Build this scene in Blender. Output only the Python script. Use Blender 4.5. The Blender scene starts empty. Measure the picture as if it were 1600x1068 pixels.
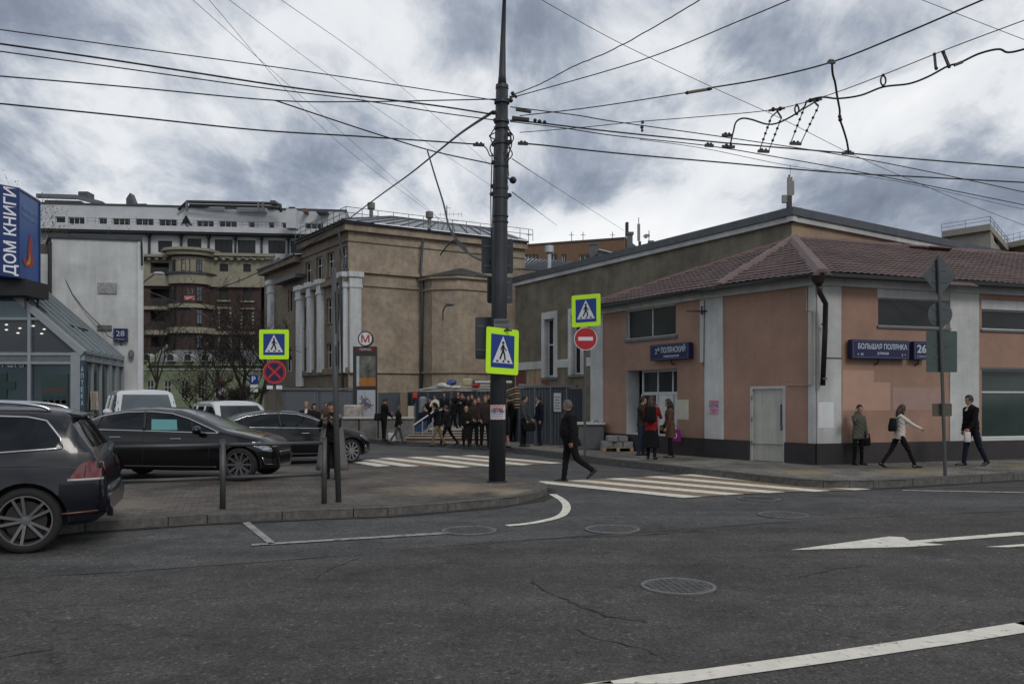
import bpy, bmesh, math, random
import numpy as np
from mathutils import Vector, Matrix, geometry
from mathutils.bvhtree import BVHTree
from math import sin, cos, pi, radians, sqrt, atan2
random.seed(7)
SC = bpy.context.scene
COL = SC.collection
# ---------------------------------------------------------------- camera
F, H, CX, HY = 1300.0, 1.7, 800.0, 625.0      # focal length and horizon in photo pixels (1600 wide)
cd = bpy.data.cameras.new('camera'); CAM = bpy.data.objects.new('camera', cd); COL.objects.link(CAM)
cd.sensor_width = 36; cd.lens = F/1600*36; cd.shift_y = (HY-534)/1600; cd.clip_start = .1; cd.clip_end = 4000
CAM.location = (0, 0, H); CAM.rotation_euler = (pi/2, 0, 0); SC.camera = CAM
# ---------------------------------------------------------------- sky, sun, exposure
SUN_EL, SUN_AZ = radians(36), radians(152)      # azimuth from +Y towards +X
w = bpy.data.worlds.new('World'); SC.world = w; w.use_nodes = True
nt = w.node_tree; N = nt.nodes; L = nt.links; N.clear()
def wn(t, **k):
    n = N.new(t)
    for a, b in k.items(): setattr(n, a, b)
    return n
def wmath(op, a, b=None, clamp=False):
    n = wn('ShaderNodeMath', operation=op); n.use_clamp = clamp
    for i, v in enumerate((a, b)):
        if v is None: continue
        if isinstance(v, (int, float)): n.inputs[i].default_value = v
        else: L.new(v, n.inputs[i])
    return n.outputs[0]
def wramp(fac, stops):
    n = wn('ShaderNodeValToRGB'); e = n.color_ramp.elements
    while len(e) < len(stops): e.new(.5)
    for q, (p, c) in zip(e, stops): q.position = p; q.color = (*c, 1)
    L.new(fac, n.inputs[0]); return n.outputs[0]
def wnoise(vec, scale, detail, rough=.55, dist=0):
    n = wn('ShaderNodeTexNoise'); n.inputs['Scale'].default_value = scale; n.inputs['Detail'].default_value = detail
    n.inputs['Roughness'].default_value = rough; n.inputs['Distortion'].default_value = dist
    L.new(vec, n.inputs['Vector']); return n.outputs[0]
sky = wn('ShaderNodeTexSky', sky_type='NISHITA'); sky.sun_disc = False
sky.sun_elevation = SUN_EL; sky.sun_rotation = SUN_AZ
tc = wn('ShaderNodeTexCoord'); sp = wn('ShaderNodeSeparateXYZ'); L.new(tc.outputs['Generated'], sp.inputs[0])
zc = wmath('MAXIMUM', sp.outputs[2], 0.0)
den = wmath('ADD', zc, .34)
cb = wn('ShaderNodeCombineXYZ'); L.new(wmath('DIVIDE', sp.outputs[0], den), cb.inputs[0]); L.new(wmath('DIVIDE', sp.outputs[1], den), cb.inputs[1])
mp = wn('ShaderNodeMapping'); L.new(cb.outputs[0], mp.inputs[0]); mp.inputs['Location'].default_value = (4.3, 1.9, 1.3); mp.inputs['Scale'].default_value = (1.0, .62, 1)
SKV = mp.outputs[0]
n1 = wnoise(SKV, 2.6, 11, .58, .25)
mp2 = wn('ShaderNodeMapping'); L.new(SKV, mp2.inputs[0]); mp2.inputs['Location'].default_value = (11.3, 2.4, 5)
n2 = wnoise(mp2.outputs[0], 1.2, 6, .5, .3)
mp3 = wn('ShaderNodeMapping'); L.new(SKV, mp3.inputs[0]); mp3.inputs['Location'].default_value = (5.3, 8.4, 2)
n3 = wnoise(mp3.outputs[0], 6.0, 10, .66, .5)
mix = wmath('ADD', wmath('ADD', wmath('MULTIPLY', n1, .47), wmath('MULTIPLY', n2, .30)), wmath('MULTIPLY', n3, .23))
# the heavier and the brighter cloud banks of this sky (direction, size, weight)
for (x, y, sx, sy, k) in ((330, 265, 300, 75, -.075), (560, 235, 170, 60, -.05), (900, 290, 190, 60, -.08), (1440, 300, 260, 70, -.085), (1010, 190, 130, 45, -.03), (760, 60, 150, 60, -.03), (1330, 120, 180, 50, -.02), (60, 290, 120, 50, -.03), (1290, 40, 130, 40, -.03),
                          (130, 195, 260, 80, .06), (480, 60, 240, 80, .045), (1180, 215, 150, 60, .07), (930, 375, 260, 45, .09), (1500, 180, 200, 70, .05), (680, 300, 110, 60, .03), (960, 110, 200, 50, .04)):
    d_ = Vector(((x-800)/1300, 1, (625-y)/1300)).normalized()
    v1 = wn('ShaderNodeVectorMath', operation='SUBTRACT'); L.new(tc.outputs['Generated'], v1.inputs[0]); v1.inputs[1].default_value = d_
    v2 = wn('ShaderNodeVectorMath', operation='MULTIPLY'); L.new(v1.outputs[0], v2.inputs[0]); v2.inputs[1].default_value = (1300/sx, .8, 1300/sy)
    v3 = wn('ShaderNodeVectorMath', operation='LENGTH'); L.new(v2.outputs[0], v3.inputs[0])
    mr = wn('ShaderNodeMapRange', interpolation_type='SMOOTHSTEP'); L.new(v3.outputs['Value'], mr.inputs[0]); mr.inputs[1].default_value = 1.5; mr.inputs[2].default_value = 0; mr.inputs[3].default_value = 0; mr.inputs[4].default_value = k
    mix = wmath('ADD', mix, mr.outputs[0])
mix = wmath('MULTIPLY_ADD', mix, 1.45); mix.node.inputs[2].default_value = -.205
CLOUD = wramp(mix, [(.30, (1.75, 2.0, 2.6)), (.40, (2.5, 2.9, 3.65)), (.46, (3.7, 4.15, 4.95)), (.515, (6.0, 6.35, 6.9)), (.58, (8.2, 8.4, 8.7)), (.74, (9.6, 9.7, 9.8))])
mx = wn('ShaderNodeMix', data_type='RGBA'); mx.inputs[0].default_value = .95
L.new(sky.outputs[0], mx.inputs[6]); L.new(CLOUD, mx.inputs[7])
bg = wn('ShaderNodeBackground'); bg.inputs[1].default_value = .1; L.new(mx.outputs[2], bg.inputs[0])
wo = wn('ShaderNodeOutputWorld'); L.new(bg.outputs[0], wo.inputs[0])
sl = bpy.data.lights.new('sun', 'SUN'); sl.energy = 1.05; sl.angle = radians(18); sl.color = (1, .95, .88)
so = bpy.data.objects.new('sun', sl); COL.objects.link(so)
so.rotation_euler = Vector((sin(SUN_AZ)*cos(SUN_EL), cos(SUN_AZ)*cos(SUN_EL), sin(SUN_EL))).to_track_quat('Z', 'Y').to_euler()
SC.view_settings.view_transform = 'Standard'; SC.view_settings.look = 'None'; SC.view_settings.exposure = 0; SC.view_settings.gamma = 1
SC.view_settings.use_curve_mapping = False
SC.render.engine = 'CYCLES'; SC.cycles.max_bounces = 5
# ---------------------------------------------------------------- helpers
def G(x, y, z=0):
    Y = F*(H-z)/(y-HY); return Vector(((x-CX)/F*Y, Y, z))
def P(x, y, Y): return Vector(((x-CX)/F*Y, Y, H-(y-HY)/F*Y))
MATS = {}
def mat(name, col, rough=.8, metal=0, var=.0, vscale=3, bump=0, bscale=60, col2=None, spec=.5, emit=0, alpha=1, dirt=0, streak=0, coat=0, chips=0):
    if name in MATS: return MATS[name]
    m = bpy.data.materials.new(name); m.use_nodes = True; t = m.node_tree; b = t.nodes['Principled BSDF']
    def nn(ty): return t.nodes.new(ty)
    b.inputs['Roughness'].default_value = rough; b.inputs['Metallic'].default_value = metal
    b.inputs['Specular IOR Level'].default_value = spec; b.inputs['Alpha'].default_value = alpha
    if coat: b.inputs['Coat Weight'].default_value = coat; b.inputs['Coat Roughness'].default_value = .07
    b.inputs['Base Color'].default_value = (*col, 1)
    if emit: b.inputs['Emission Color'].default_value = (*col, 1); b.inputs['Emission Strength'].default_value = emit
    c = None
    if var or bump or dirt or streak or chips: tcn = nn('ShaderNodeTexCoord'); vec = tcn.outputs['Object']
    if var:
        no = nn('ShaderNodeTexNoise'); no.inputs['Scale'].default_value = vscale; no.inputs['Detail'].default_value = 8; no.inputs['Roughness'].default_value = .62
        t.links.new(vec, no.inputs['Vector'])
        r = nn('ShaderNodeValToRGB'); e = r.color_ramp.elements
        c2 = col2 or tuple(v*(1+var) for v in col); c1 = tuple(v*(1-var) for v in col)
        e[0].position = .3; e[0].color = (*c1, 1); e[1].position = .7; e[1].color = (*[min(v, .95) for v in c2], 1)
        t.links.new(no.outputs[0], r.inputs[0]); c = r.outputs[0]
    def mul(c, fac_out, lo):
        r = nn('ShaderNodeValToRGB'); r.color_ramp.elements[0].position = .38; r.color_ramp.elements[1].position = .6
        r.color_ramp.elements[0].color = (lo, lo, lo, 1); r.color_ramp.elements[1].color = (1, 1, 1, 1)
        t.links.new(fac_out, r.inputs[0])
        x = nn('ShaderNodeMix'); x.data_type = 'RGBA'; x.blend_type = 'MULTIPLY'; x.inputs[0].default_value = 1
        if c is None: x.inputs[6].default_value = (*col, 1)
        else: t.links.new(c, x.inputs[6])
        t.links.new(r.outputs[0], x.inputs[7]); return x.outputs[2]
    if dirt:
        no = nn('ShaderNodeTexNoise'); no.inputs['Scale'].default_value = .55; no.inputs['Detail'].default_value = 9; no.inputs['Roughness'].default_value = .66
        t.links.new(vec, no.inputs['Vector']); c = mul(c, no.outputs[0], 1-dirt)
    if streak:
        mpn = nn('ShaderNodeMapping'); mpn.inputs['Scale'].default_value = (3.2, 3.2, .22); t.links.new(vec, mpn.inputs[0])
        no = nn('ShaderNodeTexNoise'); no.inputs['Scale'].default_value = 1.2; no.inputs['Detail'].default_value = 6; no.inputs['Roughness'].default_value = .7
        t.links.new(mpn.outputs[0], no.inputs['Vector']); c = mul(c, no.outputs[0], 1-streak)
    if chips:
        no = nn('ShaderNodeTexNoise'); no.inputs['Scale'].default_value = 5.5; no.inputs['Detail'].default_value = 9; no.inputs['Roughness'].default_value = .72; no.inputs['Distortion'].default_value = .6
        t.links.new(vec, no.inputs['Vector']); r = nn('ShaderNodeValToRGB'); r.color_ramp.elements[0].position = .655; r.color_ramp.elements[1].position = .675; r.color_ramp.elements[0].color = (1, 1, 1, 1); r.color_ramp.elements[1].color = (1-chips,)*3+(1,)
        t.links.new(no.outputs[0], r.inputs[0]); x = nn('ShaderNodeMix'); x.data_type = 'RGBA'; x.blend_type = 'MULTIPLY'; x.inputs[0].default_value = 1
        if c is None: x.inputs[6].default_value = (*col, 1)
        else: t.links.new(c, x.inputs[6])
        t.links.new(r.outputs[0], x.inputs[7]); c = x.outputs[2]
    if c is not None: t.links.new(c, b.inputs['Base Color'])
    if bump:
        no = nn('ShaderNodeTexNoise'); no.inputs['Scale'].default_value = bscale; no.inputs['Detail'].default_value = 4
        t.links.new(vec, no.inputs['Vector']); bp = nn('ShaderNodeBump'); bp.inputs['Strength'].default_value = bump; bp.inputs['Distance'].default_value = .02
        t.links.new(no.outputs[0], bp.inputs['Height']); t.links.new(bp.outputs[0], b.inputs['Normal'])
    MATS[name] = m; return m
WM = {}                                              # world matrix of each thing's root
def tag(o, label=None, cat=None, group=None, kind=None):
    if label: o['label'] = label
    if cat: o['category'] = cat
    if group: o['group'] = group
    if kind: o['kind'] = kind
    return o
def thing(name, label, cat, loc=(0, 0, 0), rz=0, group=None):
    o = bpy.data.objects.new(name, None); COL.objects.link(o); o.empty_display_size = .2
    o.location = loc; o.rotation_euler = (0, 0, rz)
    WM[o.name] = Matrix.Translation(Vector(loc)) @ Matrix.Rotation(rz, 4, 'Z')
    return tag(o, label, cat, group)
def link(name, me, parent=None, M=None):
    """link mesh data (given in world space, or in the space M) as one object"""
    o = bpy.data.objects.new(name, me); COL.objects.link(o)
    if parent is not None:
        o.parent = parent
        inv = WM[parent.name].inverted()
        o.matrix_basis = inv @ (M if M is not None else Matrix())
        WM[o.name] = M.copy() if M is not None else Matrix()
        if M is None:                                # bake: keep origin at the parent's
            me.transform(inv); o.matrix_basis = Matrix(); WM[o.name] = WM[parent.name].copy()
    else:
        if M is not None: o.matrix_basis = M
        WM[o.name] = M.copy() if M is not None else Matrix()
    return o
class MB:
    def __init__(s, M=None): s.v = []; s.f = []; s.mi = []; s.M = M; s.cur = 0; s.smooth = []; s.sm = False
    def add(s, vs, fs):
        b = len(s.v)
        for q in vs: s.v.append(tuple(s.M @ Vector(q)) if s.M is not None else tuple(q))
        for q in fs: s.f.append(tuple(b+i for i in q)); s.mi.append(s.cur); s.smooth.append(s.sm)
        return s
    def box(s, x0, x1, y0, y1, z0, z1):
        return s.add([(x0, y0, z0), (x1, y0, z0), (x1, y1, z0), (x0, y1, z0), (x0, y0, z1), (x1, y0, z1), (x1, y1, z1), (x0, y1, z1)],
                     [(0, 3, 2, 1), (4, 5, 6, 7), (0, 1, 5, 4), (1, 2, 6, 5), (2, 3, 7, 6), (3, 0, 4, 7)])
    def cbox(s, c, sx, sy, sz): return s.box(c[0]-sx/2, c[0]+sx/2, c[1]-sy/2, c[1]+sy/2, c[2]-sz/2, c[2]+sz/2)
    def bar(s, a, b, wd, ht, up=(0, 0, 1)):
        a = Vector(a); b = Vector(b); d = (b-a).normalized(); u = Vector(up); sd = d.cross(u)
        if sd.length < 1e-4: sd = d.cross(Vector((0, 1, 0)))
        sd.normalize(); u = sd.cross(d).normalized()
        vs = []
        for p in (a, b):
            for (i, j) in ((-1, -1), (1, -1), (1, 1), (-1, 1)): vs.append(p+sd*(i*wd/2)+u*(j*ht/2))
        return s.add(vs, [(0, 1, 2, 3), (7, 6, 5, 4), (0, 4, 5, 1), (1, 5, 6, 2), (2, 6, 7, 3), (3, 7, 4, 0)])
    def tube(s, pts, r, n=8, cap=True):
        pts = [Vector(p) for p in pts]; rs = r if isinstance(r, (list, tuple)) else [r]*len(pts)
        vs = []; ref = None
        for i, p in enumerate(pts):
            d = (pts[min(i+1, len(pts)-1)]-pts[max(i-1, 0)])
            d = d.normalized() if d.length > 1e-9 else Vector((0, 0, 1))
            if ref is None: ref = Vector((0, 0, 1)) if abs(d.z) < .9 else Vector((1, 0, 0))
            a = d.cross(ref)
            if a.length < 1e-5: a = d.cross(Vector((0, 1, 0)))
            a.normalize(); b = d.cross(a).normalized(); ref = a.cross(d)
            for k in range(n): t = 2*pi*k/n; vs.append(p+a*(cos(t)*rs[i])+b*(sin(t)*rs[i]))
        fs = []
        for i in range(len(pts)-1):
            for k in range(n): k2 = (k+1) % n; fs.append((i*n+k, (i+1)*n+k, (i+1)*n+k2, i*n+k2))
        if cap: fs.append(tuple(range(n))); fs.append(tuple(reversed(range((len(pts)-1)*n, len(pts)*n))))
        return s.add(vs, fs)
    def prism(s, poly, z0, z1):
        n = len(poly); vs = [(p[0], p[1], z0) for p in poly]+[(p[0], p[1], z1) for p in poly]
        fs = [tuple(reversed(range(n))), tuple(range(n, 2*n))]+[(i, (i+1) % n, n+(i+1) % n, n+i) for i in range(n)]
        return s.add(vs, fs)
    def loft(s, rings, caps=True, closed=True):
        n = len(rings[0]); vs = [p for r in rings for p in r]; fs = []
        for i in range(len(rings)-1):
            for k in range(n if closed else n-1):
                k2 = (k+1) % n; fs.append((i*n+k, i*n+k2, (i+1)*n+k2, (i+1)*n+k))
        if caps: fs.append(tuple(reversed(range(n)))); fs.append(tuple(range((len(rings)-1)*n, len(rings)*n)))
        return s.add(vs, fs)
    def lathe(s, prof, n=24, axis='Z', c=(0, 0, 0)):
        vs = []; fs = []
        for k in range(n):
            t = 2*pi*k/n
            for (r, h) in prof:
                a, b = r*cos(t), r*sin(t)
                q = (a, b, h) if axis == 'Z' else ((a, h, b) if axis == 'Y' else (h, a, b))
                vs.append((q[0]+c[0], q[1]+c[1], q[2]+c[2]))
        m = len(prof)
        for k in range(n):
            k2 = (k+1) % n
            for i in range(m-1): fs.append((k*m+i, k2*m+i, k2*m+i+1, k*m+i+1))
        return s.add(vs, fs)
    def ball(s, c, r, n=8, m=6):
        r = (r, r, r) if isinstance(r, (int, float)) else r
        vs = [(c[0], c[1], c[2]-r[2])]; fs = []
        for i in range(1, m):
            t = -pi/2+pi*i/m
            for k in range(n): a = 2*pi*k/n; vs.append((c[0]+r[0]*cos(t)*cos(a), c[1]+r[1]*cos(t)*sin(a), c[2]+r[2]*sin(t)))
        vs.append((c[0], c[1], c[2]+r[2])); e = len(vs)-1
        for k in range(n): fs.append((0, 1+(k+1) % n, 1+k)); fs.append((e, 1+(m-2)*n+k, 1+(m-2)*n+(k+1) % n))
        for i in range(m-2):
            for k in range(n): a = 1+i*n; fs.append((a+k, a+(k+1) % n, a+n+(k+1) % n, a+n+k))
        return s.add(vs, fs)
    def mesh(s, name, mats, smooth=False):
        me = bpy.data.meshes.new(name); me.from_pydata(s.v, [], s.f)
        for m in (mats if isinstance(mats, (list, tuple)) else [mats]): me.materials.append(m)
        me.polygons.foreach_set('material_index', s.mi)
        if smooth: me.polygons.foreach_set('use_smooth', [True]*len(s.f))
        elif any(s.smooth): me.polygons.foreach_set('use_smooth', s.smooth)
        me.update(); return me
    def build(s, name, mats, parent=None, M=None, smooth=False):
        return link(name, s.mesh(name, mats, smooth), parent, M)
def fixn(o):
    bm = bmesh.new(); bm.from_mesh(o.data); bmesh.ops.recalc_face_normals(bm, faces=bm.faces); bm.to_mesh(o.data); bm.free(); return o
def bevel(o, wd, seg=1):
    bm = bmesh.new(); bm.from_mesh(o.data); bmesh.ops.bevel(bm, geom=bm.edges, offset=wd, segments=seg, affect='EDGES', profile=.5); bm.to_mesh(o.data); bm.free(); return o
def copy_tree(o, parent=None, M=None):
    c = o.copy(); COL.objects.link(c); c.parent = parent
    if M is not None: c.matrix_basis = M
    WM[c.name] = (WM[parent.name] if parent is not None else Matrix()) @ c.matrix_basis
    for ch in list(o.children): copy_tree(ch, c)
    return c
class Wall:
    """vertical plane through p0 along unit d; u metres along, off metres towards the outside (n)"""
    def __init__(s, p0, p1=None, ang=None, out=None):
        s.p = Vector((p0[0], p0[1]))
        d = Vector((p1[0]-p0[0], p1[1]-p0[1])) if p1 is not None else Vector((cos(radians(ang)), sin(radians(ang))))
        s.len = d.length; s.d = d.normalized(); s.n = Vector((s.d.y, -s.d.x))
        if out is None: out = -s.p
        if s.n.dot(Vector(out)) < 0: s.n = -s.n
        s.M = Matrix(((s.d.x, -s.n.x, 0, s.p.x), (s.d.y, -s.n.y, 0, s.p.y), (0, 0, 1, 0), (0, 0, 0, 1)))   # local: x=u, y=inward, z
    def u(s, px):
        k = (px-CX)/F; return (k*s.p.y-s.p.x)/(s.d.x-k*s.d.y)
    def Y(s, u): return s.p.y+s.d.y*u
    def z(s, px, py): return H-(py-HY)/F*s.Y(s.u(px))
    def rect(s, x0, x1, y0, y1, at=None):
        m = at if at is not None else (x0+x1)/2; a, b = s.u(x0), s.u(x1)
        return (min(a, b), max(a, b), s.z(m, y1), s.z(m, y0))
    def pt(s, u, z, off=0): q = s.p+s.d*u+s.n*off; return Vector((q.x, q.y, z))
    def mb(s): return MB(s.M)
def wall_mesh(w, u0, u1, z0, z1, ops, depth=.18, mats=None, name='wall', parent=None, thick=None, zgrid=None):
    """wall with rectangular openings; reveals go inward. material 0 = face, 1 = reveal"""
    m = w.mb(); us = sorted({u0, u1, *[min(max(o[k], u0), u1) for o in ops for k in (0, 1)]}); zs = sorted({z0, z1, *[min(max(o[k], z0), z1) for o in ops for k in (2, 3)]})
    for i in range(len(us)-1):
        for j in range(len(zs)-1):
            a, b, c, d = us[i], us[i+1], zs[j], zs[j+1]
            if b-a < 1e-5 or d-c < 1e-5: continue
            mu, mz = (a+b)/2, (c+d)/2
            if any(o[0] < mu < o[1] and o[2] < mz < o[3] for o in ops): continue
            m.add([(a, 0, c), (b, 0, c), (b, 0, d), (a, 0, d)], [(0, 1, 2, 3)])
    m.cur = 1
    for o in ops:
        a, b, c, d = max(o[0], u0), min(o[1], u1), max(o[2], z0), min(o[3], z1); D = o[4] if len(o) > 4 else depth
        m.add([(a, 0, c), (b, 0, c), (b, 0, d), (a, 0, d), (a, D, c), (b, D, c), (b, D, d), (a, D, d)],
              [(0, 1, 5, 4), (1, 2, 6, 5), (2, 3, 7, 6), (3, 0, 4, 7)])
    return m.build(name, mats if isinstance(mats, (list, tuple)) else [mats, mats], parent)
WCACHE = {}
def window(w, o, parent, mf, mg, cols=2, rows=((0, 1),), fw=.06, depth=.16, sill=None, name='window', bars=None):
    """window unit standing in opening o: one frame mesh + panes as children"""
    W, Hh = o[1]-o[0], o[3]-o[2]; key = (round(W, 1), round(Hh, 1), cols, rows, fw, mf.name, mg.name, bool(sill))
    if key not in WCACHE:
        f = MB(); W, Hh = round(W, 1)+.04, round(Hh, 1)+.04; panes = []
        f.box(0, W, 0, .07, 0, fw); f.box(0, W, 0, .07, Hh-fw, Hh); f.box(0, fw, 0, .07, fw, Hh-fw); f.box(W-fw, W, 0, .07, fw, Hh-fw)
        iw = W-2*fw; ih = Hh-2*fw
        for ri, (a, b) in enumerate(rows):
            z0 = fw+ih*a+(0 if a == 0 else fw*.35); z1 = fw+ih*b-(0 if b == 1 else fw*.35)
            if b < 1: f.box(fw, W-fw, .005, .065, z1, z1+fw*.7)
            cc = cols if isinstance(cols, int) else cols[ri]
            for k in range(cc):
                x0 = fw+iw*k/cc+(0 if k == 0 else fw*.35); x1 = fw+iw*(k+1)/cc-(0 if k == cc-1 else fw*.35)
                if k < cc-1: f.box(x1, x1+fw*.7, .008, .062, z0, z1)
                panes.append((x0, x1, z0, z1))
        fm = f.mesh(name, mf); pm = []
        for (x0, x1, z0, z1) in panes:
            q = MB(); q.box(0, x1-x0, 0, .012, 0, z1-z0); pm.append((q.mesh('pane', mg), (x0, .03, z0)))
        WCACHE[key] = (fm, pm, W, Hh)
    fm, pm, W, Hh = WCACHE[key]
    M = w.M @ Matrix.Translation(((o[0]+o[1]-W)/2, depth, (o[2]+o[3]-Hh)/2))
    fo = link(name, fm, parent, M)
    for me, l in pm: link('pane', me, fo, M @ Matrix.Translation(l))
    if sill:
        s = w.mb(); s.box(o[0]-.05, o[1]+.05, -.07, depth+.01, o[2]-.05, o[2]+.004); s.build('sill', sill, fo)
    return fo
def poly_sheet(name, pts, z, m, parent=None, kind='structure'):
    me = bpy.data.meshes.new(name); me.from_pydata([(p[0], p[1], z) for p in pts], [], [tuple(range(len(pts)))]); me.materials.append(m)
    if me.polygons[0].normal.z < 0: me.flip_normals()
    bm = bmesh.new(); bm.from_mesh(me); bmesh.ops.triangulate(bm, faces=bm.faces); bmesh.ops.recalc_face_normals(bm, faces=bm.faces)
    for f in bm.faces:
        if f.normal.z < 0: f.normal_flip()
    bm.to_mesh(me); bm.free()
    o = link(name, me, parent)
    if parent is None and kind: o['kind'] = kind
    return o
def strip(pts, wd):
    """2D ribbon polygon of width wd along pts"""
    pts = [Vector(p[:2]) for p in pts]; l = []; r = []
    for i, p in enumerate(pts):
        d = (pts[min(i+1, len(pts)-1)]-pts[max(i-1, 0)]).normalized(); n = Vector((-d.y, d.x)); wv = wd[i] if isinstance(wd, (list, tuple)) else wd
        l.append(p+n*wv/2); r.append(p-n*wv/2)
    return l, r
def ribbon(name, pts, wd, z, m, parent=None, kind='structure'):
    l, r = strip(pts, wd); n = len(l); me = bpy.data.meshes.new(name)
    me.from_pydata([(p.x, p.y, z) for p in l]+[(p.x, p.y, z) for p in r], [], [(i, n+i, n+i+1, i+1) for i in range(n-1)]); me.materials.append(m)
    bm = bmesh.new(); bm.from_mesh(me)
    for f in bm.faces:
        f.normal_update()
        if f.normal.z < 0: f.normal_flip()
    bm.to_mesh(me); bm.free()
    o = link(name, me, parent)
    if parent is None and kind: o['kind'] = kind
    return o
TXC = {}
def text(body, height, M, m, parent, name='lettering', bold=.0, width=None, depth=.003, align='CENTER', vertical=False):
    """flat extruded letters; M puts local XY plane (z = outward)"""
    key = (body, height, bold, width, m.name, align)
    if key not in TXC:
        c = bpy.data.curves.new('t', 'FONT'); c.body = body; c.offset = bold; c.extrude = depth; c.resolution_u = 3
        o = bpy.data.objects.new('t', c); COL.objects.link(o); me = bpy.data.meshes.new_from_object(o); bpy.data.objects.remove(o)
        co = np.array([v.co for v in me.vertices]); mn = co.min(0); mx = co.max(0)
        up = bpy.data.curves.new('t', 'FONT'); ky = height/.7
        kx = ky if width is None else width/(mx[0]-mn[0])
        for v in me.vertices: v.co = ((v.co.x-(mn[0]+mx[0])/2)*kx, v.co.y*ky, v.co.z)
        me.materials.clear(); me.materials.append(m); me.name = name; TXC[key] = me
    return link(name, TXC[key], parent, M)
def frontM(w, u, z, off):          # local x = along wall, y = up, z = outward
    q = w.pt(u, z, off); x = w.d; nn = w.n
    X = Vector((x.x, x.y, 0)); Nn = Vector((nn.x, nn.y, 0))
    if X.cross(Vector((0, 0, 1))).dot(Nn) < 0: X = -X
    return Matrix(((X.x, 0, Nn.x, q.x), (X.y, 0, Nn.y, q.y), (0, 1, 0, q.z), (0, 0, 0, 1)))
def smooth_pts(pts, k=6):
    pts = [Vector(p) for p in pts]; out = []
    for i in range(len(pts)-1):
        p0, p1, p2, p3 = pts[max(i-1, 0)], pts[i], pts[i+1], pts[min(i+2, len(pts)-1)]
        for j in range(k): t = j/k; out.append(.5*((2*p1)+(p2-p0)*t+(2*p0-5*p1+4*p2-p3)*t*t+(3*p1-p0-3*p2+p3)*t**3))
    return out+[pts[-1]]
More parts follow.
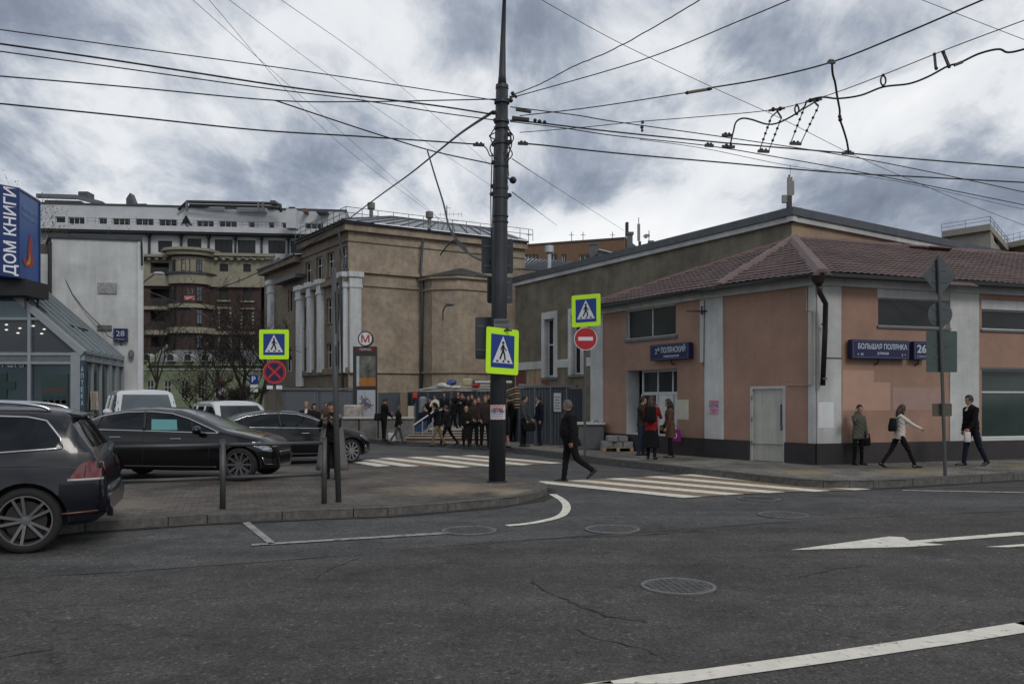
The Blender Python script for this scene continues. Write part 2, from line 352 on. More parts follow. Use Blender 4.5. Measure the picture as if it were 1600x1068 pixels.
# ---------------------------------------------------------------- materials
def asphalt(name, col, patch=.25, speck=.5, crack=0.0):
    m = bpy.data.materials.new(name); m.use_nodes = True; t = m.node_tree; b = t.nodes['Principled BSDF']
    b.inputs['Roughness'].default_value = .82; b.inputs['Specular IOR Level'].default_value = .35
    tcn = t.nodes.new('ShaderNodeTexCoord'); vec = tcn.outputs['Object']
    def noi(sc, d, r=.6):
        n = t.nodes.new('ShaderNodeTexNoise'); n.inputs['Scale'].default_value = sc; n.inputs['Detail'].default_value = d; n.inputs['Roughness'].default_value = r
        t.links.new(vec, n.inputs['Vector']); return n.outputs[0]
    def rmp(f, a, b2, pa, pb):
        r = t.nodes.new('ShaderNodeValToRGB'); r.color_ramp.elements[0].position = pa; r.color_ramp.elements[1].position = pb
        r.color_ramp.elements[0].color = (a, a, a, 1); r.color_ramp.elements[1].color = (b2, b2, b2, 1); t.links.new(f, r.inputs[0]); return r.outputs[0]
    def mulc(a, b2):
        x = t.nodes.new('ShaderNodeMix'); x.data_type = 'RGBA'; x.blend_type = 'MULTIPLY'; x.inputs[0].default_value = 1
        if isinstance(a, tuple): x.inputs[6].default_value = (*a, 1)
        else: t.links.new(a, x.inputs[6])
        t.links.new(b2, x.inputs[7]); return x.outputs[2]
    c = mulc(col, rmp(noi(.35, 6), 1-patch, 1+patch, .32, .68))
    c = mulc(c, rmp(noi(2.2, 8, .7), .82, 1.18, .35, .65))
    v = t.nodes.new('ShaderNodeTexVoronoi'); v.inputs['Scale'].default_value = 70; t.links.new(vec, v.inputs['Vector'])
    c = mulc(c, rmp(v.outputs['Color'], 1-speck, 1+speck*1.1, .1, .9))
    v2 = t.nodes.new('ShaderNodeTexVoronoi'); v2.inputs['Scale'].default_value = 42; t.links.new(vec, v2.inputs['Vector']); c = mulc(c, rmp(v2.outputs['Color'], 1, 2.1, .80, .92))
    v3 = t.nodes.new('ShaderNodeTexVoronoi'); v3.inputs['Scale'].default_value = 23; t.links.new(vec, v3.inputs['Vector']); c = mulc(c, rmp(v3.outputs['Color'], .6, 1, .08, .2)); c = mulc(c, rmp(noi(.9, 10, .75), .72, 1.12, .36, .5))
    mpn = t.nodes.new('ShaderNodeMapping'); mpn.inputs['Rotation'].default_value = (0, 0, radians(-18.5)); mpn.inputs['Scale'].default_value = (.05, 1.1, 1); t.links.new(vec, mpn.inputs[0])
    nw = t.nodes.new('ShaderNodeTexNoise'); nw.inputs['Scale'].default_value = 1.0; nw.inputs['Detail'].default_value = 5; t.links.new(mpn.outputs[0], nw.inputs['Vector'])
    c = mulc(c, rmp(nw.outputs[0], .84, 1.14, .4, .62))
    if crack:
        vc = t.nodes.new('ShaderNodeTexVoronoi'); vc.feature = 'DISTANCE_TO_EDGE'; vc.inputs['Scale'].default_value = .33
        nd = t.nodes.new('ShaderNodeTexNoise'); nd.inputs['Scale'].default_value = 1.6; nd.inputs['Detail'].default_value = 7; t.links.new(vec, nd.inputs['Vector'])
        ad = t.nodes.new('ShaderNodeVectorMath'); ad.operation = 'ADD'; sc = t.nodes.new('ShaderNodeVectorMath'); sc.operation = 'SCALE'; sc.inputs['Scale'].default_value = 1.2
        t.links.new(nd.outputs[1], sc.inputs[0]); t.links.new(sc.outputs[0], ad.inputs[0]); t.links.new(vec, ad.inputs[1]); t.links.new(ad.outputs[0], vc.inputs['Vector'])
        lc = rmp(vc.outputs[0], .55, 1, .0, .012)
        x = t.nodes.new('ShaderNodeMix'); x.data_type = 'RGBA'; t.links.new(rmp(noi(.5, 3), 0, 1, .5, .58), x.inputs[0]); x.inputs[6].default_value = (1, 1, 1, 1); t.links.new(lc, x.inputs[7])
        c = mulc(c, x.outputs[2])
    t.links.new(c, b.inputs['Base Color'])
    bp = t.nodes.new('ShaderNodeBump'); bp.inputs['Strength'].default_value = .35; bp.inputs['Distance'].default_value = .008
    t.links.new(v.outputs['Distance'], bp.inputs['Height']); t.links.new(bp.outputs[0], b.inputs['Normal'])
    MATS[name] = m; return m
def paving(name, col, mort, bw, bh, ang, blot=None):
    m = bpy.data.materials.new(name); m.use_nodes = True; t = m.node_tree; b = t.nodes['Principled BSDF']; b.inputs['Roughness'].default_value = .85; b.inputs['Specular IOR Level'].default_value = .3
    tcn = t.nodes.new('ShaderNodeTexCoord'); mpn = t.nodes.new('ShaderNodeMapping'); mpn.inputs['Rotation'].default_value = (0, 0, radians(ang)); t.links.new(tcn.outputs['Object'], mpn.inputs[0])
    br = t.nodes.new('ShaderNodeTexBrick'); br.inputs['Scale'].default_value = 1; br.inputs['Brick Width'].default_value = bw; br.inputs['Row Height'].default_value = bh; br.inputs['Mortar Size'].default_value = .006
    br.inputs['Color1'].default_value = (*[c*.8 for c in col], 1); br.inputs['Color2'].default_value = (*[c*1.2 for c in col], 1); br.inputs['Mortar'].default_value = (*mort, 1); t.links.new(mpn.outputs[0], br.inputs['Vector'])
    c = br.outputs[0]
    for (sc, lo, hi, pa, pb) in ((.6, .55, 1.2, .36, .62), (6, .8, 1.2, .35, .65), (60, .7, 1.3, .3, .7)):
        n = t.nodes.new('ShaderNodeTexNoise'); n.inputs['Scale'].default_value = sc; n.inputs['Detail'].default_value = 7; n.inputs['Roughness'].default_value = .65; t.links.new(tcn.outputs['Object'], n.inputs['Vector'])
        r = t.nodes.new('ShaderNodeValToRGB'); r.color_ramp.elements[0].position = pa; r.color_ramp.elements[1].position = pb; r.color_ramp.elements[0].color = (lo,)*3+(1,); r.color_ramp.elements[1].color = (hi,)*3+(1,); t.links.new(n.outputs[0], r.inputs[0])
        x = t.nodes.new('ShaderNodeMix'); x.data_type = 'RGBA'; x.blend_type = 'MULTIPLY'; x.inputs[0].default_value = 1; t.links.new(c, x.inputs[6]); t.links.new(r.outputs[0], x.inputs[7]); c = x.outputs[2]
    if blot:                                         # sand trodden over the paving: a stain with its own place
        for (bx, by, rad, bc) in blot:
            vm = t.nodes.new('ShaderNodeVectorMath'); vm.operation = 'DISTANCE'; vm.inputs[1].default_value = (bx, by, .12); t.links.new(tcn.outputs['Object'], vm.inputs[0])
            n = t.nodes.new('ShaderNodeTexNoise'); n.inputs['Scale'].default_value = 1.6; n.inputs['Detail'].default_value = 8; n.inputs['Roughness'].default_value = .75; t.links.new(tcn.outputs['Object'], n.inputs['Vector'])
            ma = t.nodes.new('ShaderNodeMath'); ma.operation = 'MULTIPLY_ADD'; ma.inputs[1].default_value = 2.6*rad; ma.inputs[2].default_value = -1.3*rad; t.links.new(n.outputs[0], ma.inputs[0])
            ad = t.nodes.new('ShaderNodeMath'); ad.operation = 'ADD'; t.links.new(vm.outputs['Value'], ad.inputs[0]); t.links.new(ma.outputs[0], ad.inputs[1])
            r = t.nodes.new('ShaderNodeMapRange'); r.inputs[1].default_value = rad*1.15; r.inputs[2].default_value = rad*.3; r.inputs[3].default_value = 0; r.inputs[4].default_value = .75; t.links.new(ad.outputs[0], r.inputs[0])
            x = t.nodes.new('ShaderNodeMix'); x.data_type = 'RGBA'; t.links.new(r.outputs[0], x.inputs[0]); t.links.new(c, x.inputs[6]); x.inputs[7].default_value = (*bc, 1); c = x.outputs[2]
    t.links.new(c, b.inputs['Base Color'])
    bp = t.nodes.new('ShaderNodeBump'); bp.inputs['Strength'].default_value = .3; bp.inputs['Distance'].default_value = .006; t.links.new(br.outputs['Fac'], bp.inputs['Height']); bp.invert = True
    t.links.new(bp.outputs[0], b.inputs['Normal']); MATS[name] = m; return m
M_ROAD = asphalt('asphalt_new', (.056, .0515, .047), .16, .5, 1)
M_OLD = asphalt('asphalt_old', (.063, .062, .060), .18, .4, 1)
M_PAVE = paving('paving_left', (.115, .1, .085), (.05, .045, .04), .2, .1, -18.5, [(-1.1, 14.9, 1.1, (.28, .22, .15)), (.0, 14.3, .6, (.3, .25, .17)), (-5.9, 12.6, .8, (.2, .17, .13))])
M_PAVR = paving('paving_right', (.175, .165, .145), (.09, .08, .07), .3, .3, 30, [(1.2, 25.2, .9, (.22, .13, .06)), (6.3, 18.0, .7, (.26, .21, .09)), (8.6, 18.2, .8, (.24, .2, .09)), (12.2, 19.6, .7, (.24, .2, .09))])
M_KERB = mat('kerb_granite', (.13, .125, .115), .85, var=.35, vscale=9, bump=.5, bscale=45, dirt=.45)
def paint(name, col, wear):
    m = mat(name, col, .7, var=.12, vscale=5, bump=.2, bscale=80); t = m.node_tree; b = t.nodes['Principled BSDF']
    src = b.inputs['Base Color'].links[0].from_socket
    tcn = t.nodes.new('ShaderNodeTexCoord'); n = t.nodes.new('ShaderNodeTexNoise'); n.inputs['Scale'].default_value = 7; n.inputs['Detail'].default_value = 12; n.inputs['Roughness'].default_value = .8
    t.links.new(tcn.outputs['Object'], n.inputs['Vector']); r = t.nodes.new('ShaderNodeValToRGB'); r.color_ramp.elements[0].position = wear-.05; r.color_ramp.elements[1].position = wear+.05
    t.links.new(n.outputs[0], r.inputs[0]); x = t.nodes.new('ShaderNodeMix'); x.data_type = 'RGBA'; t.links.new(r.outputs[0], x.inputs[0]); x.inputs[6].default_value = (.09, .085, .08, 1); t.links.new(src, x.inputs[7]); t.links.new(x.outputs[2], b.inputs['Base Color']); return m
M_WLINE = paint('line_white', (.70, .66, .57), .40); M_YLINE = paint('line_yellow', (.24, .17, .09), .45); M_FADE = paint('line_faded', (.33, .32, .3), .46)
M_DARK = mat('crack_tar', (.014, .014, .014), .7)
# ---------------------------------------------------------------- ground and road
poly_sheet('ground', [(-900, -400), (900, -400), (900, 1500), (-900, 1500)], -.006, mat('far_ground', (.07, .068, .064), .9, var=.3, vscale=.5))
poly_sheet('side_street', [(-70, -12), (90, -12), (90, 90), (-70, 90)], 0, M_OLD)
seam = [(-60, G(0, 905).y-16), *[tuple(G(*p)[:2]) for p in ((0, 905), (200, 893), (400, 879), (560, 866), (700, 853), (900, 838), (1050, 829), (1200, 817), (1400, 806), (1600, 798))]]
s0 = Vector(seam[-1]); seam.append((s0.x+40*.948, s0.y+40*.317)); seam[0] = (seam[1][0]-40*.948, seam[1][1]-40*.317)
poly_sheet('road', [(seam[0][0], -11.9), (seam[-1][0], -11.9)]+list(reversed(seam)), .004, M_ROAD)
def jitter_line(pts, step, amp):
    out = []
    for a, b in zip(pts, pts[1:]):
        a = Vector(a[:2]); b = Vector(b[:2]); n = max(1, int((b-a).length/step)); d = (b-a).normalized(); q = Vector((-d.y, d.x))
        for i in range(n): out.append(a.lerp(b, i/n)+q*random.uniform(-amp, amp))
    out.append(Vector(pts[-1][:2])); return out
sm = jitter_line([seam[0]]+seam[1:-1]+[seam[-1]], .25, .012)
ribbon('road_seam', sm, [random.uniform(.01, .045) for _ in sm], .008, M_DARK)
for pts, wd in (([(828, 906), (850, 922), (880, 935), (910, 950), (950, 963), (1010, 973)], .022), ([(0, 1030), (40, 1022), (75, 1016), (80, 1010)], .014), ([(490, 905), (520, 888), (560, 872)], .014), ([(620, 884), (700, 880), (760, 884)], .01),
                ([(60, 950), (160, 944), (250, 936), (330, 930)], .012), ([(900, 985), (940, 1000), (1000, 1012), (1040, 1030)], .012), ([(1240, 905), (1300, 890), (1350, 884)], .014), ([(1180, 935), (1300, 948), (1420, 945)], .008), ([(840, 843), (900, 840), (1000, 836), (1100, 830)], .03)):
    q = jitter_line([G(*p) for p in pts], .07, .025); ribbon('crack', q, [random.uniform(.3, 1.3)*wd for _ in q], .0095, M_DARK)
def gl(name, pts, m, z=.0105): return poly_sheet(name, [G(*p) for p in pts], z, m)
gl('road_line', [(925, 1070), (1000, 1058), (1100, 1046.5), (1300, 1018.5), (1500, 988), (1605, 971), (1605, 989), (1500, 1006), (1300, 1036), (1100, 1064), (1060, 1070)], M_WLINE)
gl('road_arrow', [(1235, 860), (1390, 838.5), (1412, 840), (1422, 845.5), (1605, 830.5), (1605, 836), (1440, 848.5), (1478, 851.5), (1420, 855)], M_WLINE)
gl('road_arrow', [(1540, 855), (1605, 850), (1605, 853.5), (1575, 855.5)], M_WLINE)
def extend(pa, pb, edge, ln, m):                      # the marking goes on outside the photo
    a, b = G(*pa), G(*pb); d = (b-a).normalized(); wd = abs((G(*edge[0])-G(*edge[1])).cross(d).z); c = (G(*edge[0])+G(*edge[1]))/2; ribbon('road_line', [c, c+d*ln], wd, .0105, m)
extend((1300, 1027), (1605, 980), ((1605, 971), (1605, 989)), 14, M_WLINE); extend((1300, 1027), (962, 1069), ((962, 1064), (962, 1080)), 3, M_WLINE); extend((1440, 846), (1605, 833), ((1605, 830.5), (1605, 836)), 8, M_WLINE); extend((1410, 766), (1605, 769.8), ((1605, 769), (1605, 770.6)), 14, M_FADE)
gl('parking_line', [(378, 817), (390, 816), (431, 849), (420, 851)], M_FADE)
gl('parking_line', [(392, 850.5), (700, 831.5), (700, 834.5), (394, 853)], M_FADE)
ribbon('road_line', smooth_pts([G(*p) for p in ((863, 772), (878, 781), (885, 790), (883, 800), (872, 808), (845, 815), (820, 819), (792, 821.5))], 5), .13, .0105, M_WLINE)
gl('road_line', [(1410, 765.5), (1605, 769), (1605, 770.6), (1410, 767)], M_FADE)
# zebra crossings: each stripe its own
def zebra(st, en, wd, nyel):
    A0, A1, B0, B1 = G(*st[0]), G(*st[-1]), G(*en[0]), G(*en[-1]); n = len(st); axis = (A1-A0)
    for i in range(n):
        a, b = G(*st[i]), G(*en[i]); d = Vector((axis.x, axis.y)).normalized()*wd
        poly_sheet('zebra_stripe', [(a.x, a.y), (b.x, b.y), (b.x+d.x, b.y+d.y), (a.x+d.x, a.y+d.y)], .0105, M_WLINE)
        if i < n-1 or nyel:
            c, e = (G(*st[i+1]), G(*en[i+1])) if i < n-1 else (a+Vector((d.x, d.y, 0))*2.1, b+Vector((d.x, d.y, 0))*2.1)
            poly_sheet('zebra_stripe', [(a.x+d.x*1.05, a.y+d.y*1.05), (b.x+d.x*1.05, b.y+d.y*1.05), (e.x-d.x*.05, e.y-d.y*.05), (c.x-d.x*.05, c.y-d.y*.05)], .0105, M_YLINE)
zebra([(822, 753), (885, 751), (945, 748), (1005, 745), (1060, 742)], [(1068, 778), (1134, 773.6), (1200, 770.5), (1272, 768.5), (1336, 766)], .42, False)
zebra([(548, 722), (564, 718.7), (591, 716), (635, 714.4), (680, 713), (721, 711.8)], [(590, 729), (635, 729.5), (716, 731), (762, 729), (815, 727), (862, 724.5)], .42, False)
# manhole covers
M_IRON = mat('cast_iron', (.10, .10, .10), .6, .4, var=.3, vscale=14, bump=.5, bscale=90); M_IRONW = mat('iron_rim', (.15, .15, .145), .55, .3, var=.3, vscale=12)
for (x, y, r, lab) in ((1060, 917, .34, 'large round iron manhole cover in the nearest lane of the road'), (733, 829.5, .36, 'iron manhole cover at the end of the thin white parking line'), (957, 827.5, .36, 'iron manhole cover near the road seam, right of the pole base'),
                       (1224, 805, .36, 'dark manhole cover in the road right of the zebra crossing'), (1186, 779.5, .36, 'manhole cover just below the near zebra crossing')):
    c = G(x, y); t = thing('manhole_cover', lab, 'manhole cover', (c.x, c.y, .004), random.uniform(0, 3), 'manhole covers in the road')
    M = WM[t.name]; m = MB(); m.lathe([(r, 0), (r, .014), (r*.9, .016), (r*.88, .006)], 32); m.build('rim', M_IRONW, t, M)
    m = MB(); m.lathe([(0, .012), (r*.87, .012), (r*.87, .0)], 32)
    for i in range(-4, 5):
        for j in range(-4, 5):
            if i*i+j*j < 18: m.cbox((i*r*.19, j*r*.19, .014), r*.11, r*.11, .008)
    m.build('lid', M_IRON, t, M)
# ---------------------------------------------------------------- pavements with kerb stones
KR = .15; KL = .12
rk = [G(*p) for p in ((560, 690), (600, 693.5), (660, 697), (720, 700), (780, 704), (840, 710), (900, 718.5), (1000, 731), (1100, 743), (1180, 752.5), (1250, 760), (1300, 763), (1350, 763), (1400, 761), (1500, 755), (1600, 749))]
rk = [(p.x, p.y) for p in rk]
rk0 = (rk[0][0]-30*.55, rk[0][1]+30*.835); rk1 = (rk[-1][0]+30*.948, rk[-1][1]+30*.317)
rkf = [rk0]+rk+[rk1]
lk = [G(*p) for p in ((0, 847), (120, 831.5), (240, 823), (340, 816.5), (454, 811.6), (600, 806), (700, 798), (760, 792.5), (800, 788), (830, 782), (847, 776), (856, 770), (853, 765), (838, 760), (800, 753.5), (770, 749.5))]
lk = [(p.x, p.y) for p in lk]
lk0 = (lk[0][0]-25*.948, lk[0][1]-25*.317)
lkf = [lk0]+lk+[(-1.0, 19.0), (-1.6, 19.9)]
pr = poly_sheet('pavement', rkf+[(60, 45), (60, 85), (rk0[0], 85)], KR, M_PAVR)
pl = poly_sheet('pavement', lkf+[(-12, 20.1), (-45, 20.1), (-45, lk0[1]+3)], KL, M_PAVE)
KC = {}
def kerb(parent, pts, z, inward, stone=1.0, wd=.17):
    pts = [Vector(p) for p in pts]; acc = []
    for a, b in zip(pts, pts[1:]): acc.append((a, b, (b-a).length))
    tot = sum(q[2] for q in acc)
    def at(s):
        for a, b, l in acc:
            if s <= l: return a.lerp(b, s/l)
            s -= l
        return acc[-1][1]
    s = 0
    while s < tot-.05:
        a = at(s); b = at(min(s+stone, tot)); mid = at(s+stone/2); L_ = (b-a).length
        if ((mid-(a+b)/2).length > .03) and stone > .6:
            b = at(s+stone/2); L_ = (b-a).length; s += stone/2
        else: s += stone
        d = (b-a).normalized(); n = Vector((-d.y, d.x))*inward; key = (round(L_, 1), round(z, 2), random.randint(0, 3))
        if key not in KC:
            m = MB(); l = key[0]-.012; r = lambda k: random.uniform(-k, k)
            pr_ = [(0+r(.004), -.05), (0+r(.003), z-.012+r(.004)), (.018, z+.006), (wd, z+.006+r(.003)), (wd, -.05)]
            m.loft([[(x, p, q) for p, q in pr_] for x in (-l/2, -l/4+r(.05), l/4+r(.05), l/2)]); me = m.mesh('kerb_stone', M_KERB)
            KC[key] = me
        c = (a+b)/2+n*r_(.004); ang = atan2(d.y, d.x)
        M = Matrix.Translation((c.x, c.y, r_(.004))) @ Matrix.Rotation(ang+r_(.006), 4, 'Z')
        if inward < 0: M = M @ Matrix.Rotation(pi, 4, 'Z')
        link('kerb_stone', KC[key], parent, M @ Matrix.Diagonal((L_/key[0], 1, 1, 1)))
def r_(k): return random.uniform(-k, k)
kerb(pl, lkf[:-2], KL, 1); kerb(pr, rkf, KR, 1)
M_GUT = mat('gutter_dirt', (.026, .025, .023), .95, var=.4, vscale=6)
for pts, sg in ((lkf[:-3], -1), (rkf, -1)):
    j = jitter_line(pts, .4, .0); l, r = strip(j, .2); ribbon('gutter_dirt', r if sg < 0 else l, [random.uniform(.05, .26) for _ in j], .0085, M_GUT)
# ---------------------------------------------------------------- shared materials
M_GLASS = mat('window_glass', (.010, .013, .014), .06, spec=.3, var=.5, vscale=.8)
M_GLASSG = mat('window_glass_grey', (.035, .04, .04), .12, spec=.3, var=.4, vscale=.7)
M_WHITE = mat('white_frame', (.55, .56, .55), .5, var=.08, vscale=5)
M_PINK = mat('pink_plaster', (.36, .222, .166), .9, var=.07, vscale=1.3, bump=.25, bscale=70, dirt=.22, streak=.06, chips=.3)
M_WPLAS = mat('white_plaster', (.56, .57, .56), .9, var=.07, vscale=2, bump=.35, bscale=50, dirt=.28, streak=.1, chips=.35)
M_PLINTH = mat('plinth', (.034, .029, .030), .7, var=.15, vscale=3, bump=.3, bscale=12, dirt=.3, chips=.4)
M_ROOFT = mat('metal_tile', (.105, .068, .063), .6, 0, var=.3, vscale=2.2, bump=.15, bscale=30, dirt=.3, spec=.25)
M_ROOFR = mat('ridge_cap', (.12, .072, .068), .6, 0, var=.2, vscale=3)
M_BLACK = mat('black_metal', (.012, .012, .013), .5)
M_DPIPE = mat('brown_pipe', (.022, .014, .014), .4, .3)
M_NAVY = mat('sign_navy', (.006, .009, .05), .35)
M_LETTER = mat('sign_letters', (.42, .46, .55), .5)
M_GREY = mat('grey_paint', (.13, .14, .145), .55, .2, var=.12, vscale=6)
M_CONC = mat('concrete', (.2, .195, .18), .9, var=.2, vscale=4, bump=.4, bscale=30, dirt=.3, streak=.3)
# ---------------------------------------------------------------- pink corner building
C3, C2, C1 = (2.6, 27.3), (5.27, 22.7), (7.3, 20.0); d2 = (cos(radians(18.4)), sin(radians(18.4))); C0 = (C1[0]+17*d2[0], C1[1]+17*d2[1])
ZE = 4.62
pink = thing('shop_building', 'low salmon pink corner building with white pilasters and a brown tiled metal roof', 'building', (C1[0], C1[1], 0))
WL = Wall(C2, C3); WC = Wall(C2, C1); WR = Wall(C1, C0)
def R(w, x0, x1, y0, y1, at=None, d=None):
    r = w.rect(x0, x1, y0, y1, at); return r+(d,) if d is not None else r
oL = [R(WL, 978, 1056, 481.5, 526.5, None, .14), R(WL, 979, 1058, 577, 691, None, .5)]
oL[1] = (oL[1][0], oL[1][1], .7, oL[1][3], .5)
oC = [R(WC, 1172, 1227, 603, 727, None, .12)]
oR = [R(WR, 1372, 1482, 467, 510, 1420, .14), R(WR, 1534, 1720, 484, 515, 1565, .16), R(WR, 1534, 1760, 577, 684, 1567, .3), R(WR, 1790, 1900, 577, 684, 1790, .3)]
oC = [(a, b, .14, d, e) for a, b, c, d, e in oC]
def pink_wall(w, ops):
    wall_mesh(w, 0, w.len, .6, ZE, ops, mats=[M_PINK, M_WPLAS], parent=pink)
    us = sorted({0, w.len, *[x for o in ops for x in (o[0], o[1]) if o[2] < .6]})
    for a, b in zip(us, us[1:]):
        if not any(o[0] < (a+b)/2 < o[1] and o[2] < .6 for o in ops): m = w.mb(); m.box(a, b, -.05, .05, .05, .66); m.build('plinth', M_PLINTH, pink)
pink_wall(WL, oL[:2]); pink_wall(WC, oC); pink_wall(WR, oR)
def pil(w, x0, x1, z0=.66, z1=ZE-.02, t=.035, name='pilaster', m=M_WPLAS, y0=None, y1=None):
    a, b = sorted((w.u(x0), w.u(x1)))
    if y0 is not None: z1 = w.z((x0+x1)/2, y0)
    if y1 is not None: z0 = w.z((x0+x1)/2, y1)
    q = w.mb(); q.box(a, b, -t, .02, z0, z1); return q.build(name, m, pink)
pil(WL, 924, 943, .2); pil(WL, 1095, 1101.5, .66, y0=449, y1=566)
pil(WC, 1102, 1130.5); pil(WR, 1275.5, 1313); pil(WR, 1483, 1528); pil(WR, 1765, 1785)
pil(WC, 1264, 1274.5, t=.033)
pil(WL, 1058, 1076, t=.006, name='paint_patch', m=mat('cream_patch', (.5, .47, .38), .8, var=.1), y0=624, y1=655)
pil(WR, 1277, 1301, t=.04, name='paint_patch', m=mat('white_patch', (.66, .68, .7), .8, var=.06), y0=628, y1=668)
M_PATCH = mat('pink_patch', (.44, .275, .21), .9, var=.05, dirt=.1)
pil(WR, 1316, 1391, t=.004, name='paint_patch', m=M_PATCH, y0=597, y1=641); pil(WR, 1316, 1365, t=.007, name='paint_patch', m=M_PATCH, y0=578, y1=622)
pil(WR, 1395, 1470, t=.003, name='paint_patch', m=mat('greyed_patch', (.33, .22, .19), .9, var=.1), y0=605, y1=640)
# cornice under the eaves, gutter
for w in (WL, WC, WR):
    q = w.mb(); q.box(-.02 if w is WR else 0, w.len+.05, -.13, .03, ZE-.16, ZE+.02); q.build('cornice', M_WPLAS, pink)
    q = w.mb(); q.box(-.1, w.len+.1, -.5, .05, ZE+.02, ZE+.07); q.build('soffit', M_BLACK, pink)
# windows
window(WL, oL[0], pink, M_WHITE, M_GLASSG, 2, fw=.05, depth=.1)
q = WL.mb(); o = oL[0]; q.box(o[0]-.08, o[1]+.02, -.06, .1, o[2]-.09, o[2]-.005); q.build('sill', M_GREY, pink)
q = WL.mb(); o = oL[0]; q.box(o[0]-.02, o[1], -.012, .0, o[3], o[3]+.14); q.box(o[0]-.02, o[1]+.0, -.012, .0, o[2], o[2]+.02); q.build('window_surround', M_WPLAS, pink)
o = oL[1]; mid = WL.z(1018, 615); wo_ = o
DW = window(WL, (o[0]-.05, o[1]-.25, mid, o[3]), pink, M_WHITE, M_GLASSG, 3, fw=.07, depth=.42)
q = WL.mb(); q.box(o[0]-.05, o[1]-.25, .44, .5, o[2], mid); df = q.build('door_panel', M_WHITE, pink)
q = WL.mb(); w3 = (o[1]-.25-o[0]+.05)/3
for k in range(4): x = o[0]-.05+w3*k; q.box(x-.03, x+.03, .40, .45, o[2], mid)
q.box(o[0]-.05, o[1]-.25, .40, .45, o[2], o[2]+.1); q.build('door_frame', M_WHITE, pink)
q = WL.mb(); q.box(o[1]-.25-w3+.05, o[1]-.3, .425, .44, o[2]+.12, mid-.04); q.build('pane', M_GLASSG, pink)
q = WL.mb(); q.box(o[0], o[1], -.03, .5, o[2]-.05, o[2]+.003); q.build('sill', M_WPLAS, pink)
for o, kind in ((oR[0], 1), (oR[1], 1), (oR[2], 2), (oR[3], 2)):
    if kind == 1: window(WR, o, pink, M_WHITE, M_GLASS, 1, fw=.045, depth=.1)
    else: window(WR, o, pink, M_WHITE, mat('shop_glass', (.033, .05, .047), .08, spec=.4, var=.3, vscale=.6), 1, rows=((0, .68), (.68, 1)), fw=.06, depth=.2)
    q = WR.mb(); q.box(o[0]-.04, o[1]+.04, -.05, .1, o[2]-.06, o[2]-.004); q.build('sill', M_GREY if kind == 1 else M_WHITE, pink)
    q = WR.mb(); q.box(o[0]-.03, o[1]+.03, -.015, .01, o[3]+.003, o[3]+(.24 if kind == 1 else .06)); q.build('lintel', M_WPLAS if kind == 1 else M_GREY, pink)
# white door
o = oC[0]; q = WC.mb()
q.box(o[0], o[0]+.07, .0, .1, o[2], o[3]); q.box(o[1]-.07, o[1], 0, .1, o[2], o[3]); q.box(o[0]+.07, o[1]-.07, 0, .1, o[3]-.07, o[3]); q.build('door_frame', mat('door_frame_paint', (.42, .42, .40), .6, var=.1), pink)
M_DOOR = mat('door_paint', (.46, .46, .41), .6, var=.08, vscale=3, streak=.25, dirt=.12)
q = WC.mb(); q.box(o[0]+.075, o[1]-.075, .05, .1, o[2]+.02, o[3]-.075); dr = q.build('door', M_DOOR, pink)
q = WC.mb(); q.box(o[0]+.075, o[1]-.075, .043, .05, o[2]+.02, o[2]+.10); q.build('door_rail', M_DOOR, dr)
q = WC.mb(); q.box(o[0]+.075, o[1]-.075, .043, .05, o[3]-.13, o[3]-.08); q.build('door_rail', M_DOOR, dr)
for z in (.55, 1.15, 1.7): q = WC.mb(); q.tube([(o[0]+.06, -.005, z), (o[0]+.06, -.005, z+.12)], .018, 6); q.build('hinge', M_GREY, dr)
q = WC.mb(); q.box(o[1]-.17, o[1]-.13, .035, .046, .95, 1.6); q.build('paint_mark', mat('blue_mark', (.03, .05, .16), .7), dr)
q = WC.mb(); q.box(o[1]-.13, o[1]-.09, .0, .045, .98, 1.05); q.build('handle', M_GREY, dr)
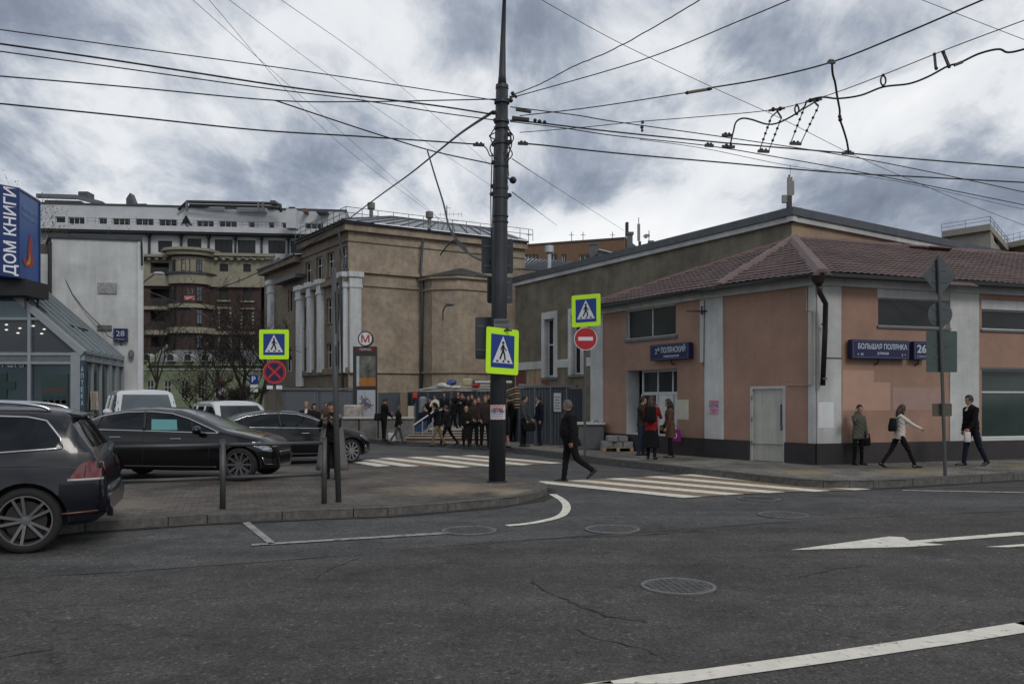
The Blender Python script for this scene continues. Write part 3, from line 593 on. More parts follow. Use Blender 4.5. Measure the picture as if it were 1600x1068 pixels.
# roof
E3 = WL.pt(WL.len+.25, ZE+.05, .5); E2 = Vector((5.38, 21.72, ZE+.05)); E1 = Vector(tuple(WC.pt(WC.len+.1, ZE+.05, .5))); E1 = Vector((7.25, 19.42, ZE+.05)); E0 = WR.pt(WR.len, ZE+.05, .5)
AP = P(1240, 373.5, 26.0); rr = Vector((d2[0], d2[1], 0)); AR = AP+rr*22; BK3 = Vector((E3.x+3.2, E3.y+1.9, ZE+.05)); 
def tiled(name, poly, m, amp=.022, per=.2, row=.35, step=.026):
    poly = [Vector(p) for p in poly]; o = poly[0]; U = (poly[1]-poly[0]); U.normalize(); nn = (poly[1]-poly[0]).cross(poly[2]-poly[0]).normalized()
    if nn.z < 0: nn = -nn
    V = nn.cross(U).normalized()
    if (poly[2]-o).dot(V) < 0: V = -V
    us = [(p-o).dot(U) for p in poly]; vs_ = [(p-o).dot(V) for p in poly]; u0, u1, v1 = min(us), max(us), max(vs_)
    nu = int((u1-u0)/(per/6))+1; rows = []
    v = 0; lift = []
    k = 0
    while v < v1:
        for a, h in ((v+.002, step), (v+row*.5, step*.55), (v+row-.002, 0)): rows.append((min(a, v1), h))
        v += row; k += 1
    ph = [random.uniform(-.012, .012) for _ in rows]; vv = []; ff = []
    for ri, (a, h) in enumerate(rows):
        for i in range(nu+1):
            u = u0+(u1-u0)*i/nu; wv = amp*(abs(sin(pi*u/per))**.8) + .008*sin(u*1.7+a*2.1)+.006*sin(u*.9-a*3)
            q = o+U*u+V*(a+ (0 if ri % 3 else -.0))+nn*(h+wv+.004); vv.append(q)
    for r in range(len(rows)-1):
        for i in range(nu): a = r*(nu+1)+i; ff.append((a, a+1, a+nu+2, a+nu+1))
    me = bpy.data.meshes.new(name); me.from_pydata(vv, [], ff); me.materials.append(m)
    bm = bmesh.new(); bm.from_mesh(me); cen = sum(poly, Vector())/len(poly)
    for i in range(len(poly)):
        a, b = poly[i], poly[(i+1) % len(poly)]; pn = (b-a).cross(nn).normalized()
        if (cen-a).dot(pn) > 0: pn = -pn
        bmesh.ops.bisect_plane(bm, geom=bm.verts[:]+bm.edges[:]+bm.faces[:], plane_co=a, plane_no=pn, clear_outer=True)
    for f in bm.faces:
        if f.normal.dot(nn) < 0: f.normal_flip()
    bm.to_mesh(me); bm.free(); return link(name, me, pink)
tiled('roof_slope', [E3, E2, AP], M_ROOFT); tiled('roof_slope', [E2, E1, AP], M_ROOFT); tiled('roof_slope', [E1, E0, AR, AP], M_ROOFT)
BK0 = Vector((AR.x-2, AR.y+6, ZE)); BK = Vector((AP.x-1.5, AP.y+5, ZE+.6)); q = MB(); q.add([AP, AR, BK0, BK, E3], [(0, 1, 2, 3), (0, 3, 4)]); q.build('roof_back', M_ROOFT, pink)
q = MB(); bw_ = [Vector((C3[0], C3[1], 0)), Vector((BK.x, BK.y, 0)), Vector((BK0.x, BK0.y, 0)), Vector((C0[0], C0[1], 0))]
for a, b in zip(bw_, bw_[1:]): q.add([a, b, b+Vector((0, 0, ZE)), a+Vector((0, 0, ZE))], [(0, 1, 2, 3)])
q.build('back_wall', M_PINK, pink)
def ridge(a, b, n, wd, hgt=.05):
    a, b = Vector(a), Vector(b); d = (b-a)/n; up = Vector((0, 0, 1)); s_ = d.normalized().cross(up).normalized()
    for i in range(n):
        p0 = a+d*i; p1 = a+d*(i+1.05); l = .012*(i % 2); q = MB()
        w0 = wd*(1+r_(.06))
        ring = lambda c, k: [c-s_*w0*k-up*(.10*k), c-s_*w0*.4*k+up*(hgt+l), c+s_*w0*.4*k+up*(hgt+l), c+s_*w0*k-up*(.10*k)]
        q.loft([ring(p0+up*.05, 1), ring(p1+up*.075, 1.06)], caps=True); q.build('ridge_cap', M_ROOFR, pink)
ridge(E2, AP, 6, .2); ridge(E1, AP, 8, .2); ridge(AP, AP+rr*13.2, 13, .15, .03); ridge(E3, AP, 7, .12, .03)
q = MB()
for a, b in ((E3, E2), (E2, E1), (E1, E0)):
    d = (b-a).normalized(); o_ = Vector((d.y, -d.x, 0))
    q.bar(a-Vector((0, 0, .03))+o_*.02, b-Vector((0, 0, .03))+o_*.02, .05, .09)
q.build('eaves_board', M_BLACK, pink)
for (px, py) in ((1445, 391), (1415, 390)):
    c = P(px, py, 27); q = MB(); q.bar(c, c+rr*.9, .5, .04, up=(0, .4, 1)); q.build('loose_sheet', M_ROOFT, pink)
q = MB(); c = P(1478, 442, 20.4); q.bar(c, c+rr*.9, .3, .03, up=(0, -.5, 1)); q.build('loose_sheet', M_ROOFT, pink)
# drainpipe with hopper
dp = [P(1279, 441, 19.5), P(1281, 457, 19.5), P(1290, 474, 19.72), P(1289, 520, 19.8), P(1285.5, 602, 19.85)]
q = MB(); q.tube(dp, .062, 10); pp = q.build('drainpipe', M_DPIPE, pink, smooth=True)
q = MB(); q.tube([P(1279, 431, 19.45), P(1279, 440, 19.45), P(1280, 446, 19.5)], [.17, .13, .06], 10); q.build('hopper', M_DPIPE, pp)
for y in (505, 590): q = MB(); q.tube([P(1288, y, 19.84), P(1288, y+2.5, 19.84)], .075, 10); q.build('clip', M_GREY, pp)
M_GAS = mat('gas_pipe', (.32, .27, .17), .6)
q = MB(); q.tube([WC.pt(WC.u(1262), WC.z(1262, 438), .05), WC.pt(WC.u(1262), WC.z(1262, 485), .05), WC.pt(WC.u(1271), WC.z(1271, 486), .06), WC.pt(WC.u(1271), WC.z(1271, 601), .06), WC.pt(WC.u(1231), WC.z(1231, 601), .05)], .018, 6); q.build('gas_pipe', M_GAS, pink)
q = WR.mb(); q.box(WR.u(1290), WR.u(1313), -.05, -.03, WR.z(1300, 560), WR.z(1300, 558.5)); q.build('cable', M_BLACK, pink)
q = MB(); zz = WC.z(1102, 486.5); a = WC.pt(WC.u(1102), zz, .14); q.bar(a-Vector((.42, 0, 0)), a+Vector((.36, 0, 0)), .03, .035); q.bar(a-Vector((0, 0, .1)), a+Vector((0, 0, .14)), .04, .04); q.bar(a, a+Vector((0, .2, 0)), .03, .03); q.build('iron_bracket', M_BLACK, pink)
q = MB(); q.tube([WC.pt(.02, ZE-.2, .06), WC.pt(.0, WC.z(1102, 572), .06)], .01, 5); q.build('cable', M_BLACK, pink)
def poster(w, x0, x1, y0, y1, name, label, cat, m=None, lines=()):
    r = w.rect(x0, x1, y0, y1); t = thing(name, label, cat, w.pt((r[0]+r[1])/2, r[2], .05))
    q = w.mb(); q.box(r[0], r[1], -.052, -.046, r[2], r[3]); q.build('sheet', m or MATS['paper'], t); W_, H_ = r[1]-r[0], r[3]-r[2]
    for (tx, fy, fh, fw_, mm, bold) in lines: text(tx, H_*fh, frontM(w, (r[0]+r[1])/2, r[2]+H_*fy, .054), mm, t, 'lettering', bold, W_*fw_, depth=.001)
    return t
M_PAPER = mat('paper', (.55, .52, .54), .8, var=.06); M_REDI = mat('red_ink', (.5, .03, .07), .7); M_BLKI = mat('black_ink', (.02, .02, .03), .7); M_BLUI = mat('blue_ink', (.1, .13, .35), .7)
poster(WC, 1110, 1124.5, 625, 646, 'poster', 'small pink and white leaflet reading ОБУВЬ glued to the white corner pilaster', 'leaflet', mat('pink_paper', (.5, .3, .36), .8, var=.5, vscale=18), [('КОЖАНАЯ', .8, .14, .9, M_REDI, .01), ('ОБУВЬ', .5, .24, .95, M_BLUI, .02), ('распродажа', .28, .1, .8, M_REDI, 0), ('скидки', .1, .1, .6, M_REDI, 0)])
# street name boxes
def street_sign(w, x0, x1, y0, y1, label, lines, at=None, th=.16):
    r = w.rect(x0, x1, y0, y1, at); t = thing('street_sign', label, 'street sign', w.pt((r[0]+r[1])/2, r[2], .1), group='navy street and house number signs')
    q = w.mb(); q.box(r[0], r[1], -.05-th, -.05, r[2], r[3]); bevel(q.build('box', M_NAVY, t), .008)
    W_, H_ = r[1]-r[0], r[3]-r[2]; off = .05+th+.002
    q = w.mb(); f = .012
    for (a, b, c, d) in ((r[0]+.03, r[1]-.03, r[2]+.03, r[2]+.03+f), (r[0]+.03, r[1]-.03, r[3]-.03-f, r[3]-.03), (r[0]+.03, r[0]+.03+f, r[2]+.03, r[3]-.03), (r[1]-.03-f, r[1]-.03, r[2]+.03, r[3]-.03)): q.box(a, b, -off-.001, -off+.002, c, d)
    q.build('border_line', mat('sign_border', (.09, .12, .25), .5), t)
    for (tx, fx, fy, fh, fw_, bold) in lines: text(tx, H_*fh, frontM(w, r[0]+W_*fx, r[2]+H_*fy, off), M_LETTER, t, 'lettering', bold, W_*fw_)
    q = w.mb(); q.tube([((r[0]+r[1])/2, -.12, r[2]), ((r[0]+r[1])/2, -.1, r[2]-.1), ((r[0]+r[1])/2, .0, r[2]-.13)], .02, 6); q.build('bracket', M_BLACK, t)
    return t
# Wall u runs C2->C3 (leftwards) on the left facade, so mirror the fractions there
WL2 = Wall(C3, C2)
street_sign(WL2, 1024, 1085, 537, 562, 'narrow navy street sign reading 2й ПОЛЯНСКИЙ above the recessed door', [('2', .17, .42, .32, .05, .02), ('й', .235, .6, .2, .045, .02), ('ПОЛЯНСКИЙ', .61, .45, .34, .62, .02), ('переулок', .57, .17, .14, .4, .02)])
street_sign(WR, 1322, 1411, 532, 561, 'long navy street sign reading БОЛЬШАЯ ПОЛЯНКА on the pink wall', [('БОЛЬШАЯ ПОЛЯНКА', .53, .52, .27, .86, .025), ('улица', .53, .24, .15, .2, .02), ('← 40', .14, .17, .13, .1, .01), ('2 →', .9, .17, .13, .08, .01)])
street_sign(WR, 1418, 1441, 534, 562, 'square navy house number sign 26 beside the long street sign', [('26', .52, .38, .42, .62, .03), ('Б. Полянка ул.', .52, .15, .08, .6, .01)])
# ---------------------------------------------------------------- long grey building behind
g0, g1 = (.18, 47.8), (10.25, 30.5); M_GREYP = mat('grey_render', (.19, .168, .125), .95, var=.14, vscale=1.1, bump=.3, bscale=40, dirt=.3, streak=.12)
M_TANP = mat('tan_render', (.32, .235, .155), .95, var=.1, vscale=1.1, bump=.3, bscale=40, dirt=.15); M_ZINC = mat('zinc', (.085, .095, .105), .5, .5, var=.2, vscale=2)
hall = thing('hall_building', 'long plain grey brown hall with tall white framed windows behind the pink building', 'building', (g1[0], g1[1], 0))
HL = Wall(g1, g0); HR = Wall(g1, ang=34.6); HR.len = 17.5; ZT = 8.22
hops = [R(HL, 851, 867, 498, 588, None, .3), R(HL, 893, 909, 492, 584, None, .3), R(HL, 824, 846, 577, 603, None, .1), R(HL, 803, 821, 577, 605, None, .1)]
wall_mesh(HL, 0, HL.len, 0, ZT, hops, mats=[M_GREYP, M_WPLAS], parent=hall); wall_mesh(HR, 0, HR.len, 0, ZT, [], mats=[M_TANP, M_TANP], parent=hall)
for o in hops[:2]:
    window(HL, o, hall, M_WHITE, M_GLASS, 2, rows=((0, .56), (.56, 1)), fw=.09, depth=.24)
    q = HL.mb(); q.box(o[0]-.25, o[0], -.06, .02, o[2]-.1, o[3]+.38); q.box(o[1], o[1]+.25, -.06, .02, o[2]-.1, o[3]+.38); q.box(o[0], o[1], -.06, .02, o[3], o[3]+.38); q.build('window_surround', M_WPLAS, hall)
    q = HL.mb(); q.box(o[0]-.25, o[1]+.25, -.12, .2, o[2]-.16, o[2]-.05); q.build('sill', M_GREY, hall)
zb0, zb1 = HL.z(830, 577), HL.z(830, 565); q = HL.mb(); lo = 0
for a, b in ((0, hops[1][0]-.25), (hops[1][1]+.25, hops[0][0]-.25), (hops[0][1]+.25, HL.len)): q.box(a, b, -.04, .02, zb0, zb1)
q.build('band', M_WPLAS, hall)
M_PLY = mat('plywood', (.33, .23, .15), .8, var=.15, vscale=3); M_REDP = mat('red_panel', (.13, .04, .035), .7, var=.15)
o = hops[2]; n_ = 2
for k in range(n_): q = HL.mb(); a = o[0]+(o[1]-o[0])*k/n_; q.box(a+.03, a+(o[1]-o[0])/n_-.03, .04, .09, o[2], o[3]); q.build('board', M_PLY, hall)
o = hops[3]; q = HL.mb(); q.box(o[0], o[1], .04, .09, o[2], o[3]); q.build('panel', M_REDP, hall)
for w in (HL, HR):
    q = w.mb(); q.box(-.2, w.len+.1, -.16, .05, ZT, ZT+.2); q.build('cornice', M_WPLAS, hall)
    q = w.mb(); q.box(-.25, w.len+.1, -.24, .3, ZT+.203, ZT+.5); q.build('parapet_sheet', M_ZINC, hall)
a0, a1, a2 = HL.pt(HL.len, ZT+.4), HL.pt(0, ZT+.4), HR.pt(HR.len, ZT+.4); q = MB(); q.add([a0, a1, a2, a2+(a0-a1)], [(0, 1, 2, 3)]); q.build('roof', M_ZINC, hall)
b2 = a2+(a0-a1); q = MB()
for a, b in ((a2, b2), (b2, a0)): q.add([(a.x, a.y, 0), (b.x, b.y, 0), tuple(b), tuple(a)], [(0, 1, 2, 3)])
q.build('back_wall', M_GREYP, hall)
# building further right behind
far = thing('rear_block', 'pale beige rear block with a roof railing, seen above the right end of the roof', 'building', P(1485, 625, 44)); M_BEI = mat('beige_render', (.3, .28, .23), .95, var=.08, dirt=.1)
FW_ = Wall(tuple(P(1485, 0, 42))[:2], tuple(P(1548, 0, 40.5))[:2]); FW2 = Wall(tuple(P(1548, 0, 40.5))[:2], tuple(P(1570, 0, 47))[:2], out=(1, -.2)); FW3 = Wall(tuple(P(1568, 0, 47))[:2], tuple(P(1700, 0, 42))[:2])
zt = H+(HY-364)/F*41
wall_mesh(FW_, 0, FW_.len, 0, zt, [], mats=[M_BEI]*2, parent=far); fo_ = [R(FW2, 1553, 1559, 368, 380, None, .2)]; wall_mesh(FW2, 0, FW2.len, 0, zt, fo_, mats=[M_BEI]*2, parent=far); window(FW2, fo_[0], far, M_GREY, M_GLASS, 1, depth=.12)
zt3 = H+(HY-383)/F*46; wall_mesh(FW3, 0, FW3.len, 0, zt3, [], mats=[M_BEI]*2, parent=far)
q = MB(); A_, B_, C_ = FW_.pt(-.3, zt, .3), FW_.pt(FW_.len+.1, zt, .3), FW2.pt(FW2.len, zt, .3); D_ = A_+(C_-B_); q.add([A_, B_, C_, D_, *[v+Vector((0, 0, .3)) for v in (A_, B_, C_, D_)]], [(0, 1, 5, 4), (1, 2, 6, 5), (2, 3, 7, 6), (3, 0, 4, 7), (4, 5, 6, 7), (0, 3, 2, 1)]); q.build('cornice', M_BEI, far)
q = MB(); A3, B3 = FW3.pt(0, zt3, .2), FW3.pt(FW3.len, zt3, .2); q.bar(A3, B3, .7, .3); q.build('cornice', M_BEI, far)
def railing(name, parent, pts, h, n, r=.02, m=None, rails=(1, .5)):
    pts = [Vector(p) for p in pts]; q = MB()
    for f in rails: q.tube([p+Vector((0, 0, h*f)) for p in pts], r, 5)
    tot = sum((b-a).length for a, b in zip(pts, pts[1:]))
    for a, b in zip(pts, pts[1:]):
        k = max(1, round(n*(b-a).length/tot))
        for i in range(k+1): p = a.lerp(b, i/k); q.tube([p, p+Vector((0, 0, h))], r, 5)
    return q.build(name, m or M_BLACK, parent)
railing('roof_railing', far, [A_+Vector((0, 0, .3)), B_+Vector((0, 0, .3)), C_+Vector((0, 0, .3))], .35, 8, .012, M_GREY); railing('roof_railing', far, [A3+Vector((0, 0, .15)), B3+Vector((0, 0, .15))], .5, 12, .012, M_GREY)
# telecom mast on the corner of the hall
def mast(px, base_y, Y, label, spec):
    b = P(px, base_y, Y); t = thing('cell_antenna', label, 'antenna', b); s = Y/F
    for nm, parts, m in spec:
        q = MB()
        for (dx, y0, y1, wd, dp) in parts:
            z0, z1 = H-(y1-HY)*s, H-(y0-HY)*s; x = b.x+dx*s; q.box(x-wd*s/2, x+wd*s/2, b.y-dp*s/2, b.y+dp*s/2, z0, z1)
        q.build(nm, m, t)
    return t
M_ANT = mat('antenna_box', (.2, .2, .19), .6, var=.1)
mast(1233, 330, 30.6, 'grey cell antenna with two panels standing on the roof corner of the hall', [('mast', [(0, 273, 331, 2, 2)], M_BLACK), ('antenna_panel', [(1, 277, 306, 7, 5)], M_ANT), ('antenna_panel', [(5, 283, 304, 5, 4)], M_ANT), ('antenna_panel', [(-7, 305, 317, 8, 5)], M_ANT), ('bracket', [(0, 306, 324, 7, 6)], M_BLACK), ('whip', [(2, 258, 275, .5, .5)], M_BLACK)])
mast(981, 380, 44, 'slim cluster of dark antennas on a grey duct at the left of the hall roof', [('mast', [(-3, 348, 388, 2, 2)], M_BLACK), ('antenna_panel', [(-1, 347, 362, 4, 3)], M_BLACK), ('duct', [(3, 364, 392, 8, 8)], M_ZINC), ('duct_cap', [(3, 363, 367, 11, 11)], M_ZINC)])
mast(998, 376, 42, 'pale upright panel antenna on the hall roof between two thin masts', [('mast', [(0, 340, 386, 1, 1)], M_BLACK), ('antenna_panel', [(0, 350, 376, 4, 4)], M_ANT), ('foot', [(2, 377, 386, 3, 3)], M_BLACK)])
mast(1014, 374, 41, 'thin mast with a small round dish and a grey box on the hall roof', [('mast', [(0, 360, 382, 1, 1), (-5, 368, 370, 8, 1)], M_BLACK), ('dish', [(-5, 366, 372, 4, 3), (-1, 366, 370, 4, 3)], M_ANT), ('box', [(3, 376, 384, 9, 5)], M_ZINC)])
def chimney(px, y0, y1, Y, wd, cap, label, m=None, name='roof_vent', group='roof vents'):
    s = Y/F; b = P(px, y1, Y); t = thing(name, label, 'roof vent', b, 0, group); z1 = H-(y0-HY)*s; q = MB(); r = wd*s/2
    q.tube([b-Vector((0, 0, .6)), (b.x, b.y, z1-.35*cap*s)], r, 10); q.build('stack', m or M_CONC, t)
    q = MB(); R_ = cap*s/2; h = cap*s*.75; q.lathe([(0, z1), (R_, z1), (R_, z1-h), (r, z1-h*1.25)], 12, c=(b.x, b.y, 0)); q.build('cap', m or M_CONC, t)
chimney(858, 384, 406, 50, 7, 14, 'shiny cylindrical roof vent left of the brown brick block', mat('galvanised', (.4, .42, .44), .35, .7, var=.2))
q = MB(); b = P(928, 404, 46); s = 46/F; t = thing('roof_vent', 'grey box shaped roof vent with pitched cap on the hall roof', 'roof vent', b, 0, 'roof vents'); q.box(b.x-6*s, b.x+6*s, b.y, b.y+.4, b.z-.5, H-(382-HY)*s); q.build('stack', M_ZINC, t)
q = MB(); z = H-(382-HY)*s; q.prism([(b.x-7*s, b.y-.05), (b.x+7*s, b.y-.05), (b.x+7*s, b.y+.45), (b.x-7*s, b.y+.45)], z, z+3*s); q.build('cap', M_ZINC, t)
q = MB(); b = P(950, 397, 45); t = thing('roof_hatch', 'low hatch with a bright sloping lid on the hall roof', 'roof hatch', b); q.box(b.x-.5, b.x+.4, b.y, b.y+.8, b.z-.3, b.z+.0); q.build('box', M_ZINC, t); q = MB(); q.add([(b.x-.5, b.y-.1, b.z+.28), (b.x+.75, b.y-.1, b.z-.02), (b.x+.75, b.y+.9, b.z-.02), (b.x-.5, b.y+.9, b.z+.28), (b.x-.5, b.y-.1, b.z+.22), (b.x+.75, b.y-.1, b.z-.08), (b.x+.75, b.y+.9, b.z-.08), (b.x-.5, b.y+.9, b.z+.22)], [(0, 1, 2, 3), (7, 6, 5, 4), (0, 4, 5, 1), (1, 5, 6, 2), (2, 6, 7, 3), (3, 7, 4, 0)]); q.build('lid', MATS['galvanised'], t)
# ---------------------------------------------------------------- school building in the middle
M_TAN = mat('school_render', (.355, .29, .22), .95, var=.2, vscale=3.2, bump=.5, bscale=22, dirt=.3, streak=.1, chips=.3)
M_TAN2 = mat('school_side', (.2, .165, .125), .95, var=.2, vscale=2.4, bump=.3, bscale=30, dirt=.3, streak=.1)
M_WCOL = mat('white_column', (.52, .54, .55), .8, var=.1, streak=.2); M_TIN = mat('tin_roof', (.3, .32, .34), .4, .4, var=.2, vscale=1.2)
M_DTIN = mat('dark_tin', (.05, .055, .06), .5, .3, var=.2)
s1 = (-9.5, 48.3); sch = thing('school_building', 'tan plastered three storey building with white corner pilaster and a tin roof', 'building', (s1[0], s1[1], 0))
SF = Wall(s1, ang=30.4); SF.len = 12.0; SL = Wall(s1, ang=180-55.4, out=(-1, -.5)); ZS = H+(HY-350)/F*48.3-.35
SL.len = SL.u(470.5)
tops = [R(SL, a, b, c, d, None, .22) for a, b, c, d in ((477, 486.5, 409, 444), (494, 504, 401, 439), (511.5, 522, 394, 432), (530.5, 542, 386, 426))]
mids = [R(SL, a, b, c, d, None, .22) for a, b, c, d in ((476, 485, 479, 511), (493, 502, 471, 508), (510, 519, 466, 505), (528, 537, 458, 500))]
lows = [R(SL, a, b, c, d, None, .22) for a, b, c, d in ((476, 485, 543, 580), (493, 502, 540, 576), (510, 519, 536, 575), (528, 537, 532, 572))]
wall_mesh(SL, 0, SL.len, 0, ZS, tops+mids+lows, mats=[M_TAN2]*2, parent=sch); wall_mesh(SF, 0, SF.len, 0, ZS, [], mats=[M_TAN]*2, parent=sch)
M_WF = mat('school_frame', (.5, .52, .5), .6)
for o in tops+mids+lows: window(SL, o, sch, M_WF, M_GLASS, 2, rows=((0, .66), (.66, 1)), fw=.07, depth=.14, sill=M_TAN2)
def cornice(w, z, h, t, m, par, u0=0, u1=None, name='cornice'):
    q = w.mb(); q.box(u0, w.len if u1 is None else u1, -t, .03, z, z+h); return q.build(name, m, par)
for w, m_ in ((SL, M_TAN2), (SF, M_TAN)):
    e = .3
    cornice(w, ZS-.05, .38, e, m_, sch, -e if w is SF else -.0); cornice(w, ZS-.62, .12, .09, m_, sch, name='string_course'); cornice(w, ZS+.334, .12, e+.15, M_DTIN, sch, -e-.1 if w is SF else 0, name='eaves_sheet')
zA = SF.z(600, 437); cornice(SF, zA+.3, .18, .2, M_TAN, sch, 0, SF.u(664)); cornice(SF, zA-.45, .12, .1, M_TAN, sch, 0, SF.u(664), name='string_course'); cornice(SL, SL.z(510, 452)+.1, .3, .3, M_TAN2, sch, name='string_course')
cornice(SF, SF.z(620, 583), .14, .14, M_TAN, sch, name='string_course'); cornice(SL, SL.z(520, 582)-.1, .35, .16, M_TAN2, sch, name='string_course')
# pilasters with capitals
def column(w, a, b, z0, z1, t=.28, m=M_WCOL, par=sch):
    q = w.mb(); q.box(a, b, -t, .02, z0, z1-.9); c = q.build('pilaster', m, par); q = w.mb(); wd = b-a
    q.box(a-.06, b+.06, -t-.06, .02, z1-.9, z1-.75); q.box(a-.03, b+.03, -t-.03, .02, z1-.75, z1-.3); q.box(a-.12, b+.12, -t-.14, .02, z1-.3, z1); q.build('capital', m, c)
zc_ = zA+.3; column(SF, .02, SF.u(562), SF.z(553, 582), zc_)
for x in (540.5, 504, 488): u = SL.u(x); column(SL, u-.28, u+.28, SL.z(x, 582), zc_)
column(SL, SL.u(471)-.5, SL.u(471)+.3, 2.6, zc_)
# taller round stair shaft
for px, m_ in ((540, M_DTIN), (655.5, M_DTIN)):
    w = SL if px < 544 else SF; u = w.u(px) if w is SF else .22; q = MB(); q.tube([w.pt(u, ZS-.1, .5 if w is SL else .5), w.pt(u, zA+.6, .14), w.pt(u, zA, .42), w.pt(u, .5, .2)], .08, 7); q.build('drainpipe', m_, sch, smooth=True)
# bay (apse) on the front
ba, bb = SF.u(655)+.1, SF.u(770); dep = 2.4; c = SF
pts = [SF.pt(ba, 0, 0), SF.pt(ba+.15, 0, dep*.55), SF.pt(ba+1.3, 0, dep), SF.pt(ba+3.6, 0, dep), SF.pt(ba+4.5, 0, dep*.4), SF.pt(ba+4.6, 0, 0)]
zb = H+(HY-440)/F*51
for a, b in zip(pts, pts[1:]):
    wv = Wall(tuple(a[:2]), tuple(b[:2])); wall_mesh(wv, 0, wv.len, 0, zb, [], mats=[M_TAN]*2, name='bay_wall', parent=sch); cornice(wv, zb-.05, .2, .2, M_TAN, sch, -.08, wv.len+.08); cornice(wv, zb-.7, .12, .1, M_TAN, sch, -.04, wv.len+.04, name='string_course'); cornice(wv, SF.z(620, 583), .12, .12, M_TAN, sch, -.04, wv.len+.04, name='string_course')
ap = SF.pt(ba+2.6, zb+.95, .3); q = MB(); ring = [Vector((p.x, p.y, zb+.15))+(Vector((p.x, p.y, 0))-Vector((ap.x, ap.y, 0))).normalized()*.35 for p in pts]
q.add(ring+[ap], [(i, i+1, 6) for i in range(5)]); q.build('bay_roof', M_DTIN, sch)
# main roof: hipped tin with standing seams
rf = thing('dummy', None, None) if False else sch
e0, e1, e2 = SF.pt(-.6, ZS+.45, .6), SF.pt(SF.len, ZS+.45, .6), SL.pt(SL.len, ZS+.45, .6)
pk = P(611, 338.5, 52.5); dF = Vector((SF.d.x, SF.d.y, 0)); dL = Vector((SL.d.x, SL.d.y, 0)); pk2 = pk+dF*7.5-Vector((0, 0, 0)); pk3 = pk+dL*9
for nm, pl_ in (('roof_slope', [e0, e1, pk2, pk]), ('roof_slope', [e0, pk, pk3, e2])):
    q = MB(); q.add(pl_, [(0, 1, 2, 3)]); o = q.build(nm, M_TIN, sch)
    for i in range(1, 14):
        f = i/14; a = pl_[0].lerp(pl_[1], f) if nm and pl_[1] is e1 else pl_[0].lerp(pl_[3], f); b = pl_[3].lerp(pl_[2], f) if pl_[1] is e1 else pl_[1].lerp(pl_[2], f)
        a = a.copy(); b = b.copy(); q = MB(); q.bar(a+Vector((0, 0, .03)), b+Vector((0, 0, .03)), .045, .06); q.build('seam', M_DTIN, o)
q = MB(); q.tube([e0, pk, pk2], .07, 5); q.build('ridge', M_DTIN, sch)
railing('roof_railing', sch, [e0+Vector((.2, .2, .05)), e1+Vector((.2, .3, .05))], .72, 13, .02, M_GREY, (1, .55)); railing('roof_railing', sch, [e0+Vector((.2, .2, .05)), e2+Vector((.2, 0, .05))], .72, 9, .02, M_GREY, (1, .55))
# left lower wing of the school
wg0 = SL.pt(SL.len, 0, 0); WG = Wall(tuple(wg0[:2]), ang=180-55.4, out=(-1, -.5)); WG.len = WG.u(413); zW = WG.z(440, 411)-.4
wo = [R(WG, 450, 456.5, 452, 487), R(WG, 461.5, 468, 448, 483), R(WG, 447, 456, 543, 580), R(WG, 461, 468, 540, 576), R(WG, 430, 433.5, 402.5, 412), R(WG, 443, 447, 397, 407)]
wing = thing('school_wing', 'narrow lower wing with small attic windows left of the tan plastered building', 'building', tuple(wg0))
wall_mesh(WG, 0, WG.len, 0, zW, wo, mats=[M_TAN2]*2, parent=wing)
for o in wo: window(WG, o, wing, M_WF if o[3]-o[2] > 1 else M_TAN2, M_GLASS, 1, rows=((0, 1),), depth=.12, fw=.07)
cornice(WG, zW-.05, .35, .5, M_TAN2, wing); cornice(WG, zW+.3, .12, .6, M_DTIN, wing, name='eaves_sheet'); q = WG.mb(); u = WG.u(459); q.box(u-2.2, u+2.2, -.7, .02, WG.z(459, 446)+.25, WG.z(459, 446)+.5); q.build('canopy', M_DTIN, wing)
u = WG.u(426); column(WG, u-.35, u+.35, 3, WG.z(426, 487)+2.2, par=wing); u = WG.u(452); 
q = MB(); wA = WG.pt(0, zW+.4, .6); wB = WG.pt(WG.len, zW+.4, .6); q.add([wA, wB, wB+dF*9+Vector((0, 0, 1.2)), wA+dF*9+Vector((0, 0, 1.2))], [(0, 1, 2, 3)]); q.build('roof', M_DTIN, wing)
wE = WG.pt(WG.len, 0); q = MB(); q.add([wE, wE+dF*9, wE+dF*9+Vector((0, 0, zW)), wE+Vector((0, 0, zW))], [(0, 1, 2, 3)]); q.build('end_wall', M_TAN2, wing)
# rear walls
q = MB(); pA = SF.pt(SF.len, 0); pB = SL.pt(SL.len, 0); pC = pA+(pB-Vector((s1[0], s1[1], 0)))
for a, b in ((pA, pC), (pC, pB)): q.add([a, b, b+Vector((0, 0, ZS+.4)), a+Vector((0, 0, ZS+.4))], [(0, 1, 2, 3)])
q.build('back_wall', M_TAN2, sch)
chimney(580, 317, 342, 51, 6, 12, 'capped concrete roof vent near the left hip of the tin roof'); chimney(671, 331, 353, 52, 6, 12, 'capped concrete roof vent further right on the tin roof')
t = thing('tv_antenna', 'thin television antenna with crossed arms on the tin roof', 'antenna', P(699, 358, 52)); q = MB(); q.tube([P(699, 360, 52), P(698, 321, 52)], .03, 5); q.build('mast', M_GREY, t)
q = MB(); q.bar(P(685, 335, 52), P(723, 334.5, 52), .02, .02); q.bar(P(688, 345, 52), P(717, 345, 52), .02, .02)
for x in (688, 694, 702, 709, 716, 721): q.bar(P(x, 331, 52), P(x, 339, 52), .015, .015)
q.bar(P(692, 325, 52), P(705, 325, 52), .02, .02); q.build('antenna_arms', M_GREY, t)
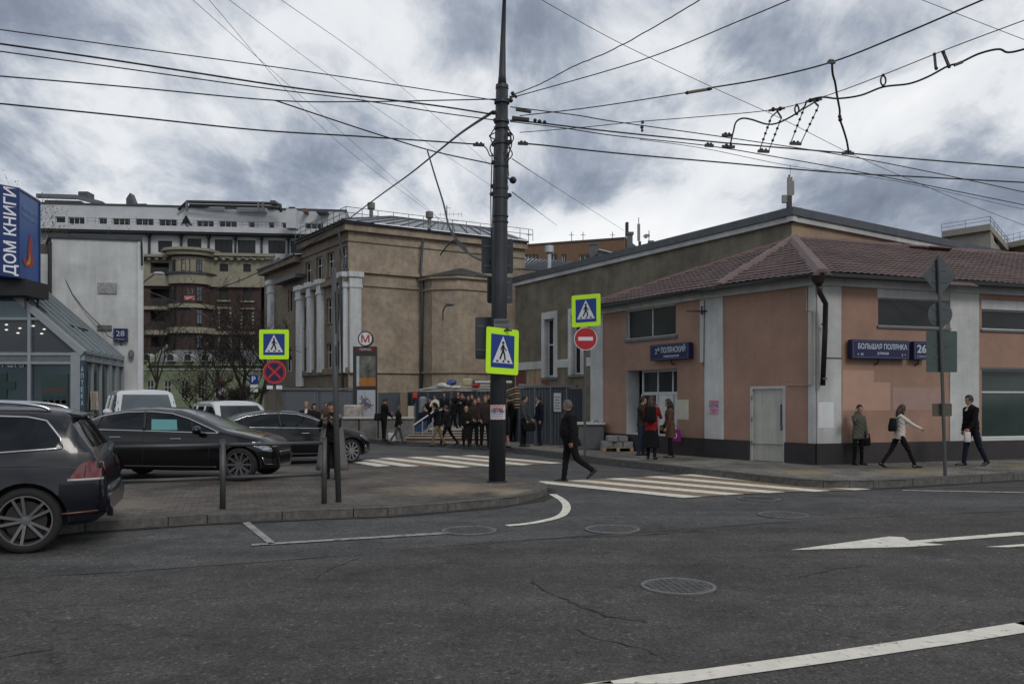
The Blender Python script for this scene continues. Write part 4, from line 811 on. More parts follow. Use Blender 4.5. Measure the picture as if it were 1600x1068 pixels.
t = thing('wall_lamp', 'curved street lamp arm fixed to the tan rounded bay', 'lamp', P(692, 498, 48.5)); q = MB(); q.tube([P(692, 500, 48.6), P(692, 487, 48.4), P(695, 479, 48), P(702, 475, 47.5)], .045, 6); q.build('arm', M_GREY, t); q = MB(); q.ball(P(703, 475, 47.4), (.28, .2, .12)); q.build('lamp_head', M_GREY, t)
q = MB(); q.tube([P(692, 500, 48.62), P(692, 570, 48.62)], .012, 4); q.build('cable', M_GREY, t)
# second tin roof between school and hall
q = MB(); t = thing('rear_roof', 'pale ribbed tin roof seen between the pole and the hall', 'roof', P(840, 430, 56)); A_, B_, C_, D_ = P(795, 421, 54), P(845, 424, 53), P(900, 409, 60), P(795, 401, 62)
D_ = P(800, 401, 62); C_ = P(895, 410, 60); q.add([A_, B_, C_, D_], [(0, 1, 2, 3)]); q.build('roof_sheet', M_TIN, t)
for i in range(16): f = i/15; q = MB(); q.bar(A_.lerp(B_, f)+Vector((0, 0, .05)), D_.lerp(C_, f)+Vector((0, 0, .05)), .06, .08); q.build('seam', M_DTIN, t)
q = MB(); q.add([P(795, 421, 54), P(845, 424, 53), P(845, 640, 53), P(795, 640, 54)], [(0, 1, 2, 3)]); q.build('wall', M_TAN, t)
# ---------------------------------------------------------------- brown brick block far behind
M_BRB = mat('brown_brick', (.17, .098, .06), .9, var=.15, vscale=2); bb_ = thing('brick_block', 'wide brown brick apartment block far behind the hall roof', 'building', P(890, 410, 150))
BW = Wall(tuple(P(700, 0, 152))[:2], tuple(P(976, 0, 140))[:2]); ztb = BW.z(900, 379)
bo = [R(BW, a, b, 397, 412, None, .5) for a, b in ((820, 829), (831, 841), (858, 870), (877, 885), (905, 921), (927, 941))]
wall_mesh(BW, 0, BW.len, 15, ztb, bo, mats=[M_BRB]*2, parent=bb_)
for o in bo: window(BW, o, bb_, M_WHITE, M_GLASSG, 2, depth=.4, fw=.14)
q = BW.mb(); q.box(0, BW.len, -.1, 14, ztb, ztb+.35); q.build('parapet', mat('brown_parapet', (.07, .05, .04), .9), bb_); r = R(BW, 855, 895, 372, 380); q = BW.mb(); q.box(r[0], r[1], 3, 8, r[2], r[3]); q.build('roof_house', mat('brown_parapet', (.07, .05, .04)), bb_)
q = BW.mb(); q.box(0, BW.len, 0.05, 14, 15, 15.2); q.build('base', M_BRB, bb_); q = BW.mb(); q.add([(BW.len, 0, 15), (BW.len, 14, 15), (BW.len, 14, ztb), (BW.len, 0, ztb)], [(0, 1, 2, 3)]); q.build('side_wall', M_BRB, bb_)
for x, pl_ in ((793, 'beside the big pole'), (826, 'tallest one'), (893, 'left of the roof house'), (911, 'right of the roof house'), (957, 'at its right end')): t = thing('roof_aerial', 'thin aerial mast on the far brown brick block, '+pl_, 'antenna', P(x, 380, 149), 0, 'aerials on the far brick block'); q = MB(); q.tube([P(x, 381, 149), P(x, 362 if x != 826 else 358, 149)], .06, 4); q.bar(P(x-4, 367, 149), P(x+4, 367, 149), .08, .08); q.build('mast', M_GREY, t)
# ---------------------------------------------------------------- apartment building far left
M_AW = mat('apt_white', (.5, .52, .54), .9, var=.05, vscale=.4, dirt=.12); M_AB = mat('apt_brick', (.05, .032, .027), .9, var=.15, vscale=1.5); M_ACR = mat('apt_cream', (.27, .25, .19), .9, var=.1, dirt=.15); M_DK = mat('dark_recess', (.012, .013, .014), .6)
apt = thing('apartment_building', 'tall apartment block with white attic storeys and dark brick lower storeys at the left', 'building', P(300, 625, 126))
AW = Wall(tuple(P(20, 0, 122))[:2], ang=6.5); AW.len = AW.u(542); Zp = lambda y, x=330: AW.z(x, y)
top_o = [R(AW, a, b, c, d, None, .4) for a, b, c, d in ((86, 102, 338, 348), (106, 132, 339, 350), (154, 167, 340, 350), (176, 203, 341, 351), (212, 240, 341.5, 351.5), (248, 276, 342.5, 352.5), (307, 334, 344.5, 354), (342, 370, 345, 354.5), (388, 398, 346.5, 355), (420, 428, 347.5, 356), (441, 449, 348, 356.5), (477, 505, 349, 357))]
mid_o = [R(AW, a, b, c, d, None, .5) for a, b, c, d in ((245, 267, 375, 393), (291, 313, 371.5, 389), (334, 362, 373, 395), (370, 398, 374, 397), (418, 445, 374.5, 395), (453, 480, 375.5, 395))]
zT = Zp(325); z0_, z1_ = Zp(356.5), Zp(364.5)
wall_mesh(AW, 0, AW.len, Zp(358), zT, top_o, mats=[M_AW]*2, parent=apt)
for o in top_o: window(AW, o, apt, M_WHITE, M_GLASS, 3 if o[1]-o[0] > 2 else 1, depth=.3, fw=.1)
W2 = Wall(tuple(AW.pt(0, 0, -.6))[:2], ang=6.5); W2.len = AW.len
mo2 = [(a, b, c, d, .3) for a, b, c, d, e in mid_o]; wall_mesh(W2, 0, W2.len, Zp(403), Zp(364), mo2, mats=[M_AW]*2, name='upper_wall', parent=apt)
for o in mo2: window(W2, o, apt, M_DK, M_GLASS, 3, depth=.2, fw=.12)
q = AW.mb(); q.box(0, AW.len, -1.1, .02, z1_, z0_); q.build('balcony_slab', M_AW, apt); q = AW.mb(); q.box(0, AW.len, -.9, .6, z1_-.3, z1_); q.build('soffit', M_DK, apt)
railing('balcony_railing', apt, [AW.pt(AW.u(140), z0_, 1.0), AW.pt(AW.u(515), z0_, 1.0)], .9, 30, .03, M_GREY)
q = AW.mb(); q.box(0, AW.len, -.15, 14, zT, zT+.25); q.build('parapet', M_DTIN, apt)
for x in (232, 282, 325, 367, 408, 450): u = AW.u(x); q = AW.mb(); q.box(u-.35, u+.35, -.8, .5, Zp(368), Zp(366)); q.box(u-.22, u+.22, -.4, .55, Zp(372), Zp(367.5)); q.box(u-.13, u+.13, .2, .58, Zp(400), Zp(371)); q.build('bracket', M_DK, apt)
# lower storeys: a bay, cream bands and dark brick
zl = Zp(403); rows = [(407, 428, M_ACR), (448, 476, M_AB), (483, 512, M_AB), (523, 552, M_AB), (560, 590, M_AB), (597, 625, M_AB)]
bx = [(271, 284.5), (289, 303), (312.5, 323.5), (345, 356), (380, 391), (416, 428)]
lo_o = []
for ri, (a, b, m) in enumerate(rows):
    for (x0, x1) in ((343, 356.5), (380, 392)) : lo_o.append(R(AW, x0, x1, a+5, b-4, 350, .35)+(ri,))
    lo_o.append(R(AW, 235, 264, a+3, b-1, 250, 2.0)+(ri,))
up = [o[:5] for o in lo_o if o[5] == 0]; dn = [o[:5] for o in lo_o if o[5] > 0]
wall_mesh(AW, 0, AW.len, Zp(447), zl, up, mats=[M_ACR]*2, name='cream_wall', parent=apt); wall_mesh(AW, 0, AW.u(408), 0, Zp(447)-.003, dn, mats=[M_AB]*2, name='brick_wall', parent=apt)
for o in up+dn:
    if o[4] < 1: window(AW, o, apt, M_DK, M_GLASS, 2, rows=((0, .7), (.7, 1)), depth=.25, fw=.12)
    else:
        q = AW.mb(); q.box(o[0], o[1], 1.9, 2.0, o[2], o[3]); q.build('loggia_back', M_DK, apt); q = AW.mb(); q.box(o[0], o[1], .0, .08, o[2], o[2]+.9); q.build('loggia_rail', M_BLACK, apt)
for (x0, x1) in ((341, 344), (359, 362), (376, 379), (394, 397)):
    for (a, b) in ((482, 515), (522, 545)):
        for k in range(6):
            r = R(AW, x0, x1, a+(b-a)*k/6, a+(b-a)*(k+.55)/6); q = AW.mb(); q.box(r[0], r[1], -.12, .02, r[2], r[3]); q.build('quoin', M_ACR, apt)
for (x0, x1, y) in ((340, 360, 469), (377, 398, 470), (340, 362, 480), (376, 398, 481)): r = R(AW, x0, x1, y, y+2.5); q = AW.mb(); q.box(r[0], r[1], -.35, .02, r[2], r[3]); q.build('window_sill', M_ACR, apt)
def apt_band(x0, x1, y0, y1, t, m=M_ACR, name='band'):
    r = R(AW, x0, x1, y0, y1, (x0+x1)/2); q = AW.mb(); q.box(r[0], r[1], -t, .02, r[2], r[3]); return q.build(name, m, apt)
apt_band(225, 266, 399, 403, 1.2); apt_band(334, 430, 397.5, 402, 1.2, name='cornice'); apt_band(225, 268, 431, 447, .5); apt_band(326, 408, 433, 449, .6); apt_band(225, 268, 479, 484, .6); apt_band(225, 268, 516, 523, .6); apt_band(326, 400, 518, 523, .5)
for x0, x1, y in ((218, 266, 403), (334, 420, 403.5)):
    n = int((x1-x0)/12)
    for i in range(n): apt_band(x0+12*i+3, x0+12*i+8, y, y+4, .9, name='corbel')
# rounded bay
bc0, bc1 = AW.u(266), AW.u(330); bd = 2.3
def bay_ring(z, k=1.0, ext=0):
    pts = []
    for i in range(9):
        t = i/8; u = bc0-ext+(bc1-bc0+2*ext)*t; pts.append(AW.pt(u, z, (bd+ext)*sin(pi*min(1, max(0, t)))**.45 if 0 < t < 1 else 0))
    return pts
def bay_seg(y0, y1, m, name, ext=0):
    q = MB(); q.loft([bay_ring(Zp(y1, 298), ext=ext), bay_ring(Zp(y0, 298), ext=ext)], caps=True, closed=False); return q.build(name, m, apt)
bay_seg(404, 430, M_ACR, 'bay_wall'); bay_seg(430, 446, M_ACR, 'bay_balcony', .5); bay_seg(446, 640, M_AB, 'bay_wall')
for y0, y1, e in ((392, 396, 1.4), (396, 402, .9), (477, 483, .5), (513, 522, .6), (428, 431, .8)): bay_seg(y0, y1, M_ACR if y0 != 428 else M_DTIN, 'bay_cornice', e)
for (a, b) in ((409, 427), (450, 473), (485, 508), (524, 545)):
    for (x0, x1, off, an) in ((290, 303.5, 2.37, 0), (312.5, 321, 2.2, 18), (275, 279, 2.1, -18)):
        cpt = AW.pt(AW.u((x0+x1)/2)-.0, Zp((a+b)/2, 298), off-.2); w_ = (x1-x0)*123/F; h_ = (b-a)*123/F
        M = Matrix.Translation(cpt) @ Matrix.Rotation(radians(6.5+an), 4, 'Z'); q = MB(M)
        for xx in (-w_/2, -.06, w_/2-.12): q.box(xx, xx+.12, -.12, .3, -h_/2, h_/2)
        q.box(-w_/2, w_/2, -.1, .3, h_/2-.12, h_/2); q.box(-w_/2, w_/2, -.1, .3, -h_/2, -h_/2+.12); q.box(-w_/2, w_/2, -.1, .3, h_/6, h_/6+.1); f_ = q.build('window', M_DK, apt, M=None)
        for sx in (-1, 1): q = MB(M); q.box(min(sx*.06, sx*(w_/2-.12)), max(sx*.06, sx*(w_/2-.12)), -.03, .25, -h_/2+.1, h_/2-.1); q.build('pane', mat('apt_glass', (.10, .12, .15), .12, var=.6, vscale=.3) if x0 != 275 else M_GLASS, f_)
t = thing('banner', 'small red and white banner hung on the rounded brick bay', 'banner', P(296, 465, 118)); q = MB(); a, b = P(288, 462, 118.2), P(304, 468, 118.2); q.box(a.x, b.x, a.y, a.y+.08, b.z, a.z); q.build('cloth', mat('banner_pink', (.55, .2, .2), .8, var=.5, vscale=3), t)
text('53', .8, Matrix.Translation(P(297, 459.5, 117.9)) @ Matrix.Rotation(pi/2, 4, 'X'), M_GREY, t, width=.9)
# attic roofscape
q = AW.mb(); r = R(AW, 60, 118, 308, 324); q.box(r[0], r[1], 2, 10, zT, r[3]); q.build('attic_wall', mat('attic_grey', (.2, .21, .22), .9), apt)
q = MB(); a, b, c_, d_ = P(58, 306, 124), P(120, 308, 124), P(160, 318, 124), P(165, 325, 124); 
for e_, f_ in ((a, b), (b, c_), (c_, d_)): q.bar(e_, f_, .6, .6)
q.build('roof_frame', M_GREY, apt)
for x0, x1 in ((79, 87), (94, 99)): r = R(AW, x0, x1, 313, 320); q = AW.mb(); q.box(r[0], r[1], 1.9, 2.02, r[2], r[3]); q.build('skylight', mat('skylight', (.5, .55, .6), .1), apt)
def lump(px0, px1, y0, y1, name, m=M_GREY, Y=125): a, b = P(px0, y0, Y), P(px1, y1, Y); q = MB(); q.box(a.x, b.x, Y, Y+2, b.z, a.z); return q.build(name, m, apt)
lump(122, 137, 299, 310, 'roof_unit', M_ZINC); q = MB(); a, b, c_ = P(197, 326, 125), P(203, 301, 125), P(213, 326, 125); q.prism([(a.x, 125), (c_.x, 125), (c_.x, 127), (a.x, 127)], a.z, a.z+.1); q.add([a, P(197, 310, 125), b, c_, a+Vector((0, 1.5, 0)), P(197, 310, 126.5), b+Vector((0, 1.5, 0)), c_+Vector((0, 1.5, 0))], [(0, 1, 2, 3), (7, 6, 5, 4), (0, 4, 5, 1), (1, 5, 6, 2), (2, 6, 7, 3)]); q.build('roof_fin', M_ZINC, apt)
lump(212, 228, 318, 326, 'roof_hatch', M_ZINC); lump(320, 350, 323, 329, 'roof_hatch', M_AW); lump(370, 415, 324, 330, 'roof_hatch', M_AW); lump(422, 430, 313, 319, 'pipe_cap', M_DTIN)
q = MB(); 
q.tube([P(279, 328, 124), P(292, 315, 124), P(430, 318, 124), P(438, 320, 124), P(439, 331, 124)], .24, 8); q.tube([P(296, 320, 123.6), P(425, 323, 123.6), P(436, 325, 123.6)], .2, 8); q.build('roof_duct', mat('duct_dark', (.035, .033, .032), .6), apt, smooth=True)
for x in (292, 404, 411): q = MB(); q.bar(P(x, 315, 123.3), P(x, 330, 123.3), .3, .3); q.build('duct_support', M_GREY, apt)
lump(447, 462, 326, 356, 'chimney_stack', M_AW, 121.4); lump(451, 460, 323, 326, 'chimney_cap', M_DTIN, 121.4); lump(473, 478, 325, 331, 'roof_pipe', M_BRB); lump(494, 510, 328, 332, 'roof_hatch', M_DTIN)
q = AW.mb(); q.add([(0, 0, zT), (AW.len, 0, zT), (AW.len, 14, zT), (0, 14, zT), (AW.len, 0, 0), (AW.len, 14, 0), (0, 14, 0)], [(0, 1, 2, 3), (1, 4, 5, 2), (2, 5, 6, 3)]); q.build('roof', M_DTIN, apt)
# ---------------------------------------------------------------- low green mansion
M_GRN = mat('green_plaster', (.19, .23, .14), .9, var=.1, dirt=.2); M_SLATE = mat('grey_tin', (.085, .09, .095), .55, .2, var=.15, vscale=.8)
gh = thing('green_house', 'low pale green house with grey tin roof and round dormers', 'building', P(290, 640, 80)); GW = Wall(tuple(P(180, 0, 80))[:2], ang=2); GW.len = GW.u(420)
go = [R(GW, a, b, 594, 623, None, .2) for a, b in ((229, 240.5), (256, 267.5), (283, 294), (308, 320), (335, 347))]
wall_mesh(GW, 0, GW.len, 0, GW.z(300, 571), go, mats=[M_GRN]*2, parent=gh)
for o in go: window(GW, o, gh, mat('dull_white', (.33, .34, .3), .7), M_GLASS, 2, rows=((0, .65), (.65, 1)), fw=.1, depth=.08, sill=M_GRN)
cornice(GW, GW.z(300, 571), .35, .45, M_GRN, gh); cornice(GW, GW.z(300, 578), .18, .12, mat('dull_white', (.33, .34, .3)), gh, name='string_course')
q = MB(); a, b, c_, d_ = GW.pt(0, GW.z(300, 567), .5), GW.pt(GW.len, GW.z(300, 567), .5), GW.pt(GW.len-2, GW.z(300, 544), -2.5), GW.pt(GW.u(262), GW.z(300, 544), -2.5); q.add([a, b, c_, d_], [(0, 1, 2, 3)]); q.build('roof_slope', M_SLATE, gh)
q = MB(); q.add([a, d_, d_+Vector((0, 9, 0)), a+Vector((0, 12, 0)), c_, c_+Vector((0, 9, 0))], [(0, 1, 2, 3), (1, 4, 5, 2)]); q.build('roof_back', M_SLATE, gh)
q = MB(); q.bar(P(222, 577, 78.5), P(262, 539, 79.5), .3, .25); q.build('roof_edge', M_GRN, gh)
for x in (229, 266, 293, 320):
    c_ = P(x, 554.5, 79.3); q = MB(); r = .42; n = 14
    q.loft([[(c_.x+cos(pi*i/n)*rr_, c_.y+dy, c_.z-.25+sin(pi*i/n)*rr_*1.05) for i in range(n+1)]+[(c_.x-rr_, c_.y+dy, c_.z-.6), (c_.x+rr_, c_.y+dy, c_.z-.6)] for rr_, dy in ((.42, .9), (.42, 0), (.34, -.01), (.33, .12))], caps=True); q.build('dormer', mat('dull_white', (.33, .34, .3)), gh); q = MB(); q.cbox((c_.x, c_.y+.08, c_.z-.1), .6, .04, .75); q.build('pane', M_GLASS, gh)
# ---------------------------------------------------------------- white building no. 28
wb = thing('white_building', 'windowless white wall of the building behind the glass pharmacy', 'building', P(150, 625, 32)); M_WBW = mat('white_brick_wall', (.6, .615, .61), .9, var=.1, vscale=1.4, bump=.3, bscale=16, dirt=.2, streak=.14)
WW = Wall(tuple(P(80.5, 0, 31.6))[:2], tuple(P(222.5, 0, 32.2))[:2]); zw = WW.z(150, 374)
_a, _b = WW.pt(0, 0), WW.pt(WW.len, 0); _fp = [(_a.x, _a.y), (_b.x, _b.y), (_b.x-5.6, _b.y+9), (_a.x-5.6, _a.y+9)]
q = MB(); q.prism(_fp, 0, zw); q.build('wall', M_WBW, wb)
q = MB(); q.prism([(_a.x-.1, _a.y-.1), (_b.x+.05, _b.y-.1), (_b.x-5.5, _b.y+9.1), (_a.x-5.8, _a.y+9.1)], zw+.002, zw+.14); q.build('roof_edge', M_DTIN, wb); q = WW.mb(); q.box(WW.len-.16, WW.len+.02, -.04, .1, 0, zw-.002); q.build('corner_strip', mat('white_strip', (.6, .61, .62), .7, var=.05), wb)
q = WW.mb(); q.box(-6, -.15, .6, 9, 0, WW.z(80, 393)); q.build('side_wall', M_WBW, wb); q = WW.mb(); q.box(-6, -.15, .5, .6, WW.z(70, 456)-.5, WW.z(70, 456)); q.build('ledge', M_GREY, wb)
q = WW.mb(); q.box(-7, -.15, .9, 9, WW.z(80, 393), WW.z(80, 375)); q.build('step_wall', mat('brown_attic', (.09, .075, .06), .9), wb)
q = MB(); q.tube([WW.pt(-.02, WW.z(82, 378), .12), WW.pt(-.02, WW.z(82, 471), .12)], .07, 7); q.build('drainpipe', M_BLACK, wb); q = MB(); q.tube([P(218, 374, 31.9), P(221, 377, 31.9), P(222, 415, 32.0)], .04, 6); q.build('cable', M_BLACK, wb)
pc = [P(x, y, 31.7) for x, y in ((83, 398), (90, 407), (100, 432), (113, 459), (130, 481), (143, 495), (160, 511), (168, 524), (185, 533), (189, 537))]; q = MB(); q.tube(pc, .018, 5); q.build('cable', M_BLACK, wb)
for r in range(1, 24):                                # brick courses that show as faint joints
    pass
r = WW.rect(153, 183, 441.5, 458.5); q = WW.mb(); q.box(r[0], r[1], -.06, .01, r[2], r[3]); q.build('relief_plate', mat('relief', (.3, .3, .29), .8, var=.5, vscale=14, bump=1, bscale=25), wb)
r = WW.rect(153, 175, 508, 515.5); q = WW.mb(); q.box(r[0], r[1], -.1, .01, r[2], r[3]); q.build('ledge_block', M_CONC, wb)
WW0 = WW; street_sign(WW, 179.5, 201, 513.5, 533.5, 'square navy house number sign 28 on the white wall', [('28', .5, .4, .42, .62, .008), ('Б. Полянка ул.', .5, .14, .09, .7, .01)])
t = thing('wall_fitting', 'small round white fitting on the wall under number sign 28', 'fitting', P(205, 555, 31.9)); q = MB(); q.ball(P(205, 553, 31.95), (.12, .1, .18)); q.build('shell', M_CONC, t); 
# ---------------------------------------------------------------- glass pharmacy pavilion
M_AL = mat('aluminium', (.3, .33, .35), .45, .5, var=.08); M_GP = mat('pharmacy_glass', (.02, .042, .048), .07, spec=.7, var=.5, vscale=.35); M_GR = mat('roof_glass', (.11, .16, .155), .12, spec=.6, var=.35, vscale=.5); M_GT = mat('teal_glass', (.075, .15, .165), .08, spec=.6, var=.3, vscale=.5)
ph = thing('glass_pavilion', 'pharmacy pavilion of aluminium framed glass with a sloping glazed roof', 'building', P(130, 625, 26.5))
Yp = 26.5; pc0 = P(128, 0, Yp); pce = P(190, 0, 31.4); PF = Wall((pc0.x, Yp), (pc0.x-7, Yp)); PS = Wall((pc0.x, Yp), (pce.x, 31.4), out=(1, -.3)); ze = H+77*Yp/F
slope = .856; rake = lambda u: ze+slope*u
# front panes between mullions
mul = [0, .18, 1.72, 3.5, 5.3, 7.0]; zm1, zm2, zm3 = ze-.02, ze-.42, H+(HY-500)/F*Yp
def fbar(u0, u1, z0, z1, t=.1, nm='mullion', m=M_AL): q = PF.mb(); q.box(u0, u1, -t, .06, z0, z1); return q.build(nm, m, ph)
fbar(0, .3, .1, ze-.05, .12)
for u in (PF.u(48), PF.u(48)+1.8, PF.u(48)+3.6): fbar(u-.05, u+.05, .1, rake(u)-.12)
u48 = PF.u(48); fbar(.3, 7, zm2, zm2+.07, .09, 'transom'); fbar(.0, 7, zm1-.12, zm1-.04, .09, 'transom'); fbar(.3, 7, zm2+.07, zm1-.12, .05, 'band', M_GREY); fbar(u48-.3, 7, zm3, zm3+.08, .09, 'transom'); fbar(.3, 7, .1, .4, .08, 'base', M_GREY)
def fpane(poly, m, nm='pane'):
    q = PF.mb(); q.add([(u, .0, z) for u, z in poly], [tuple(range(len(poly)))]); return q.build(nm, m, ph)
us_ = [.3, u48, u48+1.8, u48+3.6]
for a, b in zip(us_, us_[1:]):
    fpane([(a, .4), (b, .4), (b, zm2), (a, zm2)], M_GP)
    if a > 1: fpane([(a, zm1), (b, zm1), (b, zm3), (a, zm3)], mat('dim_glass', (.045, .05, .055), .1, spec=.6)); fpane([(a, zm3), (b, zm3), (b, rake(b)), (a, rake(a))], M_GT)
    else: fpane([(a-.3, zm1), (b, zm1), (b, rake(b)), (a-.3, rake(a-.3))], mat('dim_glass', (.045, .05, .055), .1))
q = MB(); q.bar(PF.pt(-.1, rake(-.1), .06), PF.pt(7, rake(7), .06), .16, .2, up=(0, 0, 1)); q.build('rake_beam', M_AL, ph)
# ceiling spotlights glimpsed through the glass
M_SPOT = mat('spot_light', (1, .97, .9), .5, emit=.6)
for (x, y), pw_ in zip(((10, 507), (10, 515), (31, 512.5), (28, 520), (52, 509), (69, 514), (65, 521)), ('upper of the leftmost pair', 'lower of the leftmost pair', 'upper one just left of the mullion', 'lower one just left of the mullion', 'faint single one just right of the mullion', 'upper one of the right pair', 'lower one of the right pair')): t = thing('ceiling_spotlight', 'small glowing spotlight behind the pharmacy glass, '+pw_, 'spotlight', P(x, y, Yp-.02), 0, 'ceiling spotlights in the pharmacy'); c_ = P(x, y, Yp-.012); q = MB(Matrix.Translation(c_) @ Matrix.Diagonal((1.3, 1, .6, 1)) @ Matrix.Translation(-c_)); q.lathe([(0, -.012), (.035, -.01), (.04, .01), (0, .012)], 10, axis='Y', c=c_); q.build('lens', M_SPOT, t)
# side wall and lean-to roof
ns = 5; zs0 = ze
for i in range(ns+1):
    u = PS.len*i/ns; q = PS.mb(); q.box(u-.04, u+.04, -.08, .06, .1, zs0-.05); q.build('mullion', M_AL, ph)
    if i < ns: q = PS.mb(); q.box(u+.04, u+PS.len/ns-.04, 0, .02, .4, zs0-.32); q.build('pane', M_GP, ph)
for z_, h_ in ((zs0-.32, .05), (zs0-.08, .08), (.3, .1)): q = PS.mb(); q.box(0, PS.len, -.1, .06, z_, z_+h_); q.build('transom', M_AL, ph)
q = PS.mb(); q.box(0, PS.len, -.03, .03, zs0-.27, zs0-.08); q.build('band', M_AL, ph)
e_a, e_b = PS.pt(0, ze, .08), PS.pt(PS.len, ze, .08); up_ = Vector((-1, 0, slope)); Lr = 7.2
nb = 6
for i in range(nb):
    a = e_a.lerp(e_b, i/nb); b = e_a.lerp(e_b, (i+1)/nb); q = MB(); q.add([a, b, b+up_*Lr, a+up_*Lr], [(0, 1, 2, 3)]); q.build('roof_pane', M_GR, ph)
    q = MB(); q.bar(b+Vector((0, 0, .04)), b+up_*Lr+Vector((0, 0, .04)), .07, .08); q.build('glazing_bar', M_AL, ph)
q = MB(); q.bar(P(82, 501, 27.5), P(137, 516, 30), .05, .05); q.build('stay_rod', M_BLACK, ph)
# lettering, cross, notices on the glass
M_DLET = mat('frosted_letters', (.2, .24, .25), .6); text('АПТЕКА', .36, frontM(PF, PF.u(10), H+(HY-573)/F*Yp, .03), M_DLET, ph, bold=.01, width=1.55)
q = PF.mb(); M_GX = mat('green_cross', (.01, .035, .03), .4); uc, zc2 = PF.u(5), H+(HY-602)/F*Yp; q.box(uc-.4, uc+.4, -.03, -.01, zc2-.13, zc2+.13); q.box(uc-.13, uc+.13, -.032, -.012, zc2-.4, zc2+.4); q.build('pharmacy_cross', M_GX, ph)
ua, ub = PF.u(107), PF.u(66); q = PF.mb(); q.box(ua, ub, -.03, -.01, .9, H+(HY-584)/F*Yp); q.build('window_notice', mat('notice_dark', (.02, .045, .04), .3, var=.2), ph)
for y_, h_ in ((609, .12), (628, .12)): q = PF.mb(); z_ = H+(HY-y_)/F*Yp; q.box(ua+.05, ub-.05, -.036, -.03, z_-h_/2, z_+h_/2); q.build('notice_band', mat('notice_red', (.07, .035, .03), .5, var=.4, vscale=20), ph)
for i in range(4): q = PF.mb(); q.box(ua+.06+i*.2, ua+.2+i*.2, -.036, -.03, 1.6, 1.85); q.build('notice_square', M_GX, ph)
M_NEON = mat('neon_letters', (.4, .6, .65), .5, emit=.0)
for i, ch in enumerate('АПТЕКА'): text(ch, .15, frontM(PF, PF.u(132), H+(HY-578-10.5*i)/F*Yp-.05, .14), M_NEON, ph, width=.08)
# lettering strip at corner on its own board
q = PF.mb(); q.box(PF.u(134.5), PF.u(129.5), -.13, .02, .4, ze-.3); q.build('letter_board', mat('board_blue', (.03, .06, .09), .4), ph)
t = thing('hanging_clothes', 'pale scarves hung beside the pharmacy corner', 'clothes', P(146, 630, 27.4)); q = MB()
for i, x in enumerate((139, 143, 147, 151)): a, b = P(x, 611, 27.4), P(x+1.5, 640, 27.4); q.bar(a, b, .09, .03+.02*(i % 2))
q.build('scarf', mat('pale_cloth', (.4, .35, .3), .9, var=.3, vscale=9), t)
# blue rotating sign box
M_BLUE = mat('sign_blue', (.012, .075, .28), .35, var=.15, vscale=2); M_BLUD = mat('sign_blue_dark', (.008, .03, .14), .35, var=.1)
s28, s62 = P(28.5, 0, 25.5), P(62, 0, 27.2); bs = thing('sign_box', 'tall blue box sign reading ДОМ КНИГИ above the glass pavilion', 'sign', (s28.x, s28.y, 5))
zb_, zt_ = H+191*25.5/F, H+332*25.5/F; sA = Wall((s28.x, s28.y), (s62.x, s62.y), out=(1, -.5)); s00 = P(-14, 0, 24.9); sB = Wall((s00.x, s00.y), (s28.x, s28.y))
L4 = Vector((s28.x-1.9, s28.y+1.2)); q = MB(); q.prism([(s00.x, s00.y), (s28.x, s28.y), (s62.x, s62.y), (L4.x-.6, L4.y+1)], zb_, zt_); q.build('box', M_BLUE, bs)
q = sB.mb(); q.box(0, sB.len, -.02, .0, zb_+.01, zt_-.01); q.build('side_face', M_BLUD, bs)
for w_ in (sA,):
    for (a, b, c, d) in ((0, w_.len, zb_, zb_+.06), (0, w_.len, zt_-.06, zt_), (0, .05, zb_+.06, zt_-.06), (w_.len-.05, w_.len, zb_+.06, zt_-.06)): q = w_.mb(); q.box(a, b, -.03, .0, c, d); q.build('frame_edge', M_BLUD, bs)
Mv = frontM(sB, sB.u(17.5)+.12, (zb_+zt_)/2, .025) @ Matrix.Rotation(pi/2, 4, 'Z'); M_WL = mat('white_letters', (.82, .84, .86), .5)
text('ДОМ КНИГИ', .33, Mv, M_WL, bs, bold=.015, width=zt_-zb_-.1)
for k in range(0): pass
M_LG = mat('letters_pale', (.2, .3, .5), .6)
text('Молодая', .14, frontM(sA, sA.len*.5, zt_-.6, .01), M_LG, bs, width=1.1); text('гвардия', .14, frontM(sA, sA.len*.5, zt_-.82, .01), M_LG, bs, width=1.1)
q = sA.mb(); fl = [(.5, 1.75), (.62, 1.35), (.58, 1.0), (.75, .62), (.5, .38), (.2, .36), (.05, .55), (.1, .7), (.28, .6), (.36, .75), (.33, 1.05), (.42, 1.4)]; fl = [(x*1.35+.25, z*.8+zb_+.15) for x, z in fl]
q.add([(x, -.012, z) for x, z in fl], [tuple(range(len(fl)))]); o = q.build('flame_mark', mat('flame_red', (.35, .03, .012), .5), bs)
bm = bmesh.new(); bm.from_mesh(o.data); bmesh.ops.triangulate(bm, faces=bm.faces); bm.to_mesh(o.data); bm.free()
q = sA.mb(); fl = [(.25, .42), (.45, .5), (.5, .75), (.44, .95), (.42, .7), (.3, .55)]; fl = [(x*1.35+.25, z*.8+zb_+.15) for x, z in fl]; q.add([(x, -.016, z) for x, z in fl], [tuple(range(len(fl)))]); o = q.build('flame_core', mat('flame_yellow', (.6, .3, .03), .5), bs); bm = bmesh.new(); bm.from_mesh(o.data); bmesh.ops.triangulate(bm, faces=bm.faces); bm.to_mesh(o.data); bm.free()
for x, y_, Y_ in ((59, 462, 27.0), (40, 450, 26.0)): q = MB(); a = P(x, y_-30, Y_); a.z = zb_; q.tube([a, (a.x, a.y, a.z-.9)], .03, 6); q.build('support_rod', M_BLACK, bs)
q = MB(); q.box(s28.x-1.6, s28.x+.1, s28.y+.2, s28.y+1.5, zb_-.5, zb_); q.build('mount', M_BLACK, bs)
